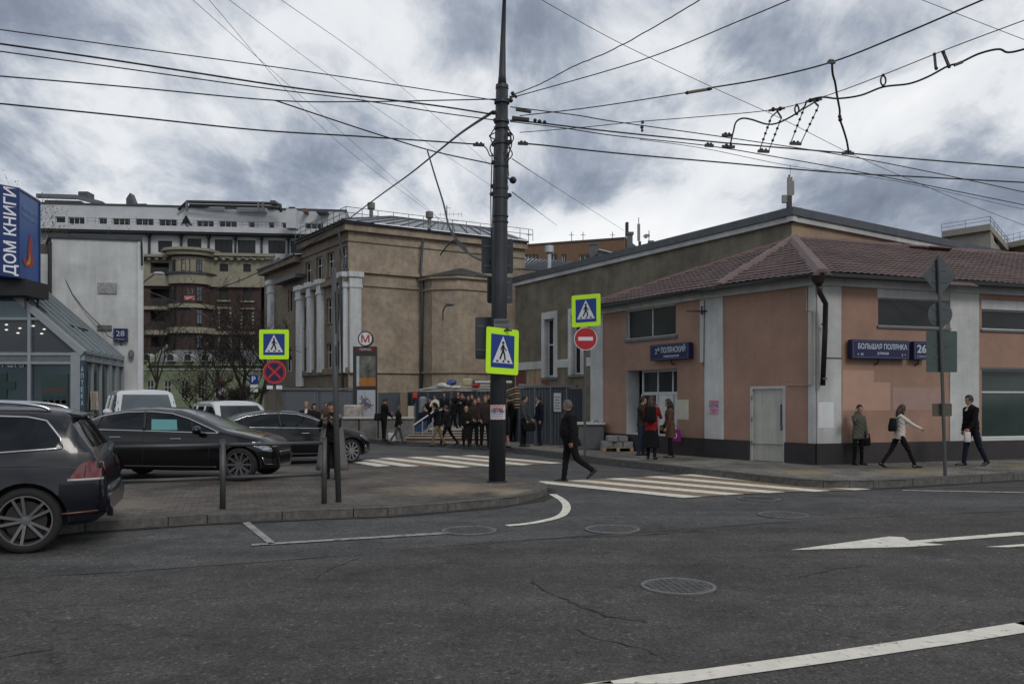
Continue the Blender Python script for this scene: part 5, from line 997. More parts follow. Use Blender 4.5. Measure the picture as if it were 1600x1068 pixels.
# ---------------------------------------------------------------- traffic signs
M_LIME = mat('lime_border', (.55, .95, .015), .45, var=.05, vscale=6); M_SBL = mat('sign_blue_field', (.006, .035, .22), .4); M_SWH = mat('sign_white', (.6, .62, .66), .5); M_SBK = mat('sign_black', (.006, .006, .006), .5)
M_SRED = mat('sign_red', (.36, .006, .008), .4); M_BACK = mat('sign_back', (.075, .085, .09), .5, .3, var=.15, vscale=4, dirt=.2); M_POST = mat('post_grey', (.085, .088, .09), .5, .4, var=.15, vscale=3); M_PINKB = mat('sign_rim', (.45, .06, .09), .4)
def rrect(w, h, r, n=4):
    out = []
    for cx, cy, a in ((w/2-r, h/2-r, 0), (-w/2+r, h/2-r, pi/2), (-w/2+r, -h/2+r, pi), (w/2-r, -h/2+r, 1.5*pi)):
        for i in range(n+1): t = a+pi/2*i/n; out.append((cx+r*cos(t), cy+r*sin(t)))
    return out
def plate(parent, M, poly, z0, z1, name, m):
    q = MB(M); q.prism(poly, z0, z1); o = q.build(name, m, parent); return o
def stroke(pts, w):
    l, r = strip([(x, y, 0) for x, y in pts], w); return [tuple(p) for p in l]+[tuple(p) for p in reversed(r)]
def face(c, yaw, tilt=0, roll=0):                      # local z faces the camera side (-Y) then turned by yaw
    return Matrix.Translation(c) @ Matrix.Rotation(yaw, 4, 'Z') @ Matrix.Rotation(pi/2, 4, 'X') @ Matrix.Rotation(roll, 4, 'Z') @ Matrix.Rotation(tilt, 4, 'X')
def crossing_sign(parent, c, yaw, S=.9, mirror=False, roll=0, tilt=0):
    M = face(c, yaw, tilt, roll); p = plate(parent, M, rrect(S, S, .05), -.01, .0, 'sign_plate', M_LIME)
    plate(p, M, rrect(S*.72, S*.72, .01), .001, .004, 'blue_field', M_SBL); b = -S*.26; plate(p, M, [(-S*.31, b), (S*.31, b), (0, S*.33)], .005, .008, 'triangle', M_SWH)
    sx = -1 if mirror else 1; k = S/.9
    def pl_(pts, nm): 
        pts = [(x*sx*k, y*k) for x, y in pts]
        if sx < 0: pts = pts[::-1]
        plate(p, M, pts, .009, .011, nm, M_SBK)
    q = MB(M); q.lathe([(0, .009), (.032*k, .009), (.032*k, .0115), (0, .0115)], 12, c=(0.0, .165*k, 0)); q.build('figure_head', M_SBK, p)
    pl_(stroke([(.005, .125), (.0, .05), (.0, .0)], .062), 'figure_body'); pl_(stroke([(.0, .01), (-.035, -.06), (-.085, -.16)], .042), 'figure_leg'); pl_(stroke([(.008, .01), (.045, -.07), (.06, -.17)], .042), 'figure_leg')
    pl_(stroke([(.01, .12), (-.05, .07), (-.06, .01)], .026), 'figure_arm'); pl_(stroke([(.0, .12), (.05, .05), (.10, .015)], .026), 'figure_arm')
    for x in (-.19, -.02, .13): pl_([(x, -.215), (x+.07, -.215), (x+.055 if x < 0 else x+.04, -.175), (x+.015 if x < 0 else x-.01, -.175)], 'zebra_mark')
    return p
# left post: crossing sign and no stopping sign
c = P(429, 538, 25); t = thing('road_sign', 'lime bordered pedestrian crossing sign above a no stopping sign on the left post', 'traffic sign', (c.x, c.y, 0)); crossing_sign(t, c+Vector((0, -.06, 0)), 0, .89)
q = MB(); q.tube([(c.x, c.y, 0), (c.x, c.y, c.z+.4)], .04, 10); q.build('post', M_POST, t); c2 = P(429.5, 581, 24.9); M = face(c2+Vector((0, -.03, 0)), 0)
q = MB(M); q.lathe([(0, 0), (.35, 0), (.35, .008), (.325, .009), (0, .009)], 28); d = q.build('no_stopping_disc', M_PINKB, t); q = MB(M); q.lathe([(0, .01), (.32, .01), (.32, .012), (0, .012)], 28); q.build('red_ring', M_SRED, d); q = MB(M); q.lathe([(0, .0125), (.265, .0125), (.265, .0145), (0, .0145)], 28); q.build('dark_field', M_SBL if False else mat('sign_dark_blue', (.008, .01, .05), .4), d)
for a in (pi/4, -pi/4):
    for w_, z_, m_ in ((.075, .015, M_SRED), (.018, .0175, M_PINKB)): Mr = M @ Matrix.Rotation(a, 4, 'Z'); q = MB(Mr); zz_ = z_+(.0008 if a > 0 else 0); q.box(-.27, .27, -w_/2, w_/2, zz_, zz_+.001); q.build('bar', m_, d)
for x in (-.14, .14): q = MB(face(P(429, 605, 24.9), 0)); q.box(x-.09, x+.09, -.05, .06, 0, .01); q.build('small_plate', M_SWH, t)
# middle post: crossing sign and no entry sign
b = G(914, 713, KR); c = P(915.5, 485, b.y-.05); t = thing('road_sign', 'lime bordered pedestrian crossing sign above a red no entry sign by the pink building', 'traffic sign', (b.x, b.y, KR)); crossing_sign(t, c, radians(-32), .88, roll=radians(.5))
q = MB(); q.tube([(b.x, b.y+.03, KR), (b.x, b.y+.03, c.z+.4)], .035, 10); q.build('post', M_POST, t); M = face(P(915, 529, b.y-.04), 0); q = MB(M); q.lathe([(0, 0), (.32, 0), (.32, .008), (0, .008)], 28); d = q.build('no_entry_disc', M_SWH, t); q = MB(M); q.lathe([(0, .009), (.3, .009), (.3, .012), (0, .012)], 28); q.build('red_field', M_SRED, d); q = MB(M); q.box(-.2, .2, -.05, .05, .0125, .0145); q.build('white_bar', M_SWH, d)
# right post: back sides
b = G(1477, 744, KR); t = thing('sign_post', 'leaning signpost seen from behind with diamond, round and square signs on the right pavement', 'traffic sign', (b.x, b.y, KR)); top = P(1466.5, 400, b.y)
q = MB(); q.tube([b, top], .035, 10); q.build('post', M_POST, t)
def back(c, poly, nm, yaw=0, m=M_BACK, rib=True):
    M = face(c, yaw); o = plate(t, M, poly, -.008, 0, nm, m)
    if rib:
        for y in (-.12, .12): q = MB(M); q.box(-.16, .16, y-.015, y+.015, .001, .012); q.build('clamp', M_POST, o)
    return o
s = b.y/F
back(P(1468, 431, b.y+.05), [(0, -.43), (.36, 0), (0, .43), (-.36, 0)], 'diamond_sign', .1); back(P(1469, 491, b.y+.05), [(.25*cos(2*pi*i/24), .25*sin(2*pi*i/24)) for i in range(24)], 'round_sign'); M = face(P(1471, 549, b.y+.05), radians(-3)); back(P(1471.5, 549, b.y+.05), rrect(.66, .84, .03), 'square_sign', radians(5), mat('sign_back_teal', (.06, .09, .085), .45, .2, var=.12, dirt=.15))
back(P(1472, 640, b.y+.05), rrect(.4, .26, .02), 'small_plate', 0, mat('sign_back_brown', (.085, .07, .05), .6, var=.2), False)
# ---------------------------------------------------------------- big tram pole with its lamp mast
pb = G(776.5, 753, KL); pz = H+(HY-135)/F*pb.y; M_POLE = mat('pole_paint', (.042, .047, .055), .5, .25, var=.18, vscale=3, dirt=.25, streak=.2)
pole = thing('catenary_pole', 'thick dark grey steel pole with a tapering lamp mast in the middle of the photo', 'pole', tuple(pb)); PX = lambda y: 776.5+(784.5-776.5)*(753-y)/618
pole_at = lambda y, dx=0, dy=0: P(PX(y)+dx, y, pb.y+dy)
q = MB(); q.tube([pole_at(753), pole_at(440), pole_at(280), pole_at(135)], [.162, .148, .135, .118], 20); q.build('shaft', M_POLE, pole, smooth=True); q = MB(); q.tube([pb+Vector((0, 0, -.01)), pb+Vector((0, 0, .03))], .19, 20); q.build('base_flange', M_POLE, pole)
q = MB(); q.tube([pole_at(135), pole_at(118), P(786, 60, pb.y), P(788, 0, pb.y-.15), P(795, -60, pb.y-.6), P(815, -110, pb.y-1.3)], [.09, .07, .05, .036, .03, .028], 12); q.build('lamp_mast', M_POLE, pole, smooth=True)
q = MB(); q.tube([pole_at(139), pole_at(133)], [.128, .122], 20); q.build('collar', M_POLE, pole)
for y, h_ in ((157, 5), (188, 4), (199, 3), (222, 4), (257, 5), (291, 5), (305, 5), (337, 2), (346, 2), (498, 3), (512, 3)): q = MB(); q.tube([pole_at(y+h_), pole_at(y)], .158 if y > 300 else .15, 18); q.build('clamp_band', M_POLE, pole)
for (y, dx) in ((157, 14), (176, -13), (188, -10), (210, 13), (222, 14), (226, -12), (254, -12), (291, -13), (303, -14), (305, 14)): q = MB(); a = pole_at(y); b_ = pole_at(y, dx); q.bar(a, b_, .05, .07); q.ball(b_, .045); q.build('bracket', M_BLACK, pole)
q = MB(); q.tube([pole_at(275, 9), pole_at(283, 16)], .015, 5); q.ball(pole_at(281.5, 19), .07); q.build('insulator_ball', M_BLACK, pole)
random.seed(3)
for i in range(9):                                     # loops of feeder cable beside the shaft
    y0 = random.uniform(195, 235); y1 = y0+random.uniform(10, 40); s_ = 1 if i < 6 else -1; w_ = random.uniform(6, 15)
    q = MB(); q.tube([pole_at(y0+(y1-y0)*k/8, s_*(8+w_*sin(pi*k/8)*.8), -.1-.03*i) for k in range(9)], .012, 5); q.build('cable_loop', M_BLACK, pole)
for dx, y0, y1 in ((-14, 240, 372), (-11, 230, 500), (12, 240, 275)): q = MB(); q.tube([pole_at(y0, dx, -.12), pole_at((y0+y1)/2, dx-1.5, -.12), pole_at(y1, dx, -.12)], .011, 5); q.build('riser_cable', M_BLACK, pole)
def plaque(c, w_, h_, yaw, label, m=M_BACK, name='traffic_sign', cat='traffic sign', r=.04):
    t = thing(name, label, cat, tuple(c)); M = face(c, yaw); o = plate(t, M, rrect(w_, h_, r), -.01, 0, 'plate', m)
    for y in (-h_*.28, h_*.28): q = MB(M); q.box(-w_*.42, w_*.42, y-.02, y+.02, .001, .014); q.build('stiffener', M_POST, t)
    return t
M_BK2 = mat('sign_back_dark', (.035, .042, .05), .5, .2, var=.1)
plaque(P(777, 400, pb.y+.22), .62, .68, 0, 'large dark sign seen from behind, uppermost on the big pole', M_BK2); plaque(P(781, 453, pb.y+.2), .5, .52, radians(12), 'second dark sign from the top behind the big pole, slightly turned', M_BK2)
plaque(P(757, 528, pb.y+.2), .36, .82, radians(8), 'dark upright sign back left of the big pole behind the lime sign', M_BK2); plaque(P(784, 507, pb.y-.2), .3, .22, 0, 'small grey junction box strapped to the big pole above the lime sign', M_GREY, 'junction_box', 'box', .01)
t = thing('road_sign', 'lime bordered pedestrian crossing sign fixed to the big middle pole', 'traffic sign', tuple(P(785, 583, pb.y-.25))); M = crossing_sign(t, P(785.5, 548.5, pb.y-.26), radians(46), .87, roll=radians(-1.5)); q = MB(); q.bar(P(776, 516, pb.y-.22), P(800, 516, pb.y-.24), .02, .03); q.build('bracket', M_BLACK, t)
c = pole_at(643.5, -1, -.168); t = thing('poster', 'white leaflet reading ОБУВЬ pasted round the big pole at chest height', 'leaflet', tuple(c)); W_ = .29; q = MB()
n = 8; R_ = .166; cc = pole_at(643.5); arc = [(cc.x+R_*sin(-1.05+2.1*i/n), cc.y-R_*cos(-1.05+2.1*i/n)) for i in range(n+1)]; zA_, zB_ = c.z-.14, c.z+.14
q.add([(x, y, z) for z in (zA_, zB_) for x, y in arc]+[(x, y+.004, z) for z in (zA_, zB_) for x, y in arc], [(i, i+1, n+2+i, n+1+i) for i in range(n)]); q.build('sheet', M_PAPER, t)
for tx, dz, h_, w_, m_, bo in (('КОЖАНАЯ', .105, .03, .25, M_REDI, .01), ('НЕМЕЦКАЯ', .06, .03, .2, M_REDI, .02), ('ОБУВЬ', -.005, .06, .26, M_BLKI, .025), ('РАСПРОДАЖА', -.045, .02, .2, M_BLUI, .01), ('магазин обуви', -.08, .018, .2, M_BLUI, 0), ('с 10 до 20', -.115, .018, .2, M_REDI, 0)): text(tx, h_, Matrix.Translation((cc.x, cc.y-R_-.006, c.z+dz)) @ Matrix.Rotation(pi/2, 4, 'X'), m_, t, 'lettering', bo, w_, depth=.001)
# slim lamp post right of the railing, with a spotlight cluster top
b = G(529, 784, KL); sp_ = thing('thin_post', 'thin grey post standing between the railing end and the big pole', 'pole', tuple(b)); q = MB(); q.tube([b, P(524, 600, b.y), P(521.5, 418, b.y)], [.045, .042, .035], 10); q.build('shaft', M_POST, sp_, smooth=True)
for dx, y0, y1 in ((3, 540, 570), (2.5, 455, 520)): q = MB(); q.tube([P(522+dx, y0, b.y-.04), P(523+dx, y1, b.y-.04)], .012, 5); q.build('cable', M_BLACK, sp_)
# railing: posts and rails
posts = [G(348, 794.5, KL), G(506.5, 786, KL)]; dv = posts[1]-posts[0]; posts = [posts[0]-dv*2, posts[0]-dv]+posts; zt_ = KL+1.0
rail = thing('railing', 'low grey steel railing along the kerb behind the dark SUV', 'railing', tuple(posts[2]))
for p in posts: q = MB(); q.tube([p, (p.x, p.y, zt_)], .042, 10); q.build('post', M_POST, rail, smooth=True); q = MB(); q.tube([(p.x, p.y, zt_-.001), (p.x, p.y, zt_+.012)], .045, 10); q.build('post_cap', M_POST, rail)
for h_ in (.93, .45): 
    for a, b in zip(posts, posts[1:]): d = (b-a).normalized()*.043; q = MB(); q.tube([a+d+Vector((0, 0, h_)), b-d+Vector((0, 0, h_))], .027, 8); q.build('rail', M_POST, rail, smooth=True)
# small far signs: parking P, far no stopping, far lamps
c = P(396.5, 592, 48); t = thing('parking_sign', 'blue parking sign with white P and two small plates below in the side street', 'traffic sign', (c.x, c.y, 0)); q = MB(); q.tube([(c.x, c.y+.05, 0), (c.x, c.y+.05, c.z+.2)], .04, 6); q.build('post', M_POST, t); M = face(c, 0); plate(t, M, rrect(.5, .5, .03), 0, .01, 'plate', M_SBL); text('P', .32, M @ Matrix.Translation((0, -.16, .013)), M_SWH, t, bold=.02); 
for y in (603, 609.5): plate(t, face(P(397, y, 48), 0), rrect(.46, .19, .01), 0, .01, 'small_plate', M_SWH)
c = P(345, 599, 55); t = thing('no_stopping_sign', 'small round no stopping sign far down the side street in front of the bare trees', 'traffic sign', (c.x, c.y, 0)); q = MB(); q.tube([(c.x, c.y+.05, 0), (c.x, c.y+.05, c.z)], .035, 6); q.build('post', M_POST, t)
q = MB(face(c, 0)); q.lathe([(0, 0), (.3, 0), (.3, .01), (0, .01)], 16); d = q.build('disc', M_SRED, t); q = MB(face(c, 0)); q.lathe([(0, .011), (.23, .011), (.23, .014), (0, .014)], 16); q.build('field', mat('sign_dark_blue', (.008, .01, .05)), d); plate(t, face(P(345, 611, 55), 0), rrect(.28, .42, .01), 0, .01, 'small_plate', M_SWH)
c = P(322, 537, 70); t = thing('street_lamp', 'slim street lamp with a small globe in front of the green house', 'street lamp', (c.x, c.y, 0)); q = MB(); q.tube([(c.x, c.y, 0), tuple(c)], .05, 6); q.build('post', M_POST, t); q = MB(); q.ball(c, .16); q.build('globe', M_WHITE, t)
# street lamp head on cable over the side street
c = P(248, 427, 40); t = thing('hanging_lamp', 'pale cobra head street lamp reaching out beside the white building', 'street lamp', tuple(c)); q = MB(); q.ball(P(248, 427, 40), (.28, .16, .08), 10, 6); q.build('lamp_head', mat('lamp_shell', (.4, .41, .42), .4), t); q = MB(); q.tube([P(240, 429, 40), P(225, 440, 40.5), P(214, 470, 41)], .035, 6); q.build('arm', M_POST, t)
# metro pylon
c = P(571, 660, 36.5); mp_ = thing('metro_pylon', 'dark metro entrance pylon with a round white M disc, posters and a map', 'sign', (c.x, c.y, KR)); s = 36.5/F; zP = lambda y: H-(y-HY)*s
M_PYL = mat('pylon_dark', (.028, .028, .03), .4, .2); x0, x1 = c.x-19.5*s, c.x+16.5*s
q = MB(); q.box(x0, x1, 36.5, 36.85, KR, zP(541)); q.build('body', M_PYL, mp_)
def pf(xa, xb, ya, yb, nm, m, off=.01, y=36.5): q = MB(); q.box(c.x+(xa-571)*s, c.x+(xb-571)*s, y-off, y-off+.008, zP(yb), zP(ya)); return q.build(nm, m, mp_)
pf(556, 586.5, 542.5, 549.5, 'red_header', mat('header_red', (.10, .012, .014), .4)); text('ПОЛЯНКА', .1, Matrix.Translation(P(571, 547.5, 36.47)) @ Matrix.Rotation(pi/2, 4, 'X'), M_SWH, mp_, width=.5)
pf(557, 561.5, 556, 603, 'side_strip', mat('strip_pale', (.35, .4, .42), .5, var=.2)); pf(562, 587, 556, 590, 'poster', mat('poster_photo', (.10, .10, .085), .4, var=.8, vscale=2.6)); pf(562, 587, 590, 603, 'poster_foot', mat('poster_orange', (.32, .12, .02), .5, var=.15))
pf(558, 586.5, 609, 652, 'map', mat('map_paper', (.36, .39, .42), .5), .012)
random.seed(11); cx_, cy_ = 572, 630; ML = [mat('map_line_dark', (.10, .11, .13)), mat('map_line_blue', (.10, .14, .25)), mat('map_line_red', (.28, .12, .12))]
for i in range(22):
    a = random.uniform(0, pi); r1, r2 = random.uniform(4, 13), random.uniform(4, 13); b_ = a+random.uniform(-.5, .5); k = [P(cx_+r1*cos(a), cy_+1.4*r1*sin(a), 36.48), P(cx_+r_(3), cy_+r_(4), 36.48), P(cx_-r2*cos(b_), cy_-1.4*r2*sin(b_), 36.48)]
    q = MB(); q.tube(k, .008, 4); q.build('map_line', ML[i % 3], mp_)
q = MB(); q.tube([P(cx_+7*cos(2*pi*i/20), cy_+8*sin(2*pi*i/20), 36.475) for i in range(21)], .012, 4); q.build('map_line', ML[0], mp_)
M = face(P(571, 529, 36.45), 0); q = MB(M); q.lathe([(0, -.25), (.33, -.25), (.34, 0), (.34, .01), (0, .01)], 28); q.build('disc_rim', M_PYL, mp_); q = MB(M); q.lathe([(0, .011), (.285, .011), (.285, .018), (0, .018)], 28); d = q.build('disc', mat('disc_white', (.62, .62, .62), .5), mp_)
text('М', .32, M @ Matrix.Translation((0, -.16, .022)), mat('metro_red', (.3, .008, .01), .4), d, bold=.012, width=.36)
# ---------------------------------------------------------------- site fences, steps, parapets
M_FEN = mat('fence_sheet', (.075, .087, .10), .5, .35, var=.12, vscale=1.2, dirt=.25); M_FEN2 = mat('fence_sheet_blue', (.045, .062, .085), .5, .3, var=.15, dirt=.2)
def fence(px0, px1, Y0, Y1, yt, label, step, m=M_FEN, wave=True, base=KR):
    a, b = P(px0, 0, Y0), P(px1, 0, Y1); w = Wall((a.x, Y0), (b.x, Y1)); t = thing('site_fence', label, 'fence', (a.x, Y0, base)); n = max(1, int(w.len/step)); zt = H-(yt-HY)*((Y0+Y1)/2)/F
    for i in range(n):
        u0, u1 = w.len*i/n+.01, w.len*(i+1)/n-.01; q = w.mb(); k = 10; pr = [(u0+(u1-u0)*j/k, (.02 if j % 2 else -.02) if wave else (.0 if j % k else .03)) for j in range(k+1)]; zz = zt+r_(.04); dz = r_(.02)
        q.add([(u, y, base) for u, y in pr]+[(u, y, zz+dz*(u-u0)) for u, y in pr], [(j, j+1, k+2+j, k+1+j) for j in range(k)]); q.add([(u0, .03, base), (u1, .03, base), (u1, .03, zz), (u0, .03, zz)], [(0, 1, 2, 3)]); q.build('panel', m, t)
        q = w.mb(); q.box(u1-.02, u1+.04, -.05, .05, base, zz+.03); q.build('post', M_GREY, t)
    return t, w, zt
f1, fw1, fz1 = fence(812, 912, 29.8, 28.6, 606, 'tall grey corrugated sheet fence behind the two standing men', .62)
q = fw1.mb(); q.box(-.1, fw1.len*.9, -.06, .06, fz1+.02, fz1+.1); q.build('top_rail', M_GREY, f1)
q = fw1.mb(); u = fw1.u(872); q.box(u-.14, u+.14, -.06, -.04, 1.3, 1.95); nb_ = q.build('notice', mat('notice_paper', (.5, .52, .52), .8, var=.08), f1)
for i in range(5): q = fw1.mb(); q.box(u-.1, u+.1-.03*(i % 2), -.064, -.06, 1.4+.1*i, 1.43+.1*i); q.build('text_line', M_GREY, nb_)
f2, fw2, fz2 = fence(590, 628, 42, 41, 613, 'grey sheet fence panel right of the metro pylon', 1.2, mat('fence_flat', (.11, .12, .135), .5, .3, var=.1), False)
f3, fw3, fz3 = fence(635, 705, 41, 39, 611, 'dark bluish sheet fence behind the crowd on the steps', 1.1, M_FEN2, True); f4, fw4, fz4 = fence(705, 770, 38.5, 38, 610, 'lighter grey site fence behind the crowd left of the big pole', 1.0, M_FEN)
f5, fw5, fz5 = fence(440, 552, 41, 41, 609, 'long low site fence of grey sheets left of the metro pylon', 1.5, mat('fence_flat2', (.12, .13, .145), .5, .3), False); q = fw5.mb(); q.box(0, fw5.len, -.1, .1, fz5, fz5+.1); q.build('top_rail', M_GREY, f5)
f6, fw6, fz6 = fence(786, 812, 32, 31, 640, 'low dark counter boards between the big pole and the tall fence', .5, M_FEN2, False)
def blk(name, label, cat, px0, px1, y0, y1, Y, dp, m, base=None, group=None, bev=.02):
    a, b = P(px0, y0, Y), P(px1, y1, Y); zb = b.z if base is None else base; t = thing(name, label, cat, ((a.x+b.x)/2, Y, zb), 0, group); q = MB(); q.box(a.x, b.x, Y, Y+dp, zb, a.z); o = q.build('body', m, t)
    if bev: bevel(o, bev)
    return t
M_COL = mat('tan_column', (.22, .175, .12), .9, var=.12, dirt=.2); blk('gate_pillar', 'tan plastered pillar between the two site fences', 'pillar', 625, 636, 612, 668, 40.5, .4, M_COL, KR)
# concrete parapet of the underpass
pw = thing('concrete_parapet', 'long grey concrete parapet in front of the metro pylon', 'wall', tuple(P(560, 690, 33.5))); Zc = H+(HY-654)/F*33.5
for i, (x0, x1) in enumerate(((440, 470), (471, 500), (501, 530), (531, 560), (561, 590), (591, 618), (619, 646))): a, b = P(x0, 654, 33.5), P(x1, 654, 33.5); q = MB(); q.box(a.x+.01, b.x-.01, 33.5, 33.9, KR-.1, Zc); bevel(q.build('slab', M_CONC, pw), .02)
a, b = P(440, 654, 33.5), P(646, 654, 33.5); q = MB(); q.box(a.x, b.x, 33.42, 33.98, Zc+.003, Zc+.08); q.build('coping', mat('coping_pale', (.42, .41, .38), .8, var=.15), pw)
# steps with brown risers
st = thing('entrance_steps', 'low pale steps with worn brown risers leading up to the underpass', 'steps', tuple(P(700, 695, 32.5))); M_STEP = mat('step_tread', (.3, .285, .25), .85, var=.15, dirt=.25); M_RIS = mat('step_riser', (.12, .06, .03), .85, var=.3, dirt=.2)
for i in range(4):
    y0 = 31.6+i*.42; a, b = P(634+i*5, 0, y0), P(772, 0, y0); z0 = KR+i*.085; q = MB(); q.box(a.x, b.x, y0+.03, y0+.5 if i < 3 else y0+8, z0-.1, z0+.10); q.build('riser', M_RIS, st); q = MB(); q.box(a.x-.04, b.x, y0, y0+.5 if i < 3 else y0+8, z0+.101, z0+.135); q.build('tread', M_STEP, st)
PLZ = KR+.34
t = thing('stair_railing', 'blue mesh panel with slanting steel handrail beside the steps', 'railing', tuple(P(655, 690, 32.5))); a, b = P(646, 687, 32.4), P(676, 650, 33.4)
q = MB(); q.add([P(648, 690, 32.5), P(667, 690, 33), P(667, 656, 33), P(648, 668, 32.5)], [(0, 1, 2, 3)]); q.build('mesh_panel', mat('rail_blue', (.02, .06, .13), .5), t)
for i in range(6): q = MB(); q.tube([P(647+i*3, 690-i*1.5, 32.4), P(668+i*3, 668-i*4, 33)], .018, 5); q.build('slant_bar', M_GREY, t)
for x in (646, 660, 676): q = MB(); q.tube([P(x, 690, 32.4), P(x, 664-(x-646)*.5, 32.4)], .025, 6); q.build('post', mat('rail_pale', (.35, .36, .37), .4, .4), t)
q = MB(); q.tube([P(646, 664, 32.35), P(680, 641, 33), P(690, 640, 33.2)], .03, 6); q.build('handrail', mat('rail_pale', (.35, .36, .37)), t)
# wrapped pallet, boxes, junk on the site
blk('wrapped_pallet', 'pallet load wrapped in creased translucent plastic left of the pylon map', 'pallet', 536, 564, 632, 655, 34.8, .8, mat('plastic_wrap', (.33, .3, .26), .35, var=.45, vscale=5, bump=1, bscale=9, coat=.3), bev=.06)
t = blk('white_carton', 'pale carton with a lid on the parapet behind the crowd', 'box', 637, 646, 634, 652, 35.5, .3, mat('carton_pale', (.4, .37, .32), .8), group=None); t = thing('red_lantern', 'red warning lantern on a thin post at the left of the steps', 'lantern', tuple(P(648, 650, 36))); q = MB(); q.tube([P(648, 690, 36), P(648, 630, 36)], .03, 6); q.build('post', M_GREY, t); q = MB(); c_ = P(648.5, 618, 36); q.cbox(c_, .22, .16, .24); bevel(q.build('lantern', mat('red_glow', (.4, .03, .02), .4), t), .04)
t = blk('grey_cabinet', 'round topped grey service cabinet behind the handrail', 'cabinet', 654, 666, 619, 666, 36.6, .4, mat('cabinet_grey', (.17, .18, .185), .5, var=.1), PLZ, None, .09)
for x0, x1, y0, y1, Y, m_, nm, lab in ((722, 738, 591, 603, 37.6, mat('tool_beige', (.36, .31, .22), .6, var=.3), 'generator', 'beige machine casing lying on top of the site fence'), (739, 748, 593, 603, 37.5, mat('tool_dark', (.04, .04, .04), .6), 'speaker_box', 'black round faced unit beside the beige machine')):
    blk(nm, lab, 'equipment', x0, x1, y0, y1, Y, .4, m_, None, None, .05)
t = thing('blue_roll', 'blue tarpaulin bundle lying on the fence top', 'tarpaulin', tuple(P(706, 598, 37.5))); q = MB(); q.ball(P(706, 597, 37.5), (.22, .2, .14)); q.ball(P(702, 599, 37.4), (.15, .2, .1)); q.build('bundle', mat('blue_tarp', (.02, .05, .17), .5), t)
t = thing('red_bucket', 'red plastic bucket tipped over on top of the fence', 'bucket', tuple(P(744, 602, 37.2))); q = MB(); q.tube([P(739, 603, 37.3), P(748, 601.5, 37.1)], [.07, .1], 12); q.build('shell', mat('red_plastic', (.3, .02, .02), .4), t)
t = thing('foam_bundle', 'pale crumpled sheeting on the fence top left of the machine', 'sheeting', tuple(P(692, 602, 37.3))); q = MB(); q.ball(P(692, 602, 37.4), (.3, .2, .13)); q.ball(P(699, 604, 37.3), (.2, .2, .1)); q.ball(P(712, 605, 37.3), (.25, .2, .08)); q.build('sheet', mat('pale_sheet', (.42, .43, .42), .7, var=.3, vscale=9, bump=.6, bscale=12), t)
for i, (p0, p1, r) in enumerate((((655, 609), (700, 600), .035), ((670, 607), (720, 603), .03), ((742, 597), (800, 597), .07), ((750, 602), (768, 602), .04), ((722, 604), (768, 606), .03), ((655, 611), (768, 610), .02))):
    t = thing('pipe', ('thin pale pipe slanting along the left end of the fence top', 'second slanting pale pipe on the fence top', 'thick silver pipe running behind the big pole at fence height', 'short silver pipe right of the red bucket', 'low pale pipe under the machine casing', 'long thin cable tray along the fence top')[i], 'pipe', tuple(P(*p0, 37.4)), 0, 'pipes on the fence top'); q = MB(); q.tube([P(*p0, 37.4), P(*p1, 37.4)], r, 8); q.build('tube', mat('pipe_pale', (.4, .41, .4), .4, .4), t)
# plank pile between pole and fence
M_BRK = mat('plank_brown', (.2, .12, .07), .85, var=.3, vscale=5)
pp_ = thing('plank_stack', 'slanting stack of brown planks and bricks behind the tall fence', 'planks', tuple(P(800, 640, 32)))
for i in range(8): y = 606+i*4.4; q = MB(); q.bar(P(790, y+7-i*.3, 32.5), P(812, y-1, 31.5), .35, .06); q.build('plank', M_BRK if i % 2 else mat('plank_pale', (.36, .3, .23), .8), pp_)
t = thing('site_beam', 'timber beam resting on top of the tall grey fence', 'beam', tuple(P(840, 602, 29.6))); q = MB(); q.bar(P(811, 601.5, 30), P(850, 602, 29.7), .1, .1); q.build('beam', mat('beam_grey', (.22, .2, .17), .85), t)
t = thing('leaning_board', 'rusty brown board leaning over the fence top', 'board', tuple(P(853, 600, 30))); q = MB(); q.bar(P(850, 593, 30), P(856, 610, 30), .25, .04, up=(0, 1, 0)); q.build('board', mat('rust_board', (.16, .07, .04), .85, var=.3), t)
# big bag container and kerb stone pallets at pink building
b = blk('site_bin', 'grey container with a pale rim behind the kerb stone pallet', 'container', 903, 944, 662, 698, 26.3, .9, mat('bin_grey', (.11, .12, .125), .6, .2, var=.2, dirt=.3), KR); a, c_ = P(901, 660, 26.2), P(946, 660, 26.2); q = MB(); q.box(a.x, c_.x, 26.2, 27.3, a.z-.06, a.z); q.build('rim', mat('coping_pale', (.42, .41, .38)), b)
q = MB(); q.tube([P(928+i*3, 659-3*sin(i*1.3), 26.5) for i in range(6)], .02, 5); q.build('loose_wire', M_GREY, b)
random.seed(21); M_BLK = mat('paving_block', (.2, .2, .195), .85, var=.15, bump=.4, bscale=30)
def pallet(px0, px1, y, label, rows):
    a, b = G(px0, y, KR), G(px1, y, KR); W_ = b.x-a.x; t = thing('block_pallet', label, 'pallet', tuple(a), 0, 'pallets of kerb blocks by the pink building')
    for x in (0, W_/2-.05, W_-.1):
        q = MB(); q.box(a.x+x, a.x+x+.1, a.y, a.y+.8, KR, KR+.1); q.build('pallet_block', M_PLY, t)
    for k in range(5): q = MB(); q.box(a.x, b.x, a.y+k*.17, a.y+k*.17+.11, KR+.1, KR+.13); q.build('deck_board', M_PLY, t)
    for lv, (n, inset) in enumerate(rows):
        for k in range(n):
            w_ = (W_-inset*2)/n; x = a.x+inset+k*w_; d_ = r_(.06); q = MB(); z = KR+.132+lv*.17; q.box(x+.01, x+w_-.01, a.y+.05+d_, a.y+.75+d_, z, z+.165+r_(.006)); bevel(q.build('kerb_block', M_BLK, t), .01)
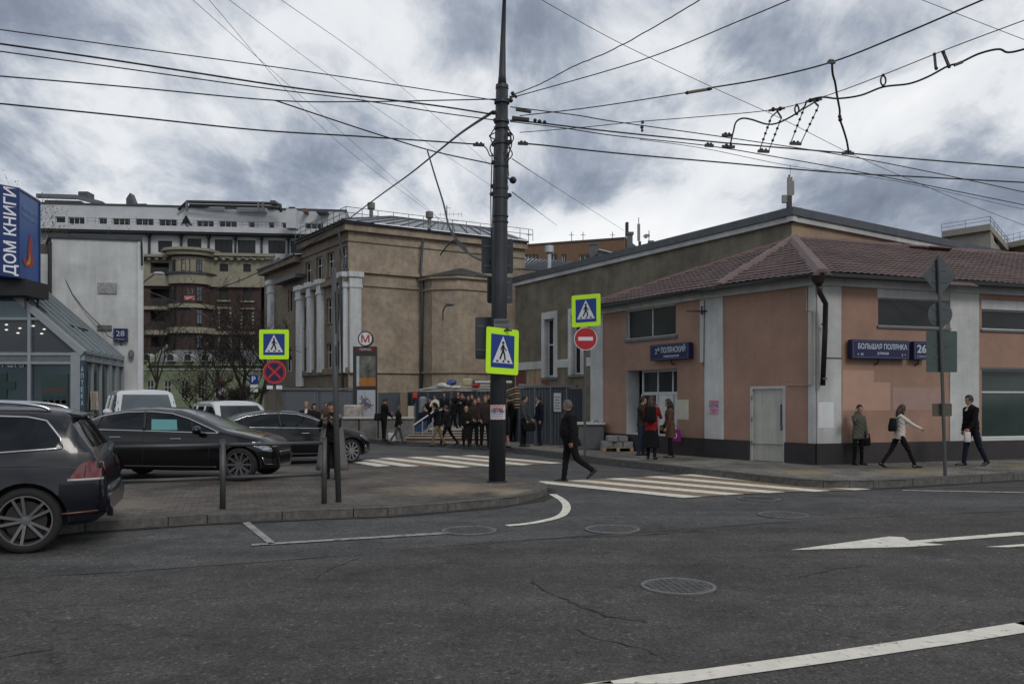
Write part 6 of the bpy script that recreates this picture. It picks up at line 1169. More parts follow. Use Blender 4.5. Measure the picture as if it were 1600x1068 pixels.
pallet(918, 948, 700, 'front left pallet stacked with grey concrete kerb blocks', [(2, .0)]); pallet(942, 990, 705, 'front pallet of grey concrete kerb blocks nearest the recessed door', [(3, 0), (2, .15)]); pallet(936, 992, 697, 'rear pallet of grey kerb blocks stacked highest behind the other two', [(3, 0), (3, .05), (2, .2)])
# ---------------------------------------------------------------- overhead wires
M_WIRE = mat('wire_black', (.010, .010, .011), .5); M_WIRE2 = mat('wire_thin', (.07, .075, .085), .6)
def Pz(x, y, z): return P(x, y, (z-H)*F/(HY-y))
nwire = 0
def wire(label, pts, z=None, Y=None, r=.012, m=None, name='overhead_wire', cat='wire', wob=0):
    n = len(pts); v = []
    for i, p in enumerate(pts):
        f = i/(n-1)
        if Y is not None: v.append(P(p[0], p[1], Y[0]+(Y[1]-Y[0])*f if isinstance(Y, tuple) else Y))
        else: v.append(Pz(p[0], p[1], z[0]+(z[1]-z[0])*f if isinstance(z, tuple) else z))
    s = smooth_pts(v)
    for k in (0, -1):                                  # wires go on outside the photo
        if not (0 < pts[k][0] < 1600) or pts[k][1] < 0:
            e = s[k]+(s[k]-s[1 if k == 0 else -2]).normalized()*14; s = [e]+s if k == 0 else s+[e]
    if wob: s = [p+Vector((0, 0, r_(wob))) for p in s]
    t = thing(name, label, cat, tuple(v[0]), 0, 'overhead wires of the junction'); q = MB(); q.tube(s, r, 6); q.build('strand', m or M_WIRE, t, smooth=True); return t
wire('uppermost wire running from the big pole out of the left edge of the photo', [(-60, 38), (200, 74), (480, 112), (775, 157)], z=7.45, r=.009)
wire('thick sagging wire, second from the top at the left edge', [(-60, 60), (150, 90), (300, 113), (450, 136), (560, 150), (680, 165), (765, 178)], z=7.15, r=.015)
wire('third wire from the top at the left edge of the photo', [(-60, 72), (200, 108), (400, 136), (560, 156), (680, 175), (775, 188)], z=7.05, r=.01)
wire('fourth wire from the top at the left edge, level towards the pole', [(-60, 114), (200, 136), (430, 157), (560, 159), (680, 157), (775, 155)], z=(6.5, 7.45), r=.011)
wire('wire branching off downwards from the level wire to the pole', [(430, 157), (520, 187), (600, 213), (680, 237), (768, 256)], z=(6.9, 6.3), r=.012)
wire('lowest wire at the left edge, ending in a clamp beside the pole', [(-60, 156), (200, 182), (400, 203), (560, 213), (680, 221), (752, 226)], z=(6.5, 6.7), r=.014)
wire('short twisted lead from the left clamp to the pole', [(752, 226), (760, 232), (766, 244), (770, 240)], Y=16.0, r=.012)
wire('long thick wire slanting down left from the pole to the school roof', [(770, 175), (720, 208), (680, 240), (640, 272), (590, 308), (545, 342)], Y=(16, 46), r=.03)
wire('thin dark cable crossing the apartment block down to the left', [(520, 356), (460, 396), (380, 436), (300, 466), (225, 510)], Y=(46, 60), r=.03)
wire('faint cable crossing the brick storeys of the apartment block', [(225, 452), (300, 482), (370, 516), (470, 550)], Y=(60, 50), r=.02, m=M_WIRE2)
wire('loose thick cable dropping from the slanting wire and looping to the pole', [(668, 236), (680, 276), (693, 318), (702, 355), (718, 383), (742, 402), (772, 412)], Y=(24, 16), r=.024)
wire('second strand of the loose cable sagging towards the pole', [(702, 355), (728, 392), (750, 404), (772, 408)], Y=(20, 16), r=.018)
wire('frayed cable tail curling left above the school roof edge', [(688, 398), (697, 386), (706, 377), (714, 375), (724, 384), (735, 398)], Y=(20, 18), r=.018)
for i, pts in enumerate((((290, -10), (470, 150), (690, 345)), ((318, -10), (520, 215), (700, 352)), ((425, -10), (620, 130), (770, 262)), ((345, -10), (560, 150), (770, 292)), ((800, 300), (870, 352)), ((800, 248), (880, 300), (975, 360)))):
    wire(('leftmost thin grey wire slanting down from the top edge', 'second thin grey wire slanting down from the top edge', 'thin grey wire from the top edge to just left of the pole', 'thin grey wire passing behind the pole from the upper left', 'short thin grey wire right of the pole behind the brick block', 'thin grey wire from the pole towards the rooftop antennas')[i], pts, Y=(26, 60) if i < 4 else (17, 60), r=.009 if i < 4 else .01, m=M_WIRE2)
wire('wavy wire climbing from the pole to the top edge, left of two', [(803, 148), (840, 133), (870, 118), (900, 102), (940, 86), (980, 66), (1030, 38), (1085, 5), (1130, -25)], z=7.6, r=.009, wob=.006)
wire('straight wire climbing from the pole to the top edge, right of two', [(806, 151), (1000, 95), (1150, 35), (1290, -24)], z=7.6, r=.009)
wire('span wire from the pole to the long pale insulator', [(812, 181), (930, 167), (1072, 145)], z=6.9, r=.009)
wire('span wire from the long insulator up to the top right', [(1112, 137), (1200, 122), (1300, 97), (1400, 58), (1540, -2), (1600, -28)], z=6.9, r=.012)
t = thing('strain_insulator', 'long pale strain insulator in the span wire right of the pole', 'insulator', tuple(Pz(1092, 141, 6.9))); q = MB(); q.tube([Pz(1076, 144.5, 6.9), Pz(1106, 139.5, 6.9)], .028, 8); q.build('rod', mat('insulator_pale', (.25, .2, .16), .5), t)
for a, b in ((1070, 1078), (1103, 1113)): q = MB(); q.tube([Pz(a, 145.5-(a-1070)*.18, 6.9), Pz((a+b)/2, 145-(a-1070)*.18, 6.9), Pz(b, 144.5-(a-1070)*.18, 6.9)], [.012, .035, .015], 8); q.build('end_fitting', M_BLACK, t)
wire('thin span wire carrying the hangers from the pole to the right edge', [(812, 207), (900, 200), (1000, 190), (1100, 182), (1210, 171), (1290, 150), (1380, 117), (1480, 77), (1600, 32), (1650, 14)], z=6.4, r=.0065)
wire('upper trolley wire crossing to the lower right edge', [(797, 167), (900, 180), (960, 190), (1130, 214), (1308, 241), (1450, 268), (1600, 300), (1660, 313)], z=(6.9, 5.9), r=.009)
wire('thick trolley wire running from the pole to the right edge above the others', [(797, 188), (850, 193), (960, 206), (1130, 223), (1308, 238), (1450, 250), (1600, 262), (1660, 267)], z=(6.9, 6.2), r=.014)
wire('lower trolley wire bending down to the right edge', [(797, 190), (880, 200), (960, 212), (1100, 227), (1200, 243), (1350, 270), (1600, 320), (1660, 332)], z=(6.8, 5.8), r=.009)
wire('lowest thick wire from the pole to the right edge of the photo', [(812, 224), (850, 227), (960, 239), (1130, 254), (1300, 269), (1450, 277), (1600, 285), (1660, 288)], z=(6.4, 6.1), r=.014)
wire('faint wire between the lowest wires falling to the right edge', [(1000, 218), (1100, 232), (1240, 260), (1400, 283), (1600, 327), (1660, 340)], z=6.0, r=.005, m=M_WIRE2)
wire('very long thin wire slanting from the top middle to the right roof', [(820, -15), (960, 63), (1110, 135), (1220, 185), (1340, 245), (1480, 305), (1600, 352), (1680, 385)], Y=(22, 34), r=.009, m=M_WIRE2)
wire('thin wire cutting the top right corner', [(1420, -8), (1600, 62), (1660, 84)], Y=24, r=.009, m=M_WIRE2)
wire('wavy jumper cable hanging from the span wire to the trolley wires', [(1300, 97), (1301, 115), (1305, 130), (1308, 150), (1312, 172), (1312, 185), (1317, 200), (1323, 220), (1326, 238)], z=(6.9, 6.1), r=.017, name='jumper_cable')
wire('curved jumper cable winding along the hangers to the right edge', [(1141, 226), (1146, 205), (1150, 191), (1160, 185), (1175, 187), (1198, 194), (1216, 192), (1240, 180), (1256, 168), (1262, 158), (1284, 152), (1310, 154), (1345, 149), (1380, 136), (1420, 131), (1450, 120), (1480, 104), (1500, 98), (1530, 84), (1560, 77), (1575, 82), (1600, 77), (1650, 60)], z=6.35, r=.014, name='jumper_cable')
def fitting(label, c0, boxes, balls=(), z=6.3, name='wire_clamp'):
    t = thing(name, label, 'wire fitting', tuple(Pz(*c0, z)), 0, 'clamps and insulators on the trolley wires'); Yc = (z-H)*F/(HY-c0[1]); s = Yc/F
    for (a, b, w_) in boxes: q = MB(); q.bar(P(*a, Yc), P(*b, Yc), w_*s, w_*s); q.build('clamp', M_BLACK, t)
    for (a, r) in balls: q = MB(); q.ball(P(*a, Yc), r*s); q.build('shell', M_BLACK, t)
for lab, c, hw in (('flat clamp under the curved jumper on the thick trolley wire', (1138, 229), 10), ('small clamp left of the curved jumper', (1108, 227), 7), ('flat clamp where the wavy jumper ends on the trolley wires', (1325, 239), 9), ('clamp on the upper trolley wire beside the curved jumper', (1136, 211), 8), ('cable clamp near the start of the lowest right wire', (817, 224), 8), ('cable clamp on the lowest left wire', (748, 226), 9), ('clamp under the front hanger pair', (1193, 236), 9), ('clamp under the rear hanger pair', (1243, 224), 9), ('clamp holding the wavy jumper to the span wire', (1299, 97), 6)):
    fitting(lab, c, [((c[0]-hw, c[1]), (c[0]+hw, c[1]+.8), 4)], [((c[0]-hw*.3, c[1]-2), 2.6), ((c[0]+hw*.4, c[1]-2), 2.2)])
fitting('twin spiral fitting right of the pole on the thick wire', (835, 189), [((800, 184), (827, 187), 4.5), ((806, 171), (830, 175), 4)], [((836, 188), 3), ((843, 190), 3.4), ((851, 191), 3)])
fitting('shackle beside the pole holding the two climbing wires', (802, 149), [((796, 152), (806, 150), 3)], [((801, 146), 3.2), ((806, 151), 2.6)])
fitting('ring insulator on the hanger wire nearest the pole', (1004, 198), [((1004, 189), (1004, 193), 4)], [((1003, 199), 2.8), ((1003.5, 204), 2.2)], name='ring_insulator')
fitting('twin rod fitting high on the hanger wire, left rod', (1461, 95), [((1460, 84), (1462, 106), 3)], [((1460, 85), 2.8), ((1463, 107), 2.8)], name='ring_insulator')
fitting('twin rod fitting high on the hanger wire, right rod', (1478, 92), [((1473, 80), (1483, 104), 3.5)], [((1474, 82), 3), ((1483, 104), 3)], name='ring_insulator')
fitting('sleeve on the jumper cable near the top right', (1498, 99), [((1491, 102), (1504, 97), 4)], name='cable_sleeve')
fitting('knot in the wavy jumper cable', (1313, 184), [], [((1312, 182), 3), ((1313, 187), 3.4)], name='cable_sleeve')
for lab, x, y, r in (('oval ring insulator on the hanger wire right of the wavy jumper', 1380, 126, 5), ('oval ring insulator between the two hanger pairs', 1245, 171, 4)):
    c = Pz(x, y, 6.35); s = c.y/F; t = thing('ring_insulator', lab, 'wire fitting', tuple(c), 0, 'clamps and insulators on the trolley wires'); q = MB(); q.tube([P(x+r*.8*cos(2*pi*i/14), y+r*1.5*sin(2*pi*i/14), c.y) for i in range(15)], 1.3*s, 6, cap=False); q.build('ring', M_BLACK, t); q = MB(); q.ball(P(x, y-r*1.7, c.y), 2.4*s); q.ball(P(x, y+r*1.7, c.y), 2.6*s); q.build('cap', M_BLACK, t)
for lab, hx, hy, legs in (('front hanger pair of beaded insulators below the span wire', 1214, 171, (((1205, 183), (1187, 234)), ((1221, 184), (1201, 236)))), ('rear hanger pair of beaded insulators below the span wire', 1272, 157, (((1256, 170), (1236, 222)), ((1279, 166), (1252, 222))))):
    c = Pz(hx, hy, 6.35); Yc = c.y; s = Yc/F; t = thing('beaded_hanger', lab, 'insulator', tuple(c), 0, 'clamps and insulators on the trolley wires')
    q = MB(); q.bar(P(hx-13, hy+2, Yc), P(hx+12, hy-2, Yc), 3*s, 3*s); q.ball(P(hx-6, hy, Yc), 3.5*s); q.ball(P(hx+5, hy-1, Yc), 3.5*s); q.build('yoke', M_BLACK, t)
    q = MB(); q.bar(P(hx+2, hy+2, Yc), P(legs[0][0][0], legs[0][0][1], Yc), 2.2*s, 2.2*s); q.bar(P(hx, hy+2, Yc), P(legs[1][0][0], legs[1][0][1], Yc), 2.2*s, 2.2*s); q.build('fork', M_BLACK, t)
    for (a, b) in legs:
        A_, B_ = P(*a, Yc), P(*b, Yc); q = MB(); q.tube([A_, B_], .8*s, 5); q.build('rod', M_BLACK, t)
        for k in (.12, .32, .5, .68): q = MB(); q.ball(A_.lerp(B_, k), 2.3*s, 7, 5); q.build('bead', M_BLACK, t)
# ---------------------------------------------------------------- cars
M_TYRE = mat('tyre', (.012, .012, .013), .85); M_RIM = mat('rim_silver', (.22, .22, .23), .35, .8); M_RIMD = mat('rim_grey', (.09, .09, .095), .4, .7); M_CHR = mat('chrome', (.62, .63, .65), .15, 1)
M_CG = mat('car_glass', (.006, .008, .009), .04, spec=.45); M_CG2 = mat('car_windscreen', (.02, .027, .03), .22, spec=.4); M_TRIM = mat('black_trim', (.01, .01, .01), .6); M_TAIL = mat('tail_red', (.12, .004, .005), .15, coat=1); M_LAMP = mat('headlamp', (.35, .37, .4), .08, .6, coat=1, var=.5, vscale=14)
def interp(pts, x):
    pts = sorted(pts)
    if x <= pts[0][0]: return pts[0][1]
    if x >= pts[-1][0]: return pts[-1][1]
    for (a, fa), (b, fb) in zip(pts, pts[1:]):
        if a <= x <= b: t = (x-a)/(b-a); return fa+(fb-fa)*t
def sm(pts, n=1):
    return pts
class Car:
    def __init__(s, name, label, loc, rz, top, wid, belt, bot, wb, wr, paint, tumble=.42, group='parked cars'):
        s.t = thing(name, label, 'car', tuple(loc), rz, group); s.M = WM[s.t.name]; s.wb = wb; s.wr = wr
        xs0 = sorted({p[0] for p in top+wid+belt+bot}); x0, x1 = xs0[0], xs0[-1]; xs = sorted(set([round(x0+(x1-x0)*i/44, 3) for i in range(45)]+xs0))
        xs = [x for i, x in enumerate(xs) if i == 0 or x-xs[i-1] > .008 or x == x1]
        g = lambda f, x: sum(interp(f, x+d)*k for d, k in ((-.08, .25), (0, .5), (.08, .25))) if x0+.1 < x < x1-.1 else interp(f, x)
        rings = []
        for x in xs:
            zt, wv, zs, zb = g(top, x), g(wid, x), g(belt, x), g(bot, x); zs = min(zs, zt-.02); zb = min(zb, zt-.1); h = max(0, zt-.09-zs); zm = min(.62, zs-.04)
            wr_ = wv*.945-h*tumble-.03; e = zt-zs
            half = [(0, zb), (wv*.72, zb), (wv*.93, zb+.06), (wv*.985, zb+.2 if zb+.2 < zm else (zb+zm)/2), (wv, zm), (wv*.985, (zm+zs)/2), (wv*.955, zs), (wv*.955-h*tumble*.5-.012, zs+max(h*.5, e*.3)), (wr_, zt-min(.09, e*.4)), (wr_*.86, zt-min(.035, e*.15)), (wr_*.45, zt-min(.008, e*.05)), (0, zt)]
            rings.append([(x, -y, z) for y, z in half]+[(x, y, z) for y, z in reversed(half[1:-1])])
        q = MB(); q.loft(rings); me = q.mesh('body', [paint, M_TRIM], True); bm = bmesh.new(); bm.from_mesh(me); bmesh.ops.recalc_face_normals(bm, faces=bm.faces); bmesh.ops.triangulate(bm, faces=[f for f in bm.faces if len(f.verts) > 4]); bm.to_mesh(me)
        s.bvh = BVHTree.FromBMesh(bm); bm.free()
        o = bpy.data.objects.new('body', me); COL.objects.link(o); s.w = interp(wid, -wb/2)
        c = MB()
        for ax in (0, -wb):
            for sg in (-1, 1): c.v and None; c.lathe([(0, sg*(s.w-.30)), (wr+.055, sg*(s.w-.30)), (wr+.055, sg*(s.w+.2)), (0, sg*(s.w+.2))], 28, 'Y', (ax, 0, wr))
        cm = c.mesh('cut', M_TRIM); bm = bmesh.new(); bm.from_mesh(cm); bmesh.ops.remove_doubles(bm, verts=bm.verts, dist=1e-5); bmesh.ops.recalc_face_normals(bm, faces=bm.faces); bm.to_mesh(cm); bm.free()
        co = bpy.data.objects.new('cut', cm); COL.objects.link(co); md = o.modifiers.new('b', 'BOOLEAN'); md.object = co; md.operation = 'DIFFERENCE'; md.solver = 'EXACT'; md.material_mode = 'TRANSFER'
        bpy.context.view_layer.update(); dg = bpy.context.evaluated_depsgraph_get(); me2 = bpy.data.meshes.new_from_object(o.evaluated_get(dg)); bpy.data.objects.remove(o); bpy.data.objects.remove(co)
        mi = np.zeros(len(me2.polygons), int)
        if len(me2.materials) < 2: me2.materials.append(M_TRIM)
        for p in me2.polygons:
            cx, cy, cz = p.center
            for ax in (0, -wb):
                if (cx-ax)**2+(cz-wr)**2 < (wr+.06)**2 and abs(cy) < s.w-.01 and abs(cy) > s.w-.4 and (abs((cx-ax)**2+(cz-wr)**2-(wr+.055)**2) < .02 or abs(abs(cy)-(s.w-.30)) < .02): mi[p.index] = 1
            if cz < interp(bot, cx)+.05: mi[p.index] = 1
        me2.polygons.foreach_set('material_index', mi); me2.polygons.foreach_set('use_smooth', [True]*len(me2.polygons)); me2.set_sharp_from_angle(angle=radians(38)); me2.name = 'body'
        s.body = link('body', me2, s.t, s.M)
    def pj(s, kind, p, off=.004):
        if kind in (-1, 1): o, d = Vector((p[0], kind*2.5, p[1])), Vector((0, -kind, 0))
        elif kind == 'F': o, d = Vector((4, p[0], p[1])), Vector((-1, 0, 0))
        else: o, d = Vector((-9, p[0], p[1])), Vector((1, 0, 0))
        h, n, i, ds = s.bvh.ray_cast(o, d)
        if h is None: return None
        return h-d*off
    def patch(s, kind, poly, name, m, off=.005, res=.09):
        pts = [Vector(p) for p in poly]; dens = []
        for a, b in zip(pts, pts[1:]+pts[:1]):
            k = max(1, int((b-a).length/res)); dens += [a.lerp(b, i/k) for i in range(k)]
        n = len(dens); x0, x1 = min(p.x for p in dens), max(p.x for p in dens); y0, y1 = min(p.y for p in dens), max(p.y for p in dens); ins = []
        y = y0+res/2
        while y < y1:
            x = x0+res/2
            while x < x1: ins.append(Vector((x, y))); x += res
            y += res
        r = geometry.delaunay_2d_cdt(dens+ins, [(i, (i+1) % n) for i in range(n)], [], 1, 1e-5); vs, fs = r[0], r[2]; v3 = []
        for v in vs:
            q = s.pj(kind, v, off)
            v3.append(q if q is not None else None)
        fs = [f for f in fs if all(v3[i] is not None for i in f)]; used = sorted({i for f in fs for i in f}); mp_ = {u: i for i, u in enumerate(used)}
        me = bpy.data.meshes.new(name); me.from_pydata([v3[i] for i in used], [], [tuple(mp_[i] for i in f) for f in fs]); me.materials.append(m); me.polygons.foreach_set('use_smooth', [True]*len(me.polygons))
        bm = bmesh.new(); bm.from_mesh(me); bmesh.ops.recalc_face_normals(bm, faces=bm.faces); out = Vector((0, kind, 0)) if kind in (-1, 1) else Vector((1 if kind == 'F' else -1, 0, 0))
        if sum((f.normal for f in bm.faces), Vector()).dot(out) < 0: bmesh.ops.reverse_faces(bm, faces=bm.faces)
        bm.to_mesh(me); bm.free(); return link(name, me, s.t, s.M)
    def line(s, kind, pts, r, name, m, closed=False, parent=None, off=.004):
        P_ = [Vector(p) for p in pts]; P_ = P_+[P_[0]] if closed else P_; o = []
        for a, b in zip(P_, P_[1:]):
            k = max(1, int((b-a).length/.07)); o += [a.lerp(b, i/k) for i in range(k)]
        o.append(P_[-1]); o = [s.pj(kind, p, off) for p in o]; o = [p for p in o if p is not None]
        if len(o) < 2: return
        q = MB(); q.tube(o, r, 6); return link(name, q.mesh(name, m, True), s.t, s.M)
    def wheels(s, spokes=5, m=None, double=True, sides=(-1, 1), steer=0):
        m = m or M_RIM; R_ = s.wr
        for ax, fr in ((0, 1), (-s.wb, 0)):
            for sg in sides:
                st = Matrix.Rotation(radians(steer) if fr else 0, 4, 'Z'); M = s.M @ Matrix.Translation((ax, sg*(s.w-.015), R_)) @ st @ Matrix.Diagonal((1, sg, 1, 1))
                q = MB(); q.lathe([(0, -.12), (R_*.58, -.12), (R_*.58, -.06), (0, -.06)], 20, 'Y'); wh = link('wheel', q.mesh('wheel', M_TRIM), s.t, M)
                q = MB(); q.lathe([(R_*.74, -.2), (R_*.93, -.2), (R_*.99, -.17), (R_, -.1), (R_*.99, -.03), (R_*.93, .0), (R_*.8, .004), (R_*.75, -.01), (R_*.74, -.05)], 36, 'Y'); link('tyre', q.mesh('tyre', M_TYRE, True), wh, M)
                q = MB(); q.lathe([(R_*.76, -.05), (R_*.76, -.004), (R_*.72, -.004), (R_*.70, -.05), (R_*.68, -.09)], 36, 'Y'); q.lathe([(0, -.012), (R_*.12, -.014), (R_*.16, -.03), (R_*.16, -.07)], 16, 'Y')
                for k in range(spokes):
                    a = 2*pi*k/spokes+.3
                    for da in ((-.13, .13) if double else (0,)):
                        w_ = R_*(.085 if double else .12); q.bar((R_*.1*sin(a+da*2), -.035, R_*.1*cos(a+da*2)), (R_*.73*sin(a+da*1.5), -.018, R_*.73*cos(a+da*1.5)), w_, .03, up=(0, 1, 0))
                rm = q.mesh('rim', m); link('rim', rm, wh, M)
def mirror(c, x, z, side, m):
    q = MB(); q.ball((x, side*(c.w+.10), z), (.09, .12, .085), 10, 8); link('mirror', q.mesh('mirror', m, True), c.t, c.M); q = MB(); q.bar((x, side*(c.w-.12), z-.06), (x, side*(c.w+.06), z-.04), .04, .03); link('mirror_arm', q.mesh('mirror_arm', m), c.t, c.M)
def handle(c, x, z, side, m=None):
    p = c.pj(side, (x, z), .0); 
    if p is None: return
    q = MB(); q.tube([p+Vector((-.11, side*.0, 0)), p+Vector((-.09, side*.035, 0)), p+Vector((.09, side*.035, 0)), p+Vector((.11, 0, 0))], .013, 6); link('door_handle', q.mesh('door_handle', m or M_CHR), c.t, c.M)
M_CBLK = mat('paint_black', (.004, .004, .005), .18, 0, coat=.5, spec=.25); M_CNAVY = mat('paint_navy', (.005, .006, .011), .25, 0, coat=.55, spec=.35); M_CWHT = mat('paint_white', (.52, .54, .55), .3, coat=.8); M_CBLK2 = mat('paint_black2', (.004, .0045, .006), .2, coat=.55, spec=.25)
def arc_pts(cx, cy, rx, ry, a0, a1, n=6): return [(cx+rx*cos(radians(a0+(a1-a0)*i/n)), cy+ry*sin(radians(a0+(a1-a0)*i/n))) for i in range(n+1)]
# dark SUV at the left edge, seen from its rear left side; x = 0 at the front axle
wc = G(38, 865, .004); th = pi+radians(19.5); fx = Vector((cos(th), sin(th), 0)); lft = Vector((-sin(th), cos(th), 0)); HW = .955
org = Vector((wc.x, wc.y, 0))-lft*(HW-.0)+fx*2.9
suv = Car('suv', 'dark navy SUV with silver roof rail, cropped by the left edge of the photo', org, th, [(-3.715, 0.620), (-3.690, 0.800), (-3.648, 0.993), (-3.538, 1.179), (-3.337, 1.551), (-3.286, 1.588), (-2.984, 1.635), (-2.000, 1.663), (-1.300, 1.644), (-0.900, 1.570), (-0.150, 1.132), (0.300, 1.049), (0.800, 0.919), (0.900, 0.600)],
          [(-3.715, 0.780), (-3.656, 0.860), (-3.404, 0.923), (-2.9, HW), (-1.500, 0.947), (0.000, 0.937), (0.500, 0.880), (0.900, 0.600)], [(-3.740, 1.086), (-2.984, 1.105), (-0.600, 1.030), (0.900, 0.800)], [(-3.715, 0.420), (-3.572, 0.280), (-3.236, 0.260), (0.900, 0.250)], 2.9, .365, M_CNAVY, .34)
suv.wheels(5, mat('rim_suv', (.2, .2, .2), .35, .7), True)
for sd in (-1, 1):
    o = [(-3.261, 1.160), (-3.236, 1.272), (-3.085, 1.467), (-2.900, 1.509), (-2.400, 1.528), (-1.400, 1.523), (-0.900, 1.477), (-0.450, 1.198), (-0.400, 1.114), (-1.500, 1.114), (-2.600, 1.119)]
    suv.patch(sd, o, 'side_window', M_CG, .004); suv.line(sd, o, .013, 'window_trim', M_CHR, True, off=.008)
    suv.line(sd, [(-2.450, 1.523), (-2.500, 1.123)], .035, 'door_pillar', M_TRIM, off=.006); suv.line(sd, [(-1.500, 1.523), (-1.450, 1.123)], .035, 'door_pillar', M_TRIM, off=.006)
    suv.line(sd, [(-2.500, 1.105), (-2.480, 0.947), (-2.350, 0.720), (-2.420, 0.500)], .005, 'door_gap', M_TRIM, off=-.001); suv.line(sd, [(-1.450, 1.105), (-1.450, 0.350)], .005, 'door_gap', M_TRIM, off=-.001); suv.line(sd, [(-3.572, 0.928), (-2.900, 0.965), (-1.000, 0.947)], .004, 'crease', M_CNAVY, off=-.001)
    tl = suv.patch(sd, [(-3.673, 0.993), (-3.681, 0.880), (-3.656, 0.800), (-3.337, 0.800), (-3.362, 0.860), (-3.446, 0.974), (-3.538, 1.021)], 'tail_light', M_TAIL, .007, .05); suv.line(sd, [(-3.673, 0.805), (-3.320, 0.800)], .016, 'reflector_strip', mat('lamp_white', (.45, .4, .4), .3), off=.012)
    suv.line(sd, [(-3.505, 0.965), (-3.488, 0.830)], .005, 'lamp_line', M_TRIM, off=.010)
    suv.line(sd, [(-3.656, 0.440), (-3.236, 0.420)], .018, 'bumper_reflector', mat('reflector_dim', (.05, .012, .01), .3), off=.004); 
    for x0, x1 in ((-3.15, -1.0),):
        y_ = sd*(.63); pts = [(-3.10, y_, 1.58), (-3.0, y_, 1.63), (-2.6, y_, 1.675), (-1.6, y_, 1.69), (-1.1, y_, 1.66), (-.98, y_, 1.59)]; q = MB(); q.tube(smooth_pts(pts, 4), .02, 8); link('roof_rail', q.mesh('roof_rail', M_CHR, True), suv.t, suv.M)
suv.patch('R', [(-0.620, 1.160), (-0.520, 1.477), (0.520, 1.477), (0.620, 1.160)], 'rear_window', M_CG, .01); suv.patch('R', [(-0.720, 0.993), (-0.750, 0.840), (-0.450, 0.840), (-0.400, 0.974)], 'tail_light', M_TAIL, .008, .06); suv.patch('R', [(0.720, 0.993), (0.750, 0.840), (0.450, 0.840), (0.400, 0.974)], 'tail_light', M_TAIL, .008, .06)
q = MB(); q.loft([[(-3.42, y, 1.545-abs(y)*.03), (-3.42, y, 1.52-abs(y)*.03), (-3.26, y, 1.52-abs(y)*.03), (-3.26, y, 1.575-abs(y)*.03)] for y in (-.6, -.3, 0, .3, .6)]); link('spoiler', q.mesh('spoiler', M_CNAVY), suv.t, suv.M)
q = MB(); q.loft([[(-3.74+abs(y)**3*.12, y, .70), (-3.75+abs(y)**3*.12, y, .60), (-3.70, y, .42), (-3.6, y, .40), (-3.6, y, .70)] for y in (-.84, -.6, -.3, 0, .3, .6, .84)]); link('rear_bumper', q.mesh('rear_bumper', M_CNAVY, True), suv.t, suv.M)
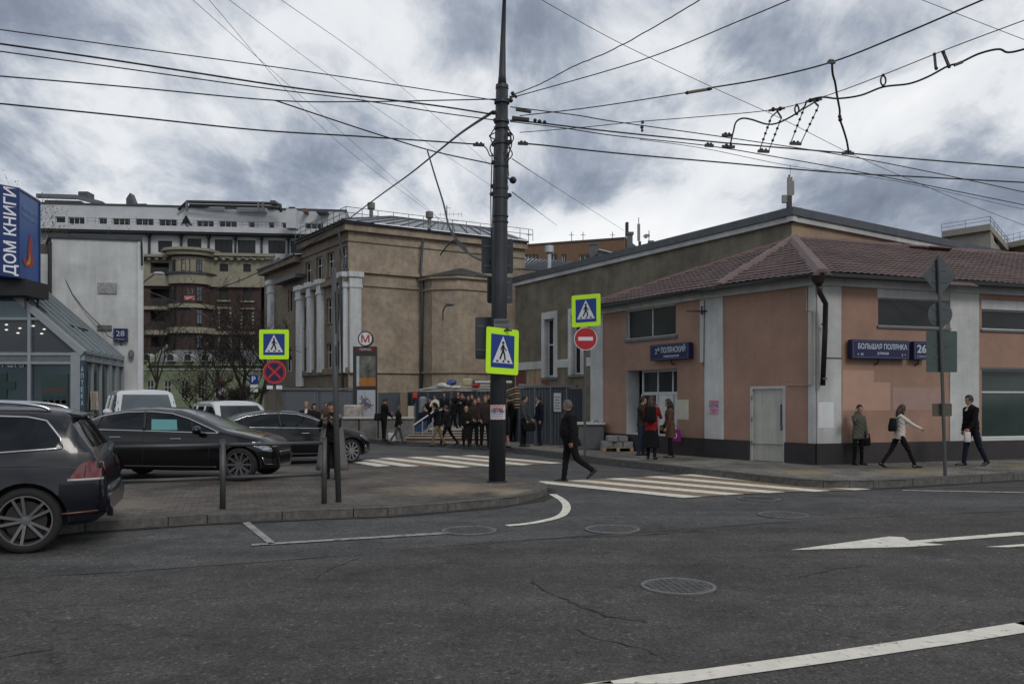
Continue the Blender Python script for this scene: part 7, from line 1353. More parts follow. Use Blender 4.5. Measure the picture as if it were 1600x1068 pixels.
# black hatchback parked in the middle
wc = G(372.5, 752, KL); th = radians(-2); HW = .90; fx = Vector((cos(th), sin(th), 0)); lft = Vector((-sin(th), cos(th), 0)); org = Vector((wc.x, wc.y, KL))+lft*HW
SEDTOP = [(-3.68, .62), (-3.64, .86), (-3.55, 1.0), (-3.2, 1.18), (-2.75, 1.36), (-2.3, 1.435), (-1.8, 1.45), (-1.35, 1.41), (-1.0, 1.30), (-.3, 1.0), (0, .945), (.33, .86), (.48, .77), (.58, .67), (.64, .52)]
SEDW = [(-3.68, .66), (-3.6, .76), (-3.3, .85), (-2.7, HW), (-1, .9), (0, .9), (.3, .86), (.46, .74), (.57, .60), (.64, .46)]
def hatch(lab, org, th, paint, rim, steer=0, flip=None, group='parked cars', name='parked_car', spk=10):
    c = Car(name, lab, org, th, SEDTOP, SEDW, [(-3.7, 1.0), (-3.0, 1.02), (-1.5, .96), (-.3, .90), (.64, .66)], [(-3.68, .36), (-3.4, .24), (-1.3, .19), (.4, .2), (.64, .24)], 2.7, .325, paint, .36, group)
    c.wheels(spk, rim, False, steer=steer)
    for sd in (-1, 1):
        o = [(-3.22, 1.06), (-3.05, 1.17), (-2.75, 1.28), (-2.3, 1.345), (-1.8, 1.355), (-1.4, 1.32), (-1.05, 1.22), (-.42, .955), (-.45, .935), (-1.0, .955), (-2.0, .985), (-2.95, 1.01)]
        c.patch(sd, o, 'side_window', M_CG, .004); c.line(sd, o, .013, 'window_trim', M_CHR, True, off=.008)
        c.line(sd, [(-1.93, 1.345), (-1.88, .99)], .035, 'door_pillar', M_TRIM, off=.006); c.line(sd, [(-2.78, 1.26), (-2.85, 1.02)], .016, 'door_pillar', M_TRIM, off=.006); c.line(sd, [(-.98, 1.18), (-.93, .96)], .016, 'door_pillar', M_TRIM, off=.006)
        c.line(sd, [(-1.9, .97), (-1.88, .6), (-1.92, .28)], .005, 'door_gap', M_TRIM, off=0); c.line(sd, [(-.62, .93), (-.58, .6), (-.62, .28)], .005, 'door_gap', M_TRIM, off=0); c.line(sd, [(-2.72, 1.0), (-2.62, .72), (-2.42, .58), (-2.35, .3)], .005, 'door_gap', M_TRIM, off=0)
        c.line(sd, [(-3.3, .78), (-1.5, .76), (-.3, .74)], .006, 'crease', paint, off=.0); c.line(sd, [(-2.3, .30), (-.45, .28)], .012, 'sill_strip', M_RIMD, off=.002)
        handle(c, -2.45, .86, sd); handle(c, -1.25, .83, sd); mirror(c, -.78, 1.0, sd, paint)
        c.patch(sd, [(.24, .76), (.38, .765), (.50, .70), (.59, .60), (.55, .56), (.44, .60), (.30, .68)], 'headlight', M_LAMP, .006, .05); c.patch(sd, [(-3.60, .93), (-3.62, .80), (-3.3, .84), (-3.2, .90), (-3.35, .95)], 'tail_light', M_TAIL, .006, .05)
        c.patch(sd, [(.42, .46), (.48, .34), (.61, .34), (.60, .42)], 'fog_light_bay', M_TRIM, .006, .05); c.line(sd, [(.42, .47), (.46, .33), (.6, .31)], .009, 'fog_trim', M_CHR, off=.01)
    c.patch('F', [(-.52, .99), (-.46, 1.28), (-.2, 1.345), (.2, 1.345), (.46, 1.28), (.52, .99)], 'windscreen', M_CG2, .006); c.patch('F', [(-.35, .60), (-.38, .48), (.38, .48), (.35, .60)], 'grille', M_TRIM, .008, .06); c.line('F', [(-.35, .55), (.35, .55)], .012, 'grille_bar', M_CHR, off=.012)
    c.patch('R', [(-.55, 1.08), (-.45, 1.30), (.45, 1.30), (.55, 1.08)], 'rear_window', M_CG2, .008); c.patch('R', [(-.62, .93), (-.64, .82), (-.36, .82), (-.36, .92)], 'tail_light', M_TAIL, .007, .06); c.patch('R', [(.62, .93), (.64, .82), (.36, .82), (.36, .92)], 'tail_light', M_TAIL, .007, .06)
    return c
k1 = hatch('black hatchback with chrome window line parked behind the railing, nearest of the two black cars', org, th, M_CBLK, mat('rim_dark', (.12, .12, .125), .4, .6))
k1.patch(-1, [(-1.78, 1.21), (-1.28, 1.20), (-1.23, 1.0), (-1.74, 1.0)], 'painted_window_view', mat('painted_view_teal', (.11, .29, .29), .2), .007);  # bright view through the far window, painted as an opaque teal patch
wc = G(550, 723, 0); th2 = radians(27); fx = Vector((cos(th2), sin(th2), 0)); lft = Vector((-sin(th2), cos(th2), 0)); k2 = hatch('black fastback car parked at an angle beyond the other black car, nose to the zebra', Vector((wc.x, wc.y, 0))+lft*HW, th2, M_CBLK2, mat('rim_bright', (.35, .35, .36), .3, .7), steer=22)
# white cars beyond, nose towards the camera
def boxy(lab, org, th, zr, hood, wdt, belt, ws, slope, name):
    c = Car(name, lab, org, th, [(-3.6, .7), (-3.55, 1.1), (-3.45, zr-.06), (-2.6, zr), (-1.2, zr-.01), (-.95, zr-.07), (-.95+slope, hood+.05), (.3, hood-.03), (.62, hood-.12), (.78, .6)], [(-3.6, wdt*.9), (-3, wdt), (-1, wdt), (0, wdt), (.5, wdt*.9), (.78, wdt*.7)], [(-3.6, belt), (-.5, belt), (.78, hood-.15)], [(-3.6, .35), (.78, .3)], 2.6, .35, M_CWHT, .16)
    c.wheels(5, None, True)
    for sd in (-1, 1):
        e = -.95+slope*.75; o = [(-3.2, belt+.04), (-3.15, zr-.2), (-1.15, zr-.18), (-.9, zr-.24), (e, belt+.08), (e, belt+.04)]; c.patch(sd, o, 'side_window', M_CG, .004)
        for x in (-1.7, -2.55): c.line(sd, [(x, zr-.18), (x, belt+.03)], .035, 'door_pillar', M_CWHT, off=.006)
        c.line(sd, [(-1.7, belt), (-1.7, .45)], .005, 'door_gap', M_TRIM, off=0); mirror(c, e-.05, belt+.14, sd, M_CWHT); handle(c, -1.5, belt-.12, sd, M_TRIM); c.patch(sd, [(.3, hood-.13), (.6, hood-.2), (.66, hood-.33), (.4, hood-.3)], 'headlight', M_LAMP, .008, .05)
    wt = wdt*.945; c.patch('F', [(-wt+.14, hood+.1), (-wt+.26, zr-.16), (wt-.26, zr-.16), (wt-.14, hood+.1)], 'windscreen', mat('windscreen_grey', (.07, .09, .10), .06, spec=.8) if name == 'parked_van' else M_CG, .006)
    c.patch('F', [(-.4, hood-.18), (-.4, hood-.36), (.4, hood-.36), (.4, hood-.18)], 'grille', M_TRIM, .008, .06); c.line('F', [(-.5, hood+.13), (-.1, hood+.16)], .012, 'wiper', M_TRIM, off=.012); c.line('F', [(.05, hood+.13), (.5, hood+.16)], .012, 'wiper', M_TRIM, off=.012); return c
c_ = P(388, 0, 24.6); thw = radians(-54); fx = Vector((cos(thw), sin(thw), 0)); boxy('white crossover facing the camera between the van and the black fastback', Vector((c_.x, c_.y, 0)), thw, 1.70, 1.02, .88, 1.08, 1, .75, 'parked_car')
c_ = P(236, 0, 22.6); thv = radians(-58); boxy('boxy white van with a raised roof facing the camera in front of the white building', Vector((c_.x, c_.y, 0)), thv, 2.02, 1.12, .9, 1.25, 1, .42, 'parked_van')
# ---------------------------------------------------------------- people
def cloth(name, c, var=.15): return mat('cloth_'+name, c, .9, var=var, vscale=14, bump=.3, bscale=40, spec=.2)
C_BLK = cloth('black', (.007, .007, .008)); C_BLK2 = cloth('soft_black', (.012, .011, .013)); C_NAVY = cloth('navy', (.008, .010, .02)); C_JEAN = cloth('jeans', (.010, .013, .025)); C_JEAN2 = cloth('blue_jeans', (.022, .03, .052)); C_GREY = cloth('grey', (.055, .058, .065)); C_CREAM = cloth('cream', (.5, .46, .38)); C_COAT = cloth('greige', (.15, .145, .135), .1)
C_RED = cloth('red', (.19, .012, .014)); C_BROWN = cloth('brown', (.09, .05, .033)); C_OLIVE = cloth('olive', (.085, .085, .07)); C_WHT = cloth('white', (.55, .5, .47), .05); C_KHAKI = cloth('khaki', (.16, .12, .07)); C_SHIRT = cloth('shirt', (.2, .15, .12)); C_DBR = cloth('dark_brown', (.03, .022, .018))
C_SKIN = mat('skin', (.36, .20, .14), .6, var=.08, vscale=8, spec=.4); C_SKIN2 = mat('skin_shade', (.28, .15, .10), .6); C_SHOE = mat('shoe', (.008, .007, .007), .4); C_EYE = mat('eye_dark', (.02, .012, .01), .3); C_LIP = mat('lips', (.25, .08, .07), .6)
HR = {'black': mat('hair_black', (.009, .007, .006), .6), 'brown': mat('hair_brown', (.035, .018, .010), .6, var=.3, vscale=30), 'grey': mat('hair_grey', (.085, .082, .078), .7, var=.3, vscale=40), 'blond': mat('hair_blond', (.26, .16, .07), .6, var=.3, vscale=30), 'red': mat('hair_red', (.13, .045, .02), .6, var=.3, vscale=30), 'grey2': mat('hair_dark_grey', (.06, .055, .05), .7, var=.3)}
def rotp(v, p): c, s = cos(p), sin(p); return Vector((v.x*c+v.z*s, v.y, -v.x*s+v.z*c))      # pitch: +p turns up towards +x
def person(label, px, yf, yt, z, head_deg, Y=None, top=C_BLK, low=C_JEAN, legs=((5, 4), (-5, 6)), arms=((4, 8, 12, 0), (4, 8, 12, 0)), lean=2, hair='brown', hstyle='short', coat=None, skirt=None, collar=None, nod=5, yaw=0, fat=1.0, skin=C_SKIN, shoes=C_SHOE, vox=.017, h=None, glove=None, group='people around the crossing', fem=False, lowleg=None, grasp=40):
    if Y is None: gp = G(px, yf, z)
    else: gp = P(px, 0, Y); gp.z = z
    Hh = h or (H-z-(yt-HY)*gp.y/F); rz = radians(head_deg)
    t = thing('person', label, 'person', tuple(gp), rz, group); S = Hh/1.75; M = WM[t.name]
    prim = []; mats = [top, low, skin, shoes, collar or top, C_EYE, lowleg or low, C_LIP]; q = MB()
    sh_w = (.165 if fem else .19)*fat**.5; tk = 1.12*fat
    pel = Vector((0, 0, .93)); up = Vector((sin(radians(lean)), 0, cos(radians(lean)))); fw = Vector((up.z, 0, -up.x))
    def cap(a, b, ra, rb, mi, w=1.0): q.tube([a, a.lerp(b, .5), b], [ra, (ra+rb)/2*1.02, rb], 10); q.ball(a, ra, 10, 6); q.ball(b, rb, 10, 6); prim.append((a.copy(), b.copy(), ra, rb, mi, w))
    feet = []
    for sd, (tp, kb) in zip((1, -1), legs):
        hp = pel+Vector((0, sd*.092, -.02)); d = Vector((sin(radians(tp)), sd*.02, -cos(radians(tp)))).normalized(); kn = hp+d*.425; a2 = radians(tp-kb); d2_ = Vector((sin(a2), sd*.012, -cos(a2))).normalized(); an = kn+d2_*.41; feet.append((an, a2, sd, hp, kn))
    tr = .086*(1.1 if not fem else 1.0)*(fat**.5)
    zmin = min(f[0].z-.075*cos(f[1])-(.11*abs(sin(f[1])) if f[1] < -.3 else 0) for f in feet); 
    for an, a2, sd, hp, kn in feet:
        cap(hp, kn, tr, tr*.70, 1); cap(kn, an, tr*.66, tr*.52, 1 if not lowleg else 6)
        fa = a2*.75 if a2 < -.25 else 0; f0 = an+Vector((0, 0, -.03)); fd = Vector((cos(fa), sd*.12, sin(fa))); heel = an+rotp(Vector((-.045, 0, -.045)), -fa); toe = heel+fd*.23+Vector((0, 0, -.012)); cap(heel, heel+fd*.12, .042, .042, 3, 1.1); cap(heel+fd*.1, toe, .042, .03, 3, 1.1)
    # torso
    T = lambda h_, x=0, y=0: pel+up*h_+fw*x+Vector((0, y, 0))
    st = [(-.10, .135, .10, 0), (-.02, .165, .115, 0), (.10, .155*fat, .115*fat, .008*fat), (.22, .15*fat, .115*fat, .012), (.34, .172, .122, .012), (.44, .185, .118, .0), (.50, sh_w*.86, .095, -.008), (.545, .09, .075, -.006), (.57, .055, .055, .0)]
    tkw = tk if top is not None else 1
    q.loft([[T(h_, x_+b*tkw*cos(2*pi*k/18), a*tkw*.97*sin(2*pi*k/18)) for k in range(18)] for h_, a, b, x_ in st]); prim.append((T(.0), T(.45), .155*tkw, .165*tkw, 0, 1.0)); prim.append((T(-.06), T(-.1), .15, .15, 1, .9))
    neck0, neck1 = T(.52), T(.64, .02); cap(neck0, neck1, .058, .054, 2, 1); 
    if collar is not None: prim.append((T(.46, .11), T(.56, .05), .05, .05, 4, 1.3))
    q.tube([T(.50), T(.575, -.005)], [.095, .07], 12); prim.append((T(.50), T(.56), .09, .072, 0, 1.05))
    # arms
    hands = []
    for sd, (p_, ab, eb, iw) in zip((1, -1), arms):
        s0 = T(.465, 0, sd*sh_w); p1 = radians(p_+lean); d = Vector((sin(p1)*cos(radians(ab)), sd*sin(radians(ab)), -cos(p1)*cos(radians(ab)))); el = s0+d*.285; p2 = radians(p_+eb+lean); d3 = Vector((sin(p2)*cos(radians(iw)), -sd*sin(radians(iw)), -cos(p2)*cos(radians(iw)))).normalized(); wr_ = el+d3*.245
        ar = (.056 if fem else .064)*(1.12 if top in (C_BLK, C_NAVY) else 1.05); cap(s0, el, ar, ar*.8, 0); cap(el, wr_, ar*.78, ar*.58, 0); hd = wr_+d3*.07
        q.ball(wr_+d3*.05, .034, 8, 6); q.tube([wr_, wr_+d3*.085], [.028, .034], 8); prim.append((wr_+d3*.03, wr_+d3*.1, .03, .034, 2, 1.2)); hands.append((wr_, d3, sd, hd))
    # head
    hc = T(.69, .035+.0); hm = Matrix.Translation(hc) @ Matrix.Rotation(radians(yaw), 4, 'Z') @ Matrix.Rotation(radians(nod+lean), 4, 'Y')
    hb = MB(hm); hb.ball((0, 0, .02), (.093, .075, .105), 14, 10); hb.ball((.028, 0, -.045), (.062, .056, .062), 12, 8); hb.ball((.09, 0, -.015), (.02, .013, .022), 8, 6); hb.ball((.07, 0, -.078), (.025, .025, .022), 8, 6); hb.ball((.0, .076, -.005), (.018, .012, .03), 6, 5); hb.ball((.0, -.076, -.005), (.018, .012, .03), 6, 5); hb.ball((.075, 0, .022), (.02, .05, .013), 8, 5)
    b = len(q.v); q.v += hb.v; q.f += [tuple(i+b for i in f) for f in hb.f]; q.mi += hb.mi; q.smooth += hb.smooth; prim.append((hm @ Vector((0, 0, -.04)), hm @ Vector((0, 0, .04)), .09, .09, 2, 1.2))
    # coat or skirt bell
    bell = coat or skirt; hem = None
    if bell:
        hem_, r0, flare, opn = bell; bm_ = top if coat else low; zt_ = .12 if coat else .05; rs_ = []; n = 22; hem = hem_
        legx = (feet[0][0].x+feet[1][0].x)/2
        for i in range(7):
            f = i/6; zz = zt_*(1-f)+(hem_-.93)*f; rr_ = (r0*(1-f)+flare*f); ring = []
            for k in range(n):
                a = 2*pi*k/n; wob = 1+.05*f*sin(a*5+1.3*f)+.03*f*sin(a*9); ring.append(pel+Vector(((up.x*zz if zz > 0 else 0)+rr_*.78*wob*cos(a)+f*legx*.6, rr_*wob*sin(a), zz)))
            rs_.append(ring)
        q.loft(list(reversed(rs_)))
    me = q.mesh('body', mats); o = bpy.data.objects.new('tmp', me); COL.objects.link(o)
    md = o.modifiers.new('r', 'REMESH'); md.mode = 'VOXEL'; md.voxel_size = vox; md.use_smooth_shade = True; ms = o.modifiers.new('s', 'SMOOTH'); ms.factor = .5; ms.iterations = 2
    bpy.context.view_layer.update(); m2 = bpy.data.meshes.new_from_object(o.evaluated_get(bpy.context.evaluated_depsgraph_get())); bpy.data.objects.remove(o)
    nv = len(m2.vertices); co = np.empty(nv*3); m2.vertices.foreach_get('co', co); co = co.reshape(-1, 3)
    # soft folds in the clothes
    zz = co[:, 2]; body = (zz < 1.42); co[:, 0] += body*.0045*np.sin(zz*47+co[:, 1]*31)+body*.003*np.sin(zz*90-co[:, 1]*60); co[:, 1] += body*.004*np.sin(zz*53+co[:, 0]*37)
    m2.vertices.foreach_set('co', co.ravel()); npol = len(m2.polygons); ce = np.empty(npol*3); m2.polygons.foreach_get('center', ce); ce = ce.reshape(-1, 3); best = np.full(npol, 9e9); bi = np.zeros(npol, int)
    for a, b_, ra, rb, mi, w_ in prim:
        a = np.array(a); b_ = np.array(b_); ab = b_-a; tt = np.clip(((ce-a) @ ab)/max(1e-9, ab @ ab), 0, 1); d = np.linalg.norm(ce-(a+tt[:, None]*ab), axis=1)/((ra+(rb-ra)*tt)*w_); k = d < best; best[k] = d[k]; bi[k] = mi
    if bell:
        k = (ce[:, 2] > hem-.01) & (ce[:, 2] < 1.0) & ((bi == 1) | (bi == 6) | (bi == 0)); bi[k & ((bi != 0))] = 0 if coat else 1
        if skirt: kk = (ce[:, 2] < .93) & (ce[:, 2] > hem-.01) & (bi == 0) & (best > 1.25); bi[kk] = 1
    k = (ce[:, 2] > 1.0) & (bi == 1); bi[k] = 0
    m2.materials.clear(); [m2.materials.append(m) for m in mats]; m2.polygons.foreach_set('material_index', bi)
    # fingers, eyes and mouth added to the body mesh
    e = MB()
    e.cur = 2
    for wr_, d3, sd, hd in hands:
        side = d3.cross(Vector((0, 1, 0))); side = side.normalized() if side.length > .2 else Vector((1, 0, 0)); nrm = Vector((0, -sd, 0)); nrm = (nrm-d3*nrm.dot(d3)).normalized(); side = d3.cross(nrm).normalized()
        for i, (off, ln) in enumerate(((-.027, .070), (-.009, .078), (.009, .072), (.026, .056))):
            b0 = wr_+d3*.075+side*off; g_ = radians(grasp); b1 = b0+(d3*cos(g_*.5)+nrm*sin(g_*.5))*ln*.45; b2 = b1+(d3*cos(g_*1.4)+nrm*sin(g_*1.4))*ln*.35; b3 = b2+(d3*cos(g_*2)+nrm*sin(g_*2))*ln*.25; e.tube([b0, b1, b2, b3], [.0095, .009, .0085, .006], 6)
        tb = wr_+d3*.03-side*.025; t1 = tb+(d3*.7-side*.5+nrm*.4).normalized()*.04; e.tube([tb, t1, t1+(d3*.85+nrm*.5).normalized()*.032], [.012, .011, .007], 6)
    e.M = hm; e.cur = 5; e.ball((.083, .031, .008), (.008, .013, .006), 6, 5); e.ball((.083, -.031, .008), (.008, .013, .006), 6, 5); e.cur = 7; e.ball((.086, 0, -.052), (.006, .022, .006), 6, 5)
    me3 = e.mesh('x', mats, True); bm = bmesh.new(); bm.from_mesh(m2); bm.from_mesh(me3); bm.transform(Matrix.Translation((0, 0, (-zmin)*S)) @ Matrix.Scale(S, 4)); bm.to_mesh(m2); bm.free(); m2.polygons.foreach_set('use_smooth', [True]*len(m2.polygons)); m2.name = 'body'
    bo = link('body', m2, t, M); SM = Matrix.Translation((0, 0, (-zmin)*S)) @ Matrix.Scale(S, 4)
    # hair
    hq = MB(SM @ hm); n, mm = 18, 12; vs = []; fs = []
    R3 = (.106, .088, .114)
    for i in range(mm+1):
        tt = -pi/2+pi*i/mm
        for k in range(n): a = 2*pi*k/n; j = 1+.03*sin(a*7+i*2.1)+.02*sin(a*13+i); vs.append((-.006+R3[0]*cos(tt)*cos(a)*j, R3[1]*cos(tt)*sin(a)*j, .028+R3[2]*sin(tt)*j))
    lowz = {'short': -.055, 'long': -.10, 'bald': 0, 'hood': -.12, 'bob': -.1, 'bun': -.06}[hstyle]
    for i in range(mm):
        for k in range(n):
            ids = (i*n+k, i*n+(k+1) % n, (i+1)*n+(k+1) % n, (i+1)*n+k); c = sum((Vector(vs[j]) for j in ids), Vector())/4
            if c.z < lowz: continue
            if c.x > .032 and c.z < .072: continue
            if c.x > -.01 and c.z < (.0 if hstyle == 'short' else -.2): continue
            fs.append(ids)
    hq.add(vs, fs)
    if hstyle == 'long': hq.tube([(-.05, 0, .03), (-.085, 0, -.08), (-.09, 0, -.2), (-.08, 0, -.30)], [.075, .078, .062, .025], 10); hq.tube([(-.02, .07, .0), (.0, .075, -.1), (.01, .07, -.2)], [.03, .03, .015], 8); hq.tube([(-.02, -.07, .0), (.0, -.075, -.1), (.01, -.07, -.2)], [.03, .03, .015], 8)
    if hstyle in ('bob', 'hood'): hq.ball((-.04, 0, -.03), (.08, .09, .10), 12, 8)
    if hstyle == 'bun': hq.ball((-.09, 0, .07), .045)
    ho = hq.build('hair' if hstyle != 'hood' else 'hood', HR[hair] if hstyle != 'hood' else top, t, M, True)
    return dict(t=t, M=M @ SM, hands=[M @ SM @ h_[3] for h_ in hands], T=lambda h_, x=0, y=0: M @ SM @ T(h_, x, y), S=S, hc=M @ SM @ hc)
def bag(label, pos, w_, d_, h_, rz, m, strap=None, name='shoulder_bag', cat='bag', handle_=None):
    t = thing(name, label, cat, tuple(pos), rz); q = MB(WM[t.name]); prof = [(.86, 0), (1, .08), (1.03, .4), (.97, .85), (.85, 1)]
    q.loft([[(x*w_/2*k, y*d_/2*k*(1 if z < .8 else .7), z*h_) for x, y in ((-1, -.7), (-.8, -1), (.8, -1), (1, -.7), (1, .7), (.8, 1), (-.8, 1), (-1, .7))] for k, z in prof]); o = q.build('body', m, t, None, True)
    if strap: q = MB(); q.tube(smooth_pts(strap, 4), .011, 6); q.build('strap', m, t)
    if handle_: q = MB(WM[t.name]); q.tube([(-w_*.25, 0, h_*.98), (-w_*.2, 0, h_*1.3), (w_*.2, 0, h_*1.3), (w_*.25, 0, h_*.98)], .009, 6); q.build('handle', m, t)
    return t
# the man crossing
a = person('grey haired man in a dark jacket striding left over the near zebra crossing', 890, 752.5, 624, 0, 182, top=C_BLK, low=C_BLK, legs=((-20, 34), (9, 3)), arms=((-10, 12, 14, 0), (-14, 12, 18, 0)), lean=1, hair='grey', collar=C_SHIRT, fat=1.25, vox=.013, coat=(.78, .19, .20, 0), skin=C_SKIN2)
# woman photographing behind the thin post
a = person('woman in a long pale grey coat over black raising a phone behind the thin post', 518.5, 748, 627, KL, -92, top=C_BLK, low=C_BLK, legs=((2, 2), (-3, 3)), arms=((48, 12, 88, 32), (46, 12, 88, 32)), lean=2, nod=22, hair='black', hstyle='short', fem=True, vox=.013)
for nm, sd in (('coat_left', 1), ('coat_right', -1)):
    q = MB(); rg = []
    for i in range(9):
        f = i/8; hh = .50-.50*f*1.0 if f < .5 else .25-(f-.5)*1.95+.0; hh = .50-1.22*f
        r0 = .15+.16*f; ring = []
        for k in range(9): an = sd*(radians(22+10*f)+radians(150)*k/8); wv = 1+.05*sin(k*2.2+f*3)*f; ring.append(a['T'](hh, r0*.82*cos(an)*wv, (r0+.035)*sin(an)*wv*1.05))
        rg.append(ring)
    q.loft(rg, caps=False, closed=False); o = q.build('coat_panel', C_COAT, a['t'], None, True); bm = bmesh.new(); bm.from_mesh(o.data); bmesh.ops.solidify(bm, geom=bm.faces, thickness=.018); bm.to_mesh(o.data); bm.free()
for hd, sd in zip(a['hands'], (1, -1)):
    s0 = a['T'](.46, 0, sd*.165); el = s0.lerp(hd, .52)+Vector((0, 0, -.13)); q = MB(); q.tube([s0+Vector((0, .01, .02)), el, el.lerp(hd, .72)], [.075, .066, .055], 12); q.ball(s0, .078); q.build('coat_sleeve', C_COAT, a['t'], None, True)
hp = (a['hands'][0]+a['hands'][1])/2; t = thing('phone', 'dark mobile phone held up by the woman in the long grey coat', 'phone', tuple(hp)); q = MB(); q.cbox(hp+Vector((0, -.03, .03)), .14, .012, .075); bevel(q.build('body', C_SHOE, t), .004)
# group left of the steps
a = person('man in black with a bag on his back standing by the concrete parapet', 600, 688, 621, KR, 35, top=C_BLK, low=C_BLK, legs=((2, 2), (-1, 2)), arms=((22, 6, 60, 20), (10, 6, 40, 10)), nod=25, hair='black', coat=(.82, .16, .17, 0)); bag('black shoulder bag hanging at the hip of the man by the parapet', a['T'](-.12, -.17, .12), .34, .14, .28, radians(35), C_BLK2, [a['T'](.15, -.16, .12), a['T'](.52, 0, -.05), a['T'](.2, .14, .12)])
a = person('short person in a black jacket and grey trousers walking past the concrete parapet', 622, 692, 632, KR, 20, top=C_BLK, low=C_GREY, legs=((20, 6), (-20, 14)), arms=((14, 8, 20, 0), (-8, 8, 10, 0)), hair='grey2', hstyle='bob', coat=(.78, .16, .18, 0), fem=True); hp = a['hands'][1]; bag('white plastic carrier bag on the pavement beside the short walking person', G(612, 689, KR), .28, .16, .32, .2, cloth('carrier', (.42, .43, .45), .3), None, 'carrier_bag', 'bag', True)
person('woman in a short cream jacket standing high on the steps', 680, 0, 616, PLZ, -105, Y=36, top=C_CREAM, low=C_BLK, arms=((20, 12, 70, 30), (20, 12, 70, 30)), hair='black', hstyle='bun', fem=True, nod=20)
person('tall man in a dark coat standing behind the woman in cream', 694, 0, 613, PLZ, -85, Y=37.3, top=C_BLK2, low=C_BLK, arms=((10, 8, 20, 5), (10, 8, 40, 20)), hair='brown', collar=C_GREY)
person('person in black with khaki trousers walking left with a phone to the face', 684, 697, 628, KR, 185, top=C_BLK, low=C_KHAKI, legs=((18, 6), (-14, 12)), arms=((42, 8, 92, 15), (38, 8, 96, 15)), hair='black', hstyle='hood', lean=6, nod=18, coat=(.84, .17, .18, 0))
person('person in black walking left close behind the one in khaki trousers', 699, 695.5, 631, KR, 178, top=C_BLK2, low=C_BLK, legs=((22, 6), (-22, 16)), arms=((10, 8, 40, 5), (4, 8, 16, 5)), hair='brown', coat=(.80, .17, .19, 0))
person('man in black holding both hands up to his face on the steps', 715, 0, 611, PLZ, -70, Y=36.8, top=C_BLK, low=C_BLK2, arms=((60, 12, 84, 30), (56, 12, 84, 30)), hair='black')
person('red haired woman in dark clothes shading her eyes on the steps', 722, 0, 615, PLZ-.08, -90, Y=35.2, top=C_BLK2, low=C_BLK, arms=((70, 20, 100, 30), (40, 12, 80, 30)), hair='red', hstyle='long', fem=True)
person('man in a dark jacket just right of the red haired woman on the steps', 732, 0, 617, PLZ-.08, -95, Y=36.2, top=C_DBR, low=C_BLK, arms=((8, 8, 30, 20), (8, 8, 30, 20)), hair='black')
person('blond woman in a long black coat and boots walking towards the road', 728.5, 701, 634, KR, -88, top=C_BLK, low=C_BLK, legs=((6, 4), (-8, 8)), arms=((20, 8, 60, 25), (10, 8, 30, 10)), hair='blond', hstyle='bob', coat=(.40, .17, .20, 0), fem=True, nod=20)
person('man in a black jacket with clasped hands left of the big pole', 748, 693, 619, KR, -90, top=C_BLK, low=C_BLK2, legs=((3, 3), (-4, 3)), arms=((16, 10, 72, 38), (16, 10, 72, 38)), hair='brown', nod=8, fat=1.1)
person('brown haired person in dark clothes half hidden behind the big pole', 758, 700, 617, KR, -80, top=C_DBR, low=C_BLK, legs=((8, 5), (-8, 8)), arms=((10, 8, 30, 10), (10, 8, 30, 10)), hair='red', hstyle='bob')
person('bare legged woman in a black skirt mostly hidden behind the big pole', 789, 699, 626, KR, 160, top=C_BLK, low=C_BLK, skirt=(.50, .15, .17, 0), lowleg=C_SKIN, arms=((10, 8, 20, 10), (10, 8, 60, 10)), hair='brown', hstyle='long', fem=True)
person('man in a black jacket leaning at the counter right of the big pole', 800.5, 0, 616, KR, 175, Y=31.2, top=C_BLK, low=C_BLK, arms=((24, 8, 50, 10), (20, 8, 40, 10)), hair='black', lean=10)
a = person('man in a grey jacket with a briefcase talking in front of the grey fence', 818, 697, 616.5, KR, -12, top=C_GREY, low=C_BLK, legs=((2, 2), (-2, 2)), arms=((10, 8, 26, 8), (6, 8, 14, 8)), hair='black'); bag('black briefcase held by the man in the grey jacket', a['hands'][1]+Vector((.06, -.02, -.30)), .40, .1, .28, 0, C_BLK, None, 'briefcase', 'bag', True)
person('bearded man in a navy jacket and jeans facing the man in grey', 843.5, 695.5, 617, KR, 195, top=C_NAVY, low=C_JEAN, legs=((6, 4), (-2, 3)), arms=((-6, 8, 16, 0), (2, 8, 30, 20)), hair='black', nod=16, collar=C_WHT)
# trio by the recessed door
person('dark haired man in jeans raising a hand to his face by the recessed door', 1002, 711, 619, KR, -20, top=C_DBR, low=C_JEAN2, legs=((3, 2), (-3, 3)), arms=((50, 12, 96, 10), (40, 12, 100, 15)), hair='black', collar=C_GREY)
a = person('woman in a red jacket and long black skirt with her back turned', 1018, 717, 618, KR, 70, top=C_RED, low=C_BLK, arms=((24, 14, 76, 16), (26, 14, 80, 16)), skirt=(.32, .17, .23, 0), hair='brown', hstyle='long', fem=True, nod=8, vox=.015)
bag('black backpack worn by the woman in the red jacket', a['T'](.10, -.20), .30, .18, .40, radians(-20), C_BLK, [a['T'](.45, -.13, .1), a['T'](.52, -.02, .12), a['T'](.4, .11, .13)], 'backpack')
a = person('woman in a brown coat and black scarf facing left with a purple bag', 1047, 714.5, 623, KR, 178, top=C_BROWN, low=C_BLK, legs=((3, 3), (-3, 3)), arms=((6, 8, 14, 0), (4, 8, 30, 0)), coat=(.60, .17, .19, 0), hair='black', hstyle='long', fem=True, collar=C_BLK, vox=.015)
bag('purple shopping bag with a pale ring hanging from the arm of the brown coated woman', G(1052, 0+711, KR)+Vector((.0, -.12, .38)), .36, .14, .36, 0, cloth('purple', (.16, .02, .13), .25), None, 'shopping_bag', 'bag', True)
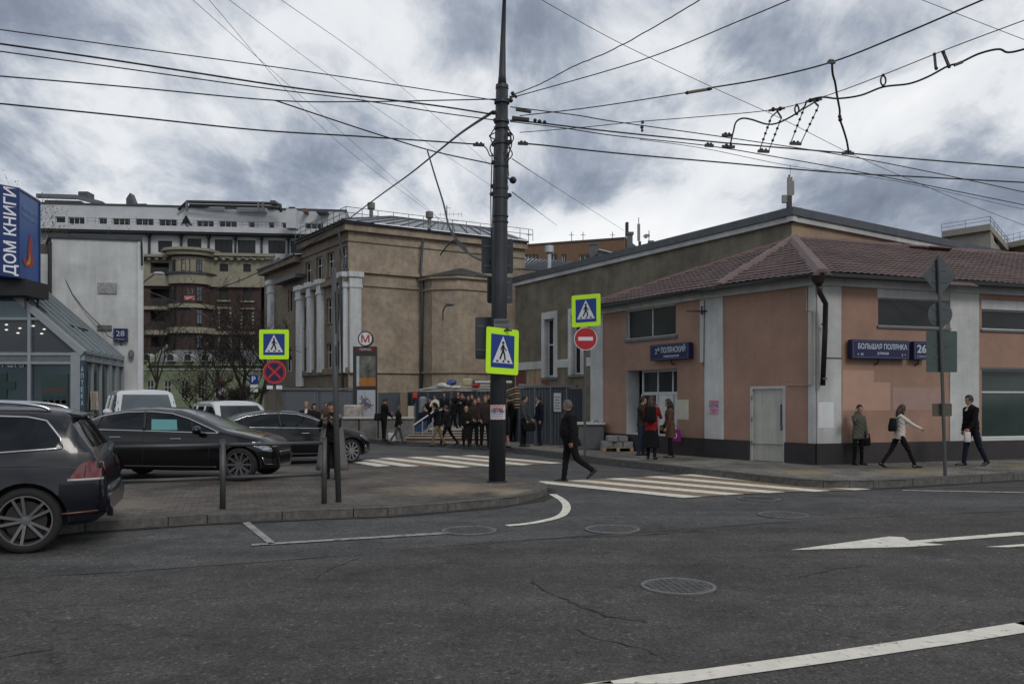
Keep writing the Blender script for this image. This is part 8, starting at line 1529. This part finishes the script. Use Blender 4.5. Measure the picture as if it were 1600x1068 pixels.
pb_ = bpy.data.objects['shopping_bag']; c = G(1052, 711, KR)+Vector((-.01, -.20, .57)); q = MB(); q.lathe([(.05, 0), (.08, 0), (.08, -.012), (.05, -.012)], 16, 'Y', c); q.build('ring_print', cloth('ring', (.5, .4, .48), .05), pb_)
bag('small black handbag in front of the brown coated woman', G(1036, 712, KR)+Vector((0, -.05, .62)), .2, .12, .24, .4, C_BLK, [G(1036, 712, KR)+Vector((0, -.05, .85)), a['T'](.3, .1, .1), a['T'](.52, 0, .1)], 'handbag')
# three on the right pavement
a = person('woman in an olive grey coat holding a phone to her ear against the pink wall', 1341, 726, 632, KR, -75, top=C_OLIVE, low=C_BLK, arms=((6, 8, 14, 4), (62, 30, 118, 10)), coat=(.76, .17, .20, 0), legs=((2, 2), (-2, 2)), hair='black', hstyle='bob', fem=True, vox=.014)
bag('black bag hanging by the hip of the woman in the olive coat', a['T'](-.38, -.05, .26), .26, .14, .3, .2, C_BLK, [a['T'](-.1, -.05, .26), a['T'](.2, 0, .2), a['T'](.5, 0, .12)])
a = person('long haired woman in a white jacket and black flared trousers striding right', 1405, 730.5, 628, KR, 3, top=C_WHT, low=C_BLK, legs=((-24, 12), (28, 4)), arms=((-10, 8, 14, 0), (48, 10, 14, 0)), hair='brown', hstyle='long', fem=True, lean=4, vox=.013, yaw=0)
bag('large black shoulder bag behind the woman in the white jacket', a['T'](.10, -.24, -.10), .34, .16, .30, radians(60), C_BLK, [a['T'](.35, -.22, -.08), a['T'](.5, -.06, -.14), a['T'](.3, .06, -.17)])
a = person('man in a black jacket and dark jeans walking left before the shop window', 1519, 727, 616, KR, 186, top=C_BLK, low=C_JEAN, legs=((-16, 10), (12, 4)), arms=((12, 12, 22, 0), (-10, 14, 20, 0)), hair='black', collar=C_WHT, lean=4, fat=1.08, vox=.013)
bag('crumpled white plastic bag in the hand of the man in the black jacket', a['hands'][0]+Vector((0, 0, -.26)), .14, .08, .24, 0, C_WHT, None, 'plastic_bag')
# heads beyond the parked cars
person('fair haired man standing beyond the black fastback car', 479, 0, 627, 0, -85, Y=27, top=C_BLK2, low=C_BLK, hair='blond', collar=C_WHT); person('person in a dark hood close behind the fair haired man', 490, 0, 630, 0, -60, Y=28.2, top=C_BLK2, low=C_BLK, hair='black', hstyle='hood')
person('dark haired person by the parapet beyond the grey coated woman', 510, 0, 628, KR, -90, Y=32.3, top=C_BROWN, low=C_BLK, hair='brown')

# further dark figures that thicken the crowd at the steps
person('dark figure in a grey scarf at the left end of the crowd on the steps', 670, 0, 622, PLZ, -60, Y=36.4, top=C_BLK, low=C_BLK, arms=((12, 8, 60, 25), (8, 8, 30, 10)), hair='black', collar=C_GREY, hstyle='bob')
person('person in black seen between the khaki trousers and the long coated woman', 708, 0, 622, PLZ-.1, 170, Y=34.2, top=C_BLK, low=C_BLK, legs=((12, 6), (-12, 10)), hair='black', hstyle='hood')
person('broad shouldered man in black behind the long coated blond woman', 738, 0, 615, PLZ-.15, -100, Y=33.6, top=C_BLK2, low=C_BLK2, hair='black', fat=1.15, arms=((14, 10, 60, 30), (14, 10, 60, 30)))
person('person in a dark brown jacket just left of the man with clasped hands', 741, 696, 622, KR, -70, top=C_DBR, low=C_BLK, legs=((4, 4), (-6, 6)), hair='brown', hstyle='long', fem=True, arms=((10, 8, 40, 20), (10, 8, 40, 20)))
person('dark clothed man at the back of the crowd close to the big pole', 763, 0, 616, PLZ, -90, Y=35.5, top=C_BLK, low=C_BLK, hair='brown')
person('person in a black cap behind the railing of the steps', 663, 0, 634, KR-.25, -80, Y=35.4, top=C_NAVY, low=C_BLK, hair='black')
# ---------------------------------------------------------------- bare trees and shrubs
M_BARK = mat('bark', (.022, .016, .012), .9, var=.3, vscale=6); M_BUD = mat('buds', (.05, .042, .025), .9, var=.4, vscale=3); M_BIRCH = mat('birch_bark', (.10, .09, .08), .9, var=.4, vscale=5)
def tree(label, base, height, seed, spread=.55, bark=None, buds=0, depth=5, r0=.14, cat='tree', stems=1, budsize=.06, name='bare_tree', group='bare trees down the side street'):
    rnd = random.Random(seed); t = thing(name, label, cat, tuple(base), 0, group); tr = MB(); cr = MB(); tips = []
    def grow(p, d, ln, r, lv):
        n = 3; pts = [p]; dd = d.copy()
        for i in range(n): dd = (dd+Vector((rnd.uniform(-1, 1), rnd.uniform(-1, 1), rnd.uniform(-.3, .8)))*.16).normalized(); pts.append(pts[-1]+dd*ln/n)
        (tr if lv < 2 else cr).tube(pts, [max(r*(1-.45*i/n), .009) for i in range(n+1)], 6 if lv < 2 else 3, cap=False)
        if lv >= depth: tips.append(pts[-1]); return
        for k in range(3 if lv else 4):
            at = pts[rnd.choice((1, 2, 3))] if lv else pts[rnd.choice((2, 3))]; a = rnd.uniform(0, 2*pi); sd = Vector((cos(a), sin(a), rnd.uniform(.1, .8))); nd = (dd*(1-spread)+sd.normalized()*spread).normalized(); grow(at, nd, ln*rnd.uniform(.58, .82), r*.5, lv+1)
            if lv >= 2: tips.append(at)
    for s_ in range(stems): a = rnd.uniform(0, 6.3); grow(Vector(base)+Vector((cos(a), sin(a), 0))*(.25 if stems > 1 else 0), Vector((cos(a)*.3*(stems > 1), sin(a)*.3*(stems > 1), 1)).normalized(), height*.36, r0, 0)
    tr.build('trunk', bark or M_BARK, t, None, True); cr.build('crown', bark or M_BARK, t, None, True)
    if buds:
        q = MB()
        for tp in tips:
            for _ in range(buds):
                c = tp+Vector((rnd.gauss(0, .16), rnd.gauss(0, .16), rnd.gauss(0, .16))); u = Vector((rnd.uniform(-1, 1), rnd.uniform(-1, 1), rnd.uniform(-1, 1))).normalized()*budsize; v = u.orthogonal().normalized()*budsize*.6; q.add([c-u, c+v, c+u, c-v], [(0, 1, 2, 3)])
        o = q.build('young_leaves', M_BUD, t); o['kind'] = 'stuff'
def gb(x, Y): p = P(x, 0, Y); p.z = 0; return p
tree('dark bare tree just left of the no stopping sign in the side street', gb(372, 52), 9.5, 1, buds=0, depth=6)
tree('bare tree with a leaning trunk behind the parking sign', gb(402, 56), 9.0, 5, buds=0, depth=6)
tree('low dense dark bare thicket beside the parking sign', gb(385, 50), 3.4, 41, stems=3, depth=5, r0=.05, cat='shrub', name='shrub', spread=.6)
tree('dark twiggy shrub right behind the white crossover', gb(352, 47), 2.9, 43, stems=3, depth=5, r0=.05, cat='shrub', name='shrub', spread=.62)
tree('bushy half leafed shrub in front of the green house', gb(318, 50), 4.6, 9, stems=3, buds=2, depth=4, r0=.06, cat='shrub', name='shrub', spread=.62, budsize=.05)
tree('thin bare tree between the green house and the crossing sign', gb(345, 60), 8.5, 13, depth=6, buds=0)
tree('bare tree rising close to the left school wing', gb(416, 64), 14.5, 17, depth=5, r0=.16)
tree('slender bare tree partly hidden by the white building edge', gb(232, 58), 12, 23, depth=5, r0=.12, buds=1, budsize=.035)
tree('pale birch with sparse young leaves rising behind the white wall', gb(112, 62), 19.5, 31, depth=5, r0=.16, bark=M_BIRCH, buds=2, budsize=.075, name='birch_tree')
tree('second pale birch nearer the blue sign behind the white wall', gb(84, 64), 19, 37, depth=5, r0=.15, bark=M_BIRCH, buds=2, budsize=.07, name='birch_tree')
q = MB(); t = thing('rooftop_shrub', 'small dark conical shrub on the roof terrace of the apartment block', 'shrub', tuple(P(291, 352, 121))); rnd = random.Random(5); c = P(291, 352, 121)
for i in range(420):
    h = rnd.random()**.8*1.3; r = (1-h/1.35)*.85; a = rnd.uniform(0, 6.3); p = Vector((c.x+cos(a)*r*rnd.random()**.4, c.y+sin(a)*r, c.z+h)); u = Vector((rnd.uniform(-1, 1), rnd.uniform(-1, 1), rnd.uniform(-1, 1))).normalized()*.12; v = u.orthogonal()*.7; q.add([p-u, p+v, p+u, p-v], [(0, 1, 2, 3)])
o = q.build('foliage', mat('dark_leaf', (.02, .03, .018), .9), t); o['kind'] = 'stuff'; q = MB(); q.tube([c, c+Vector((0, 0, .8))], .06, 5); q.build('stem', M_BARK, t)
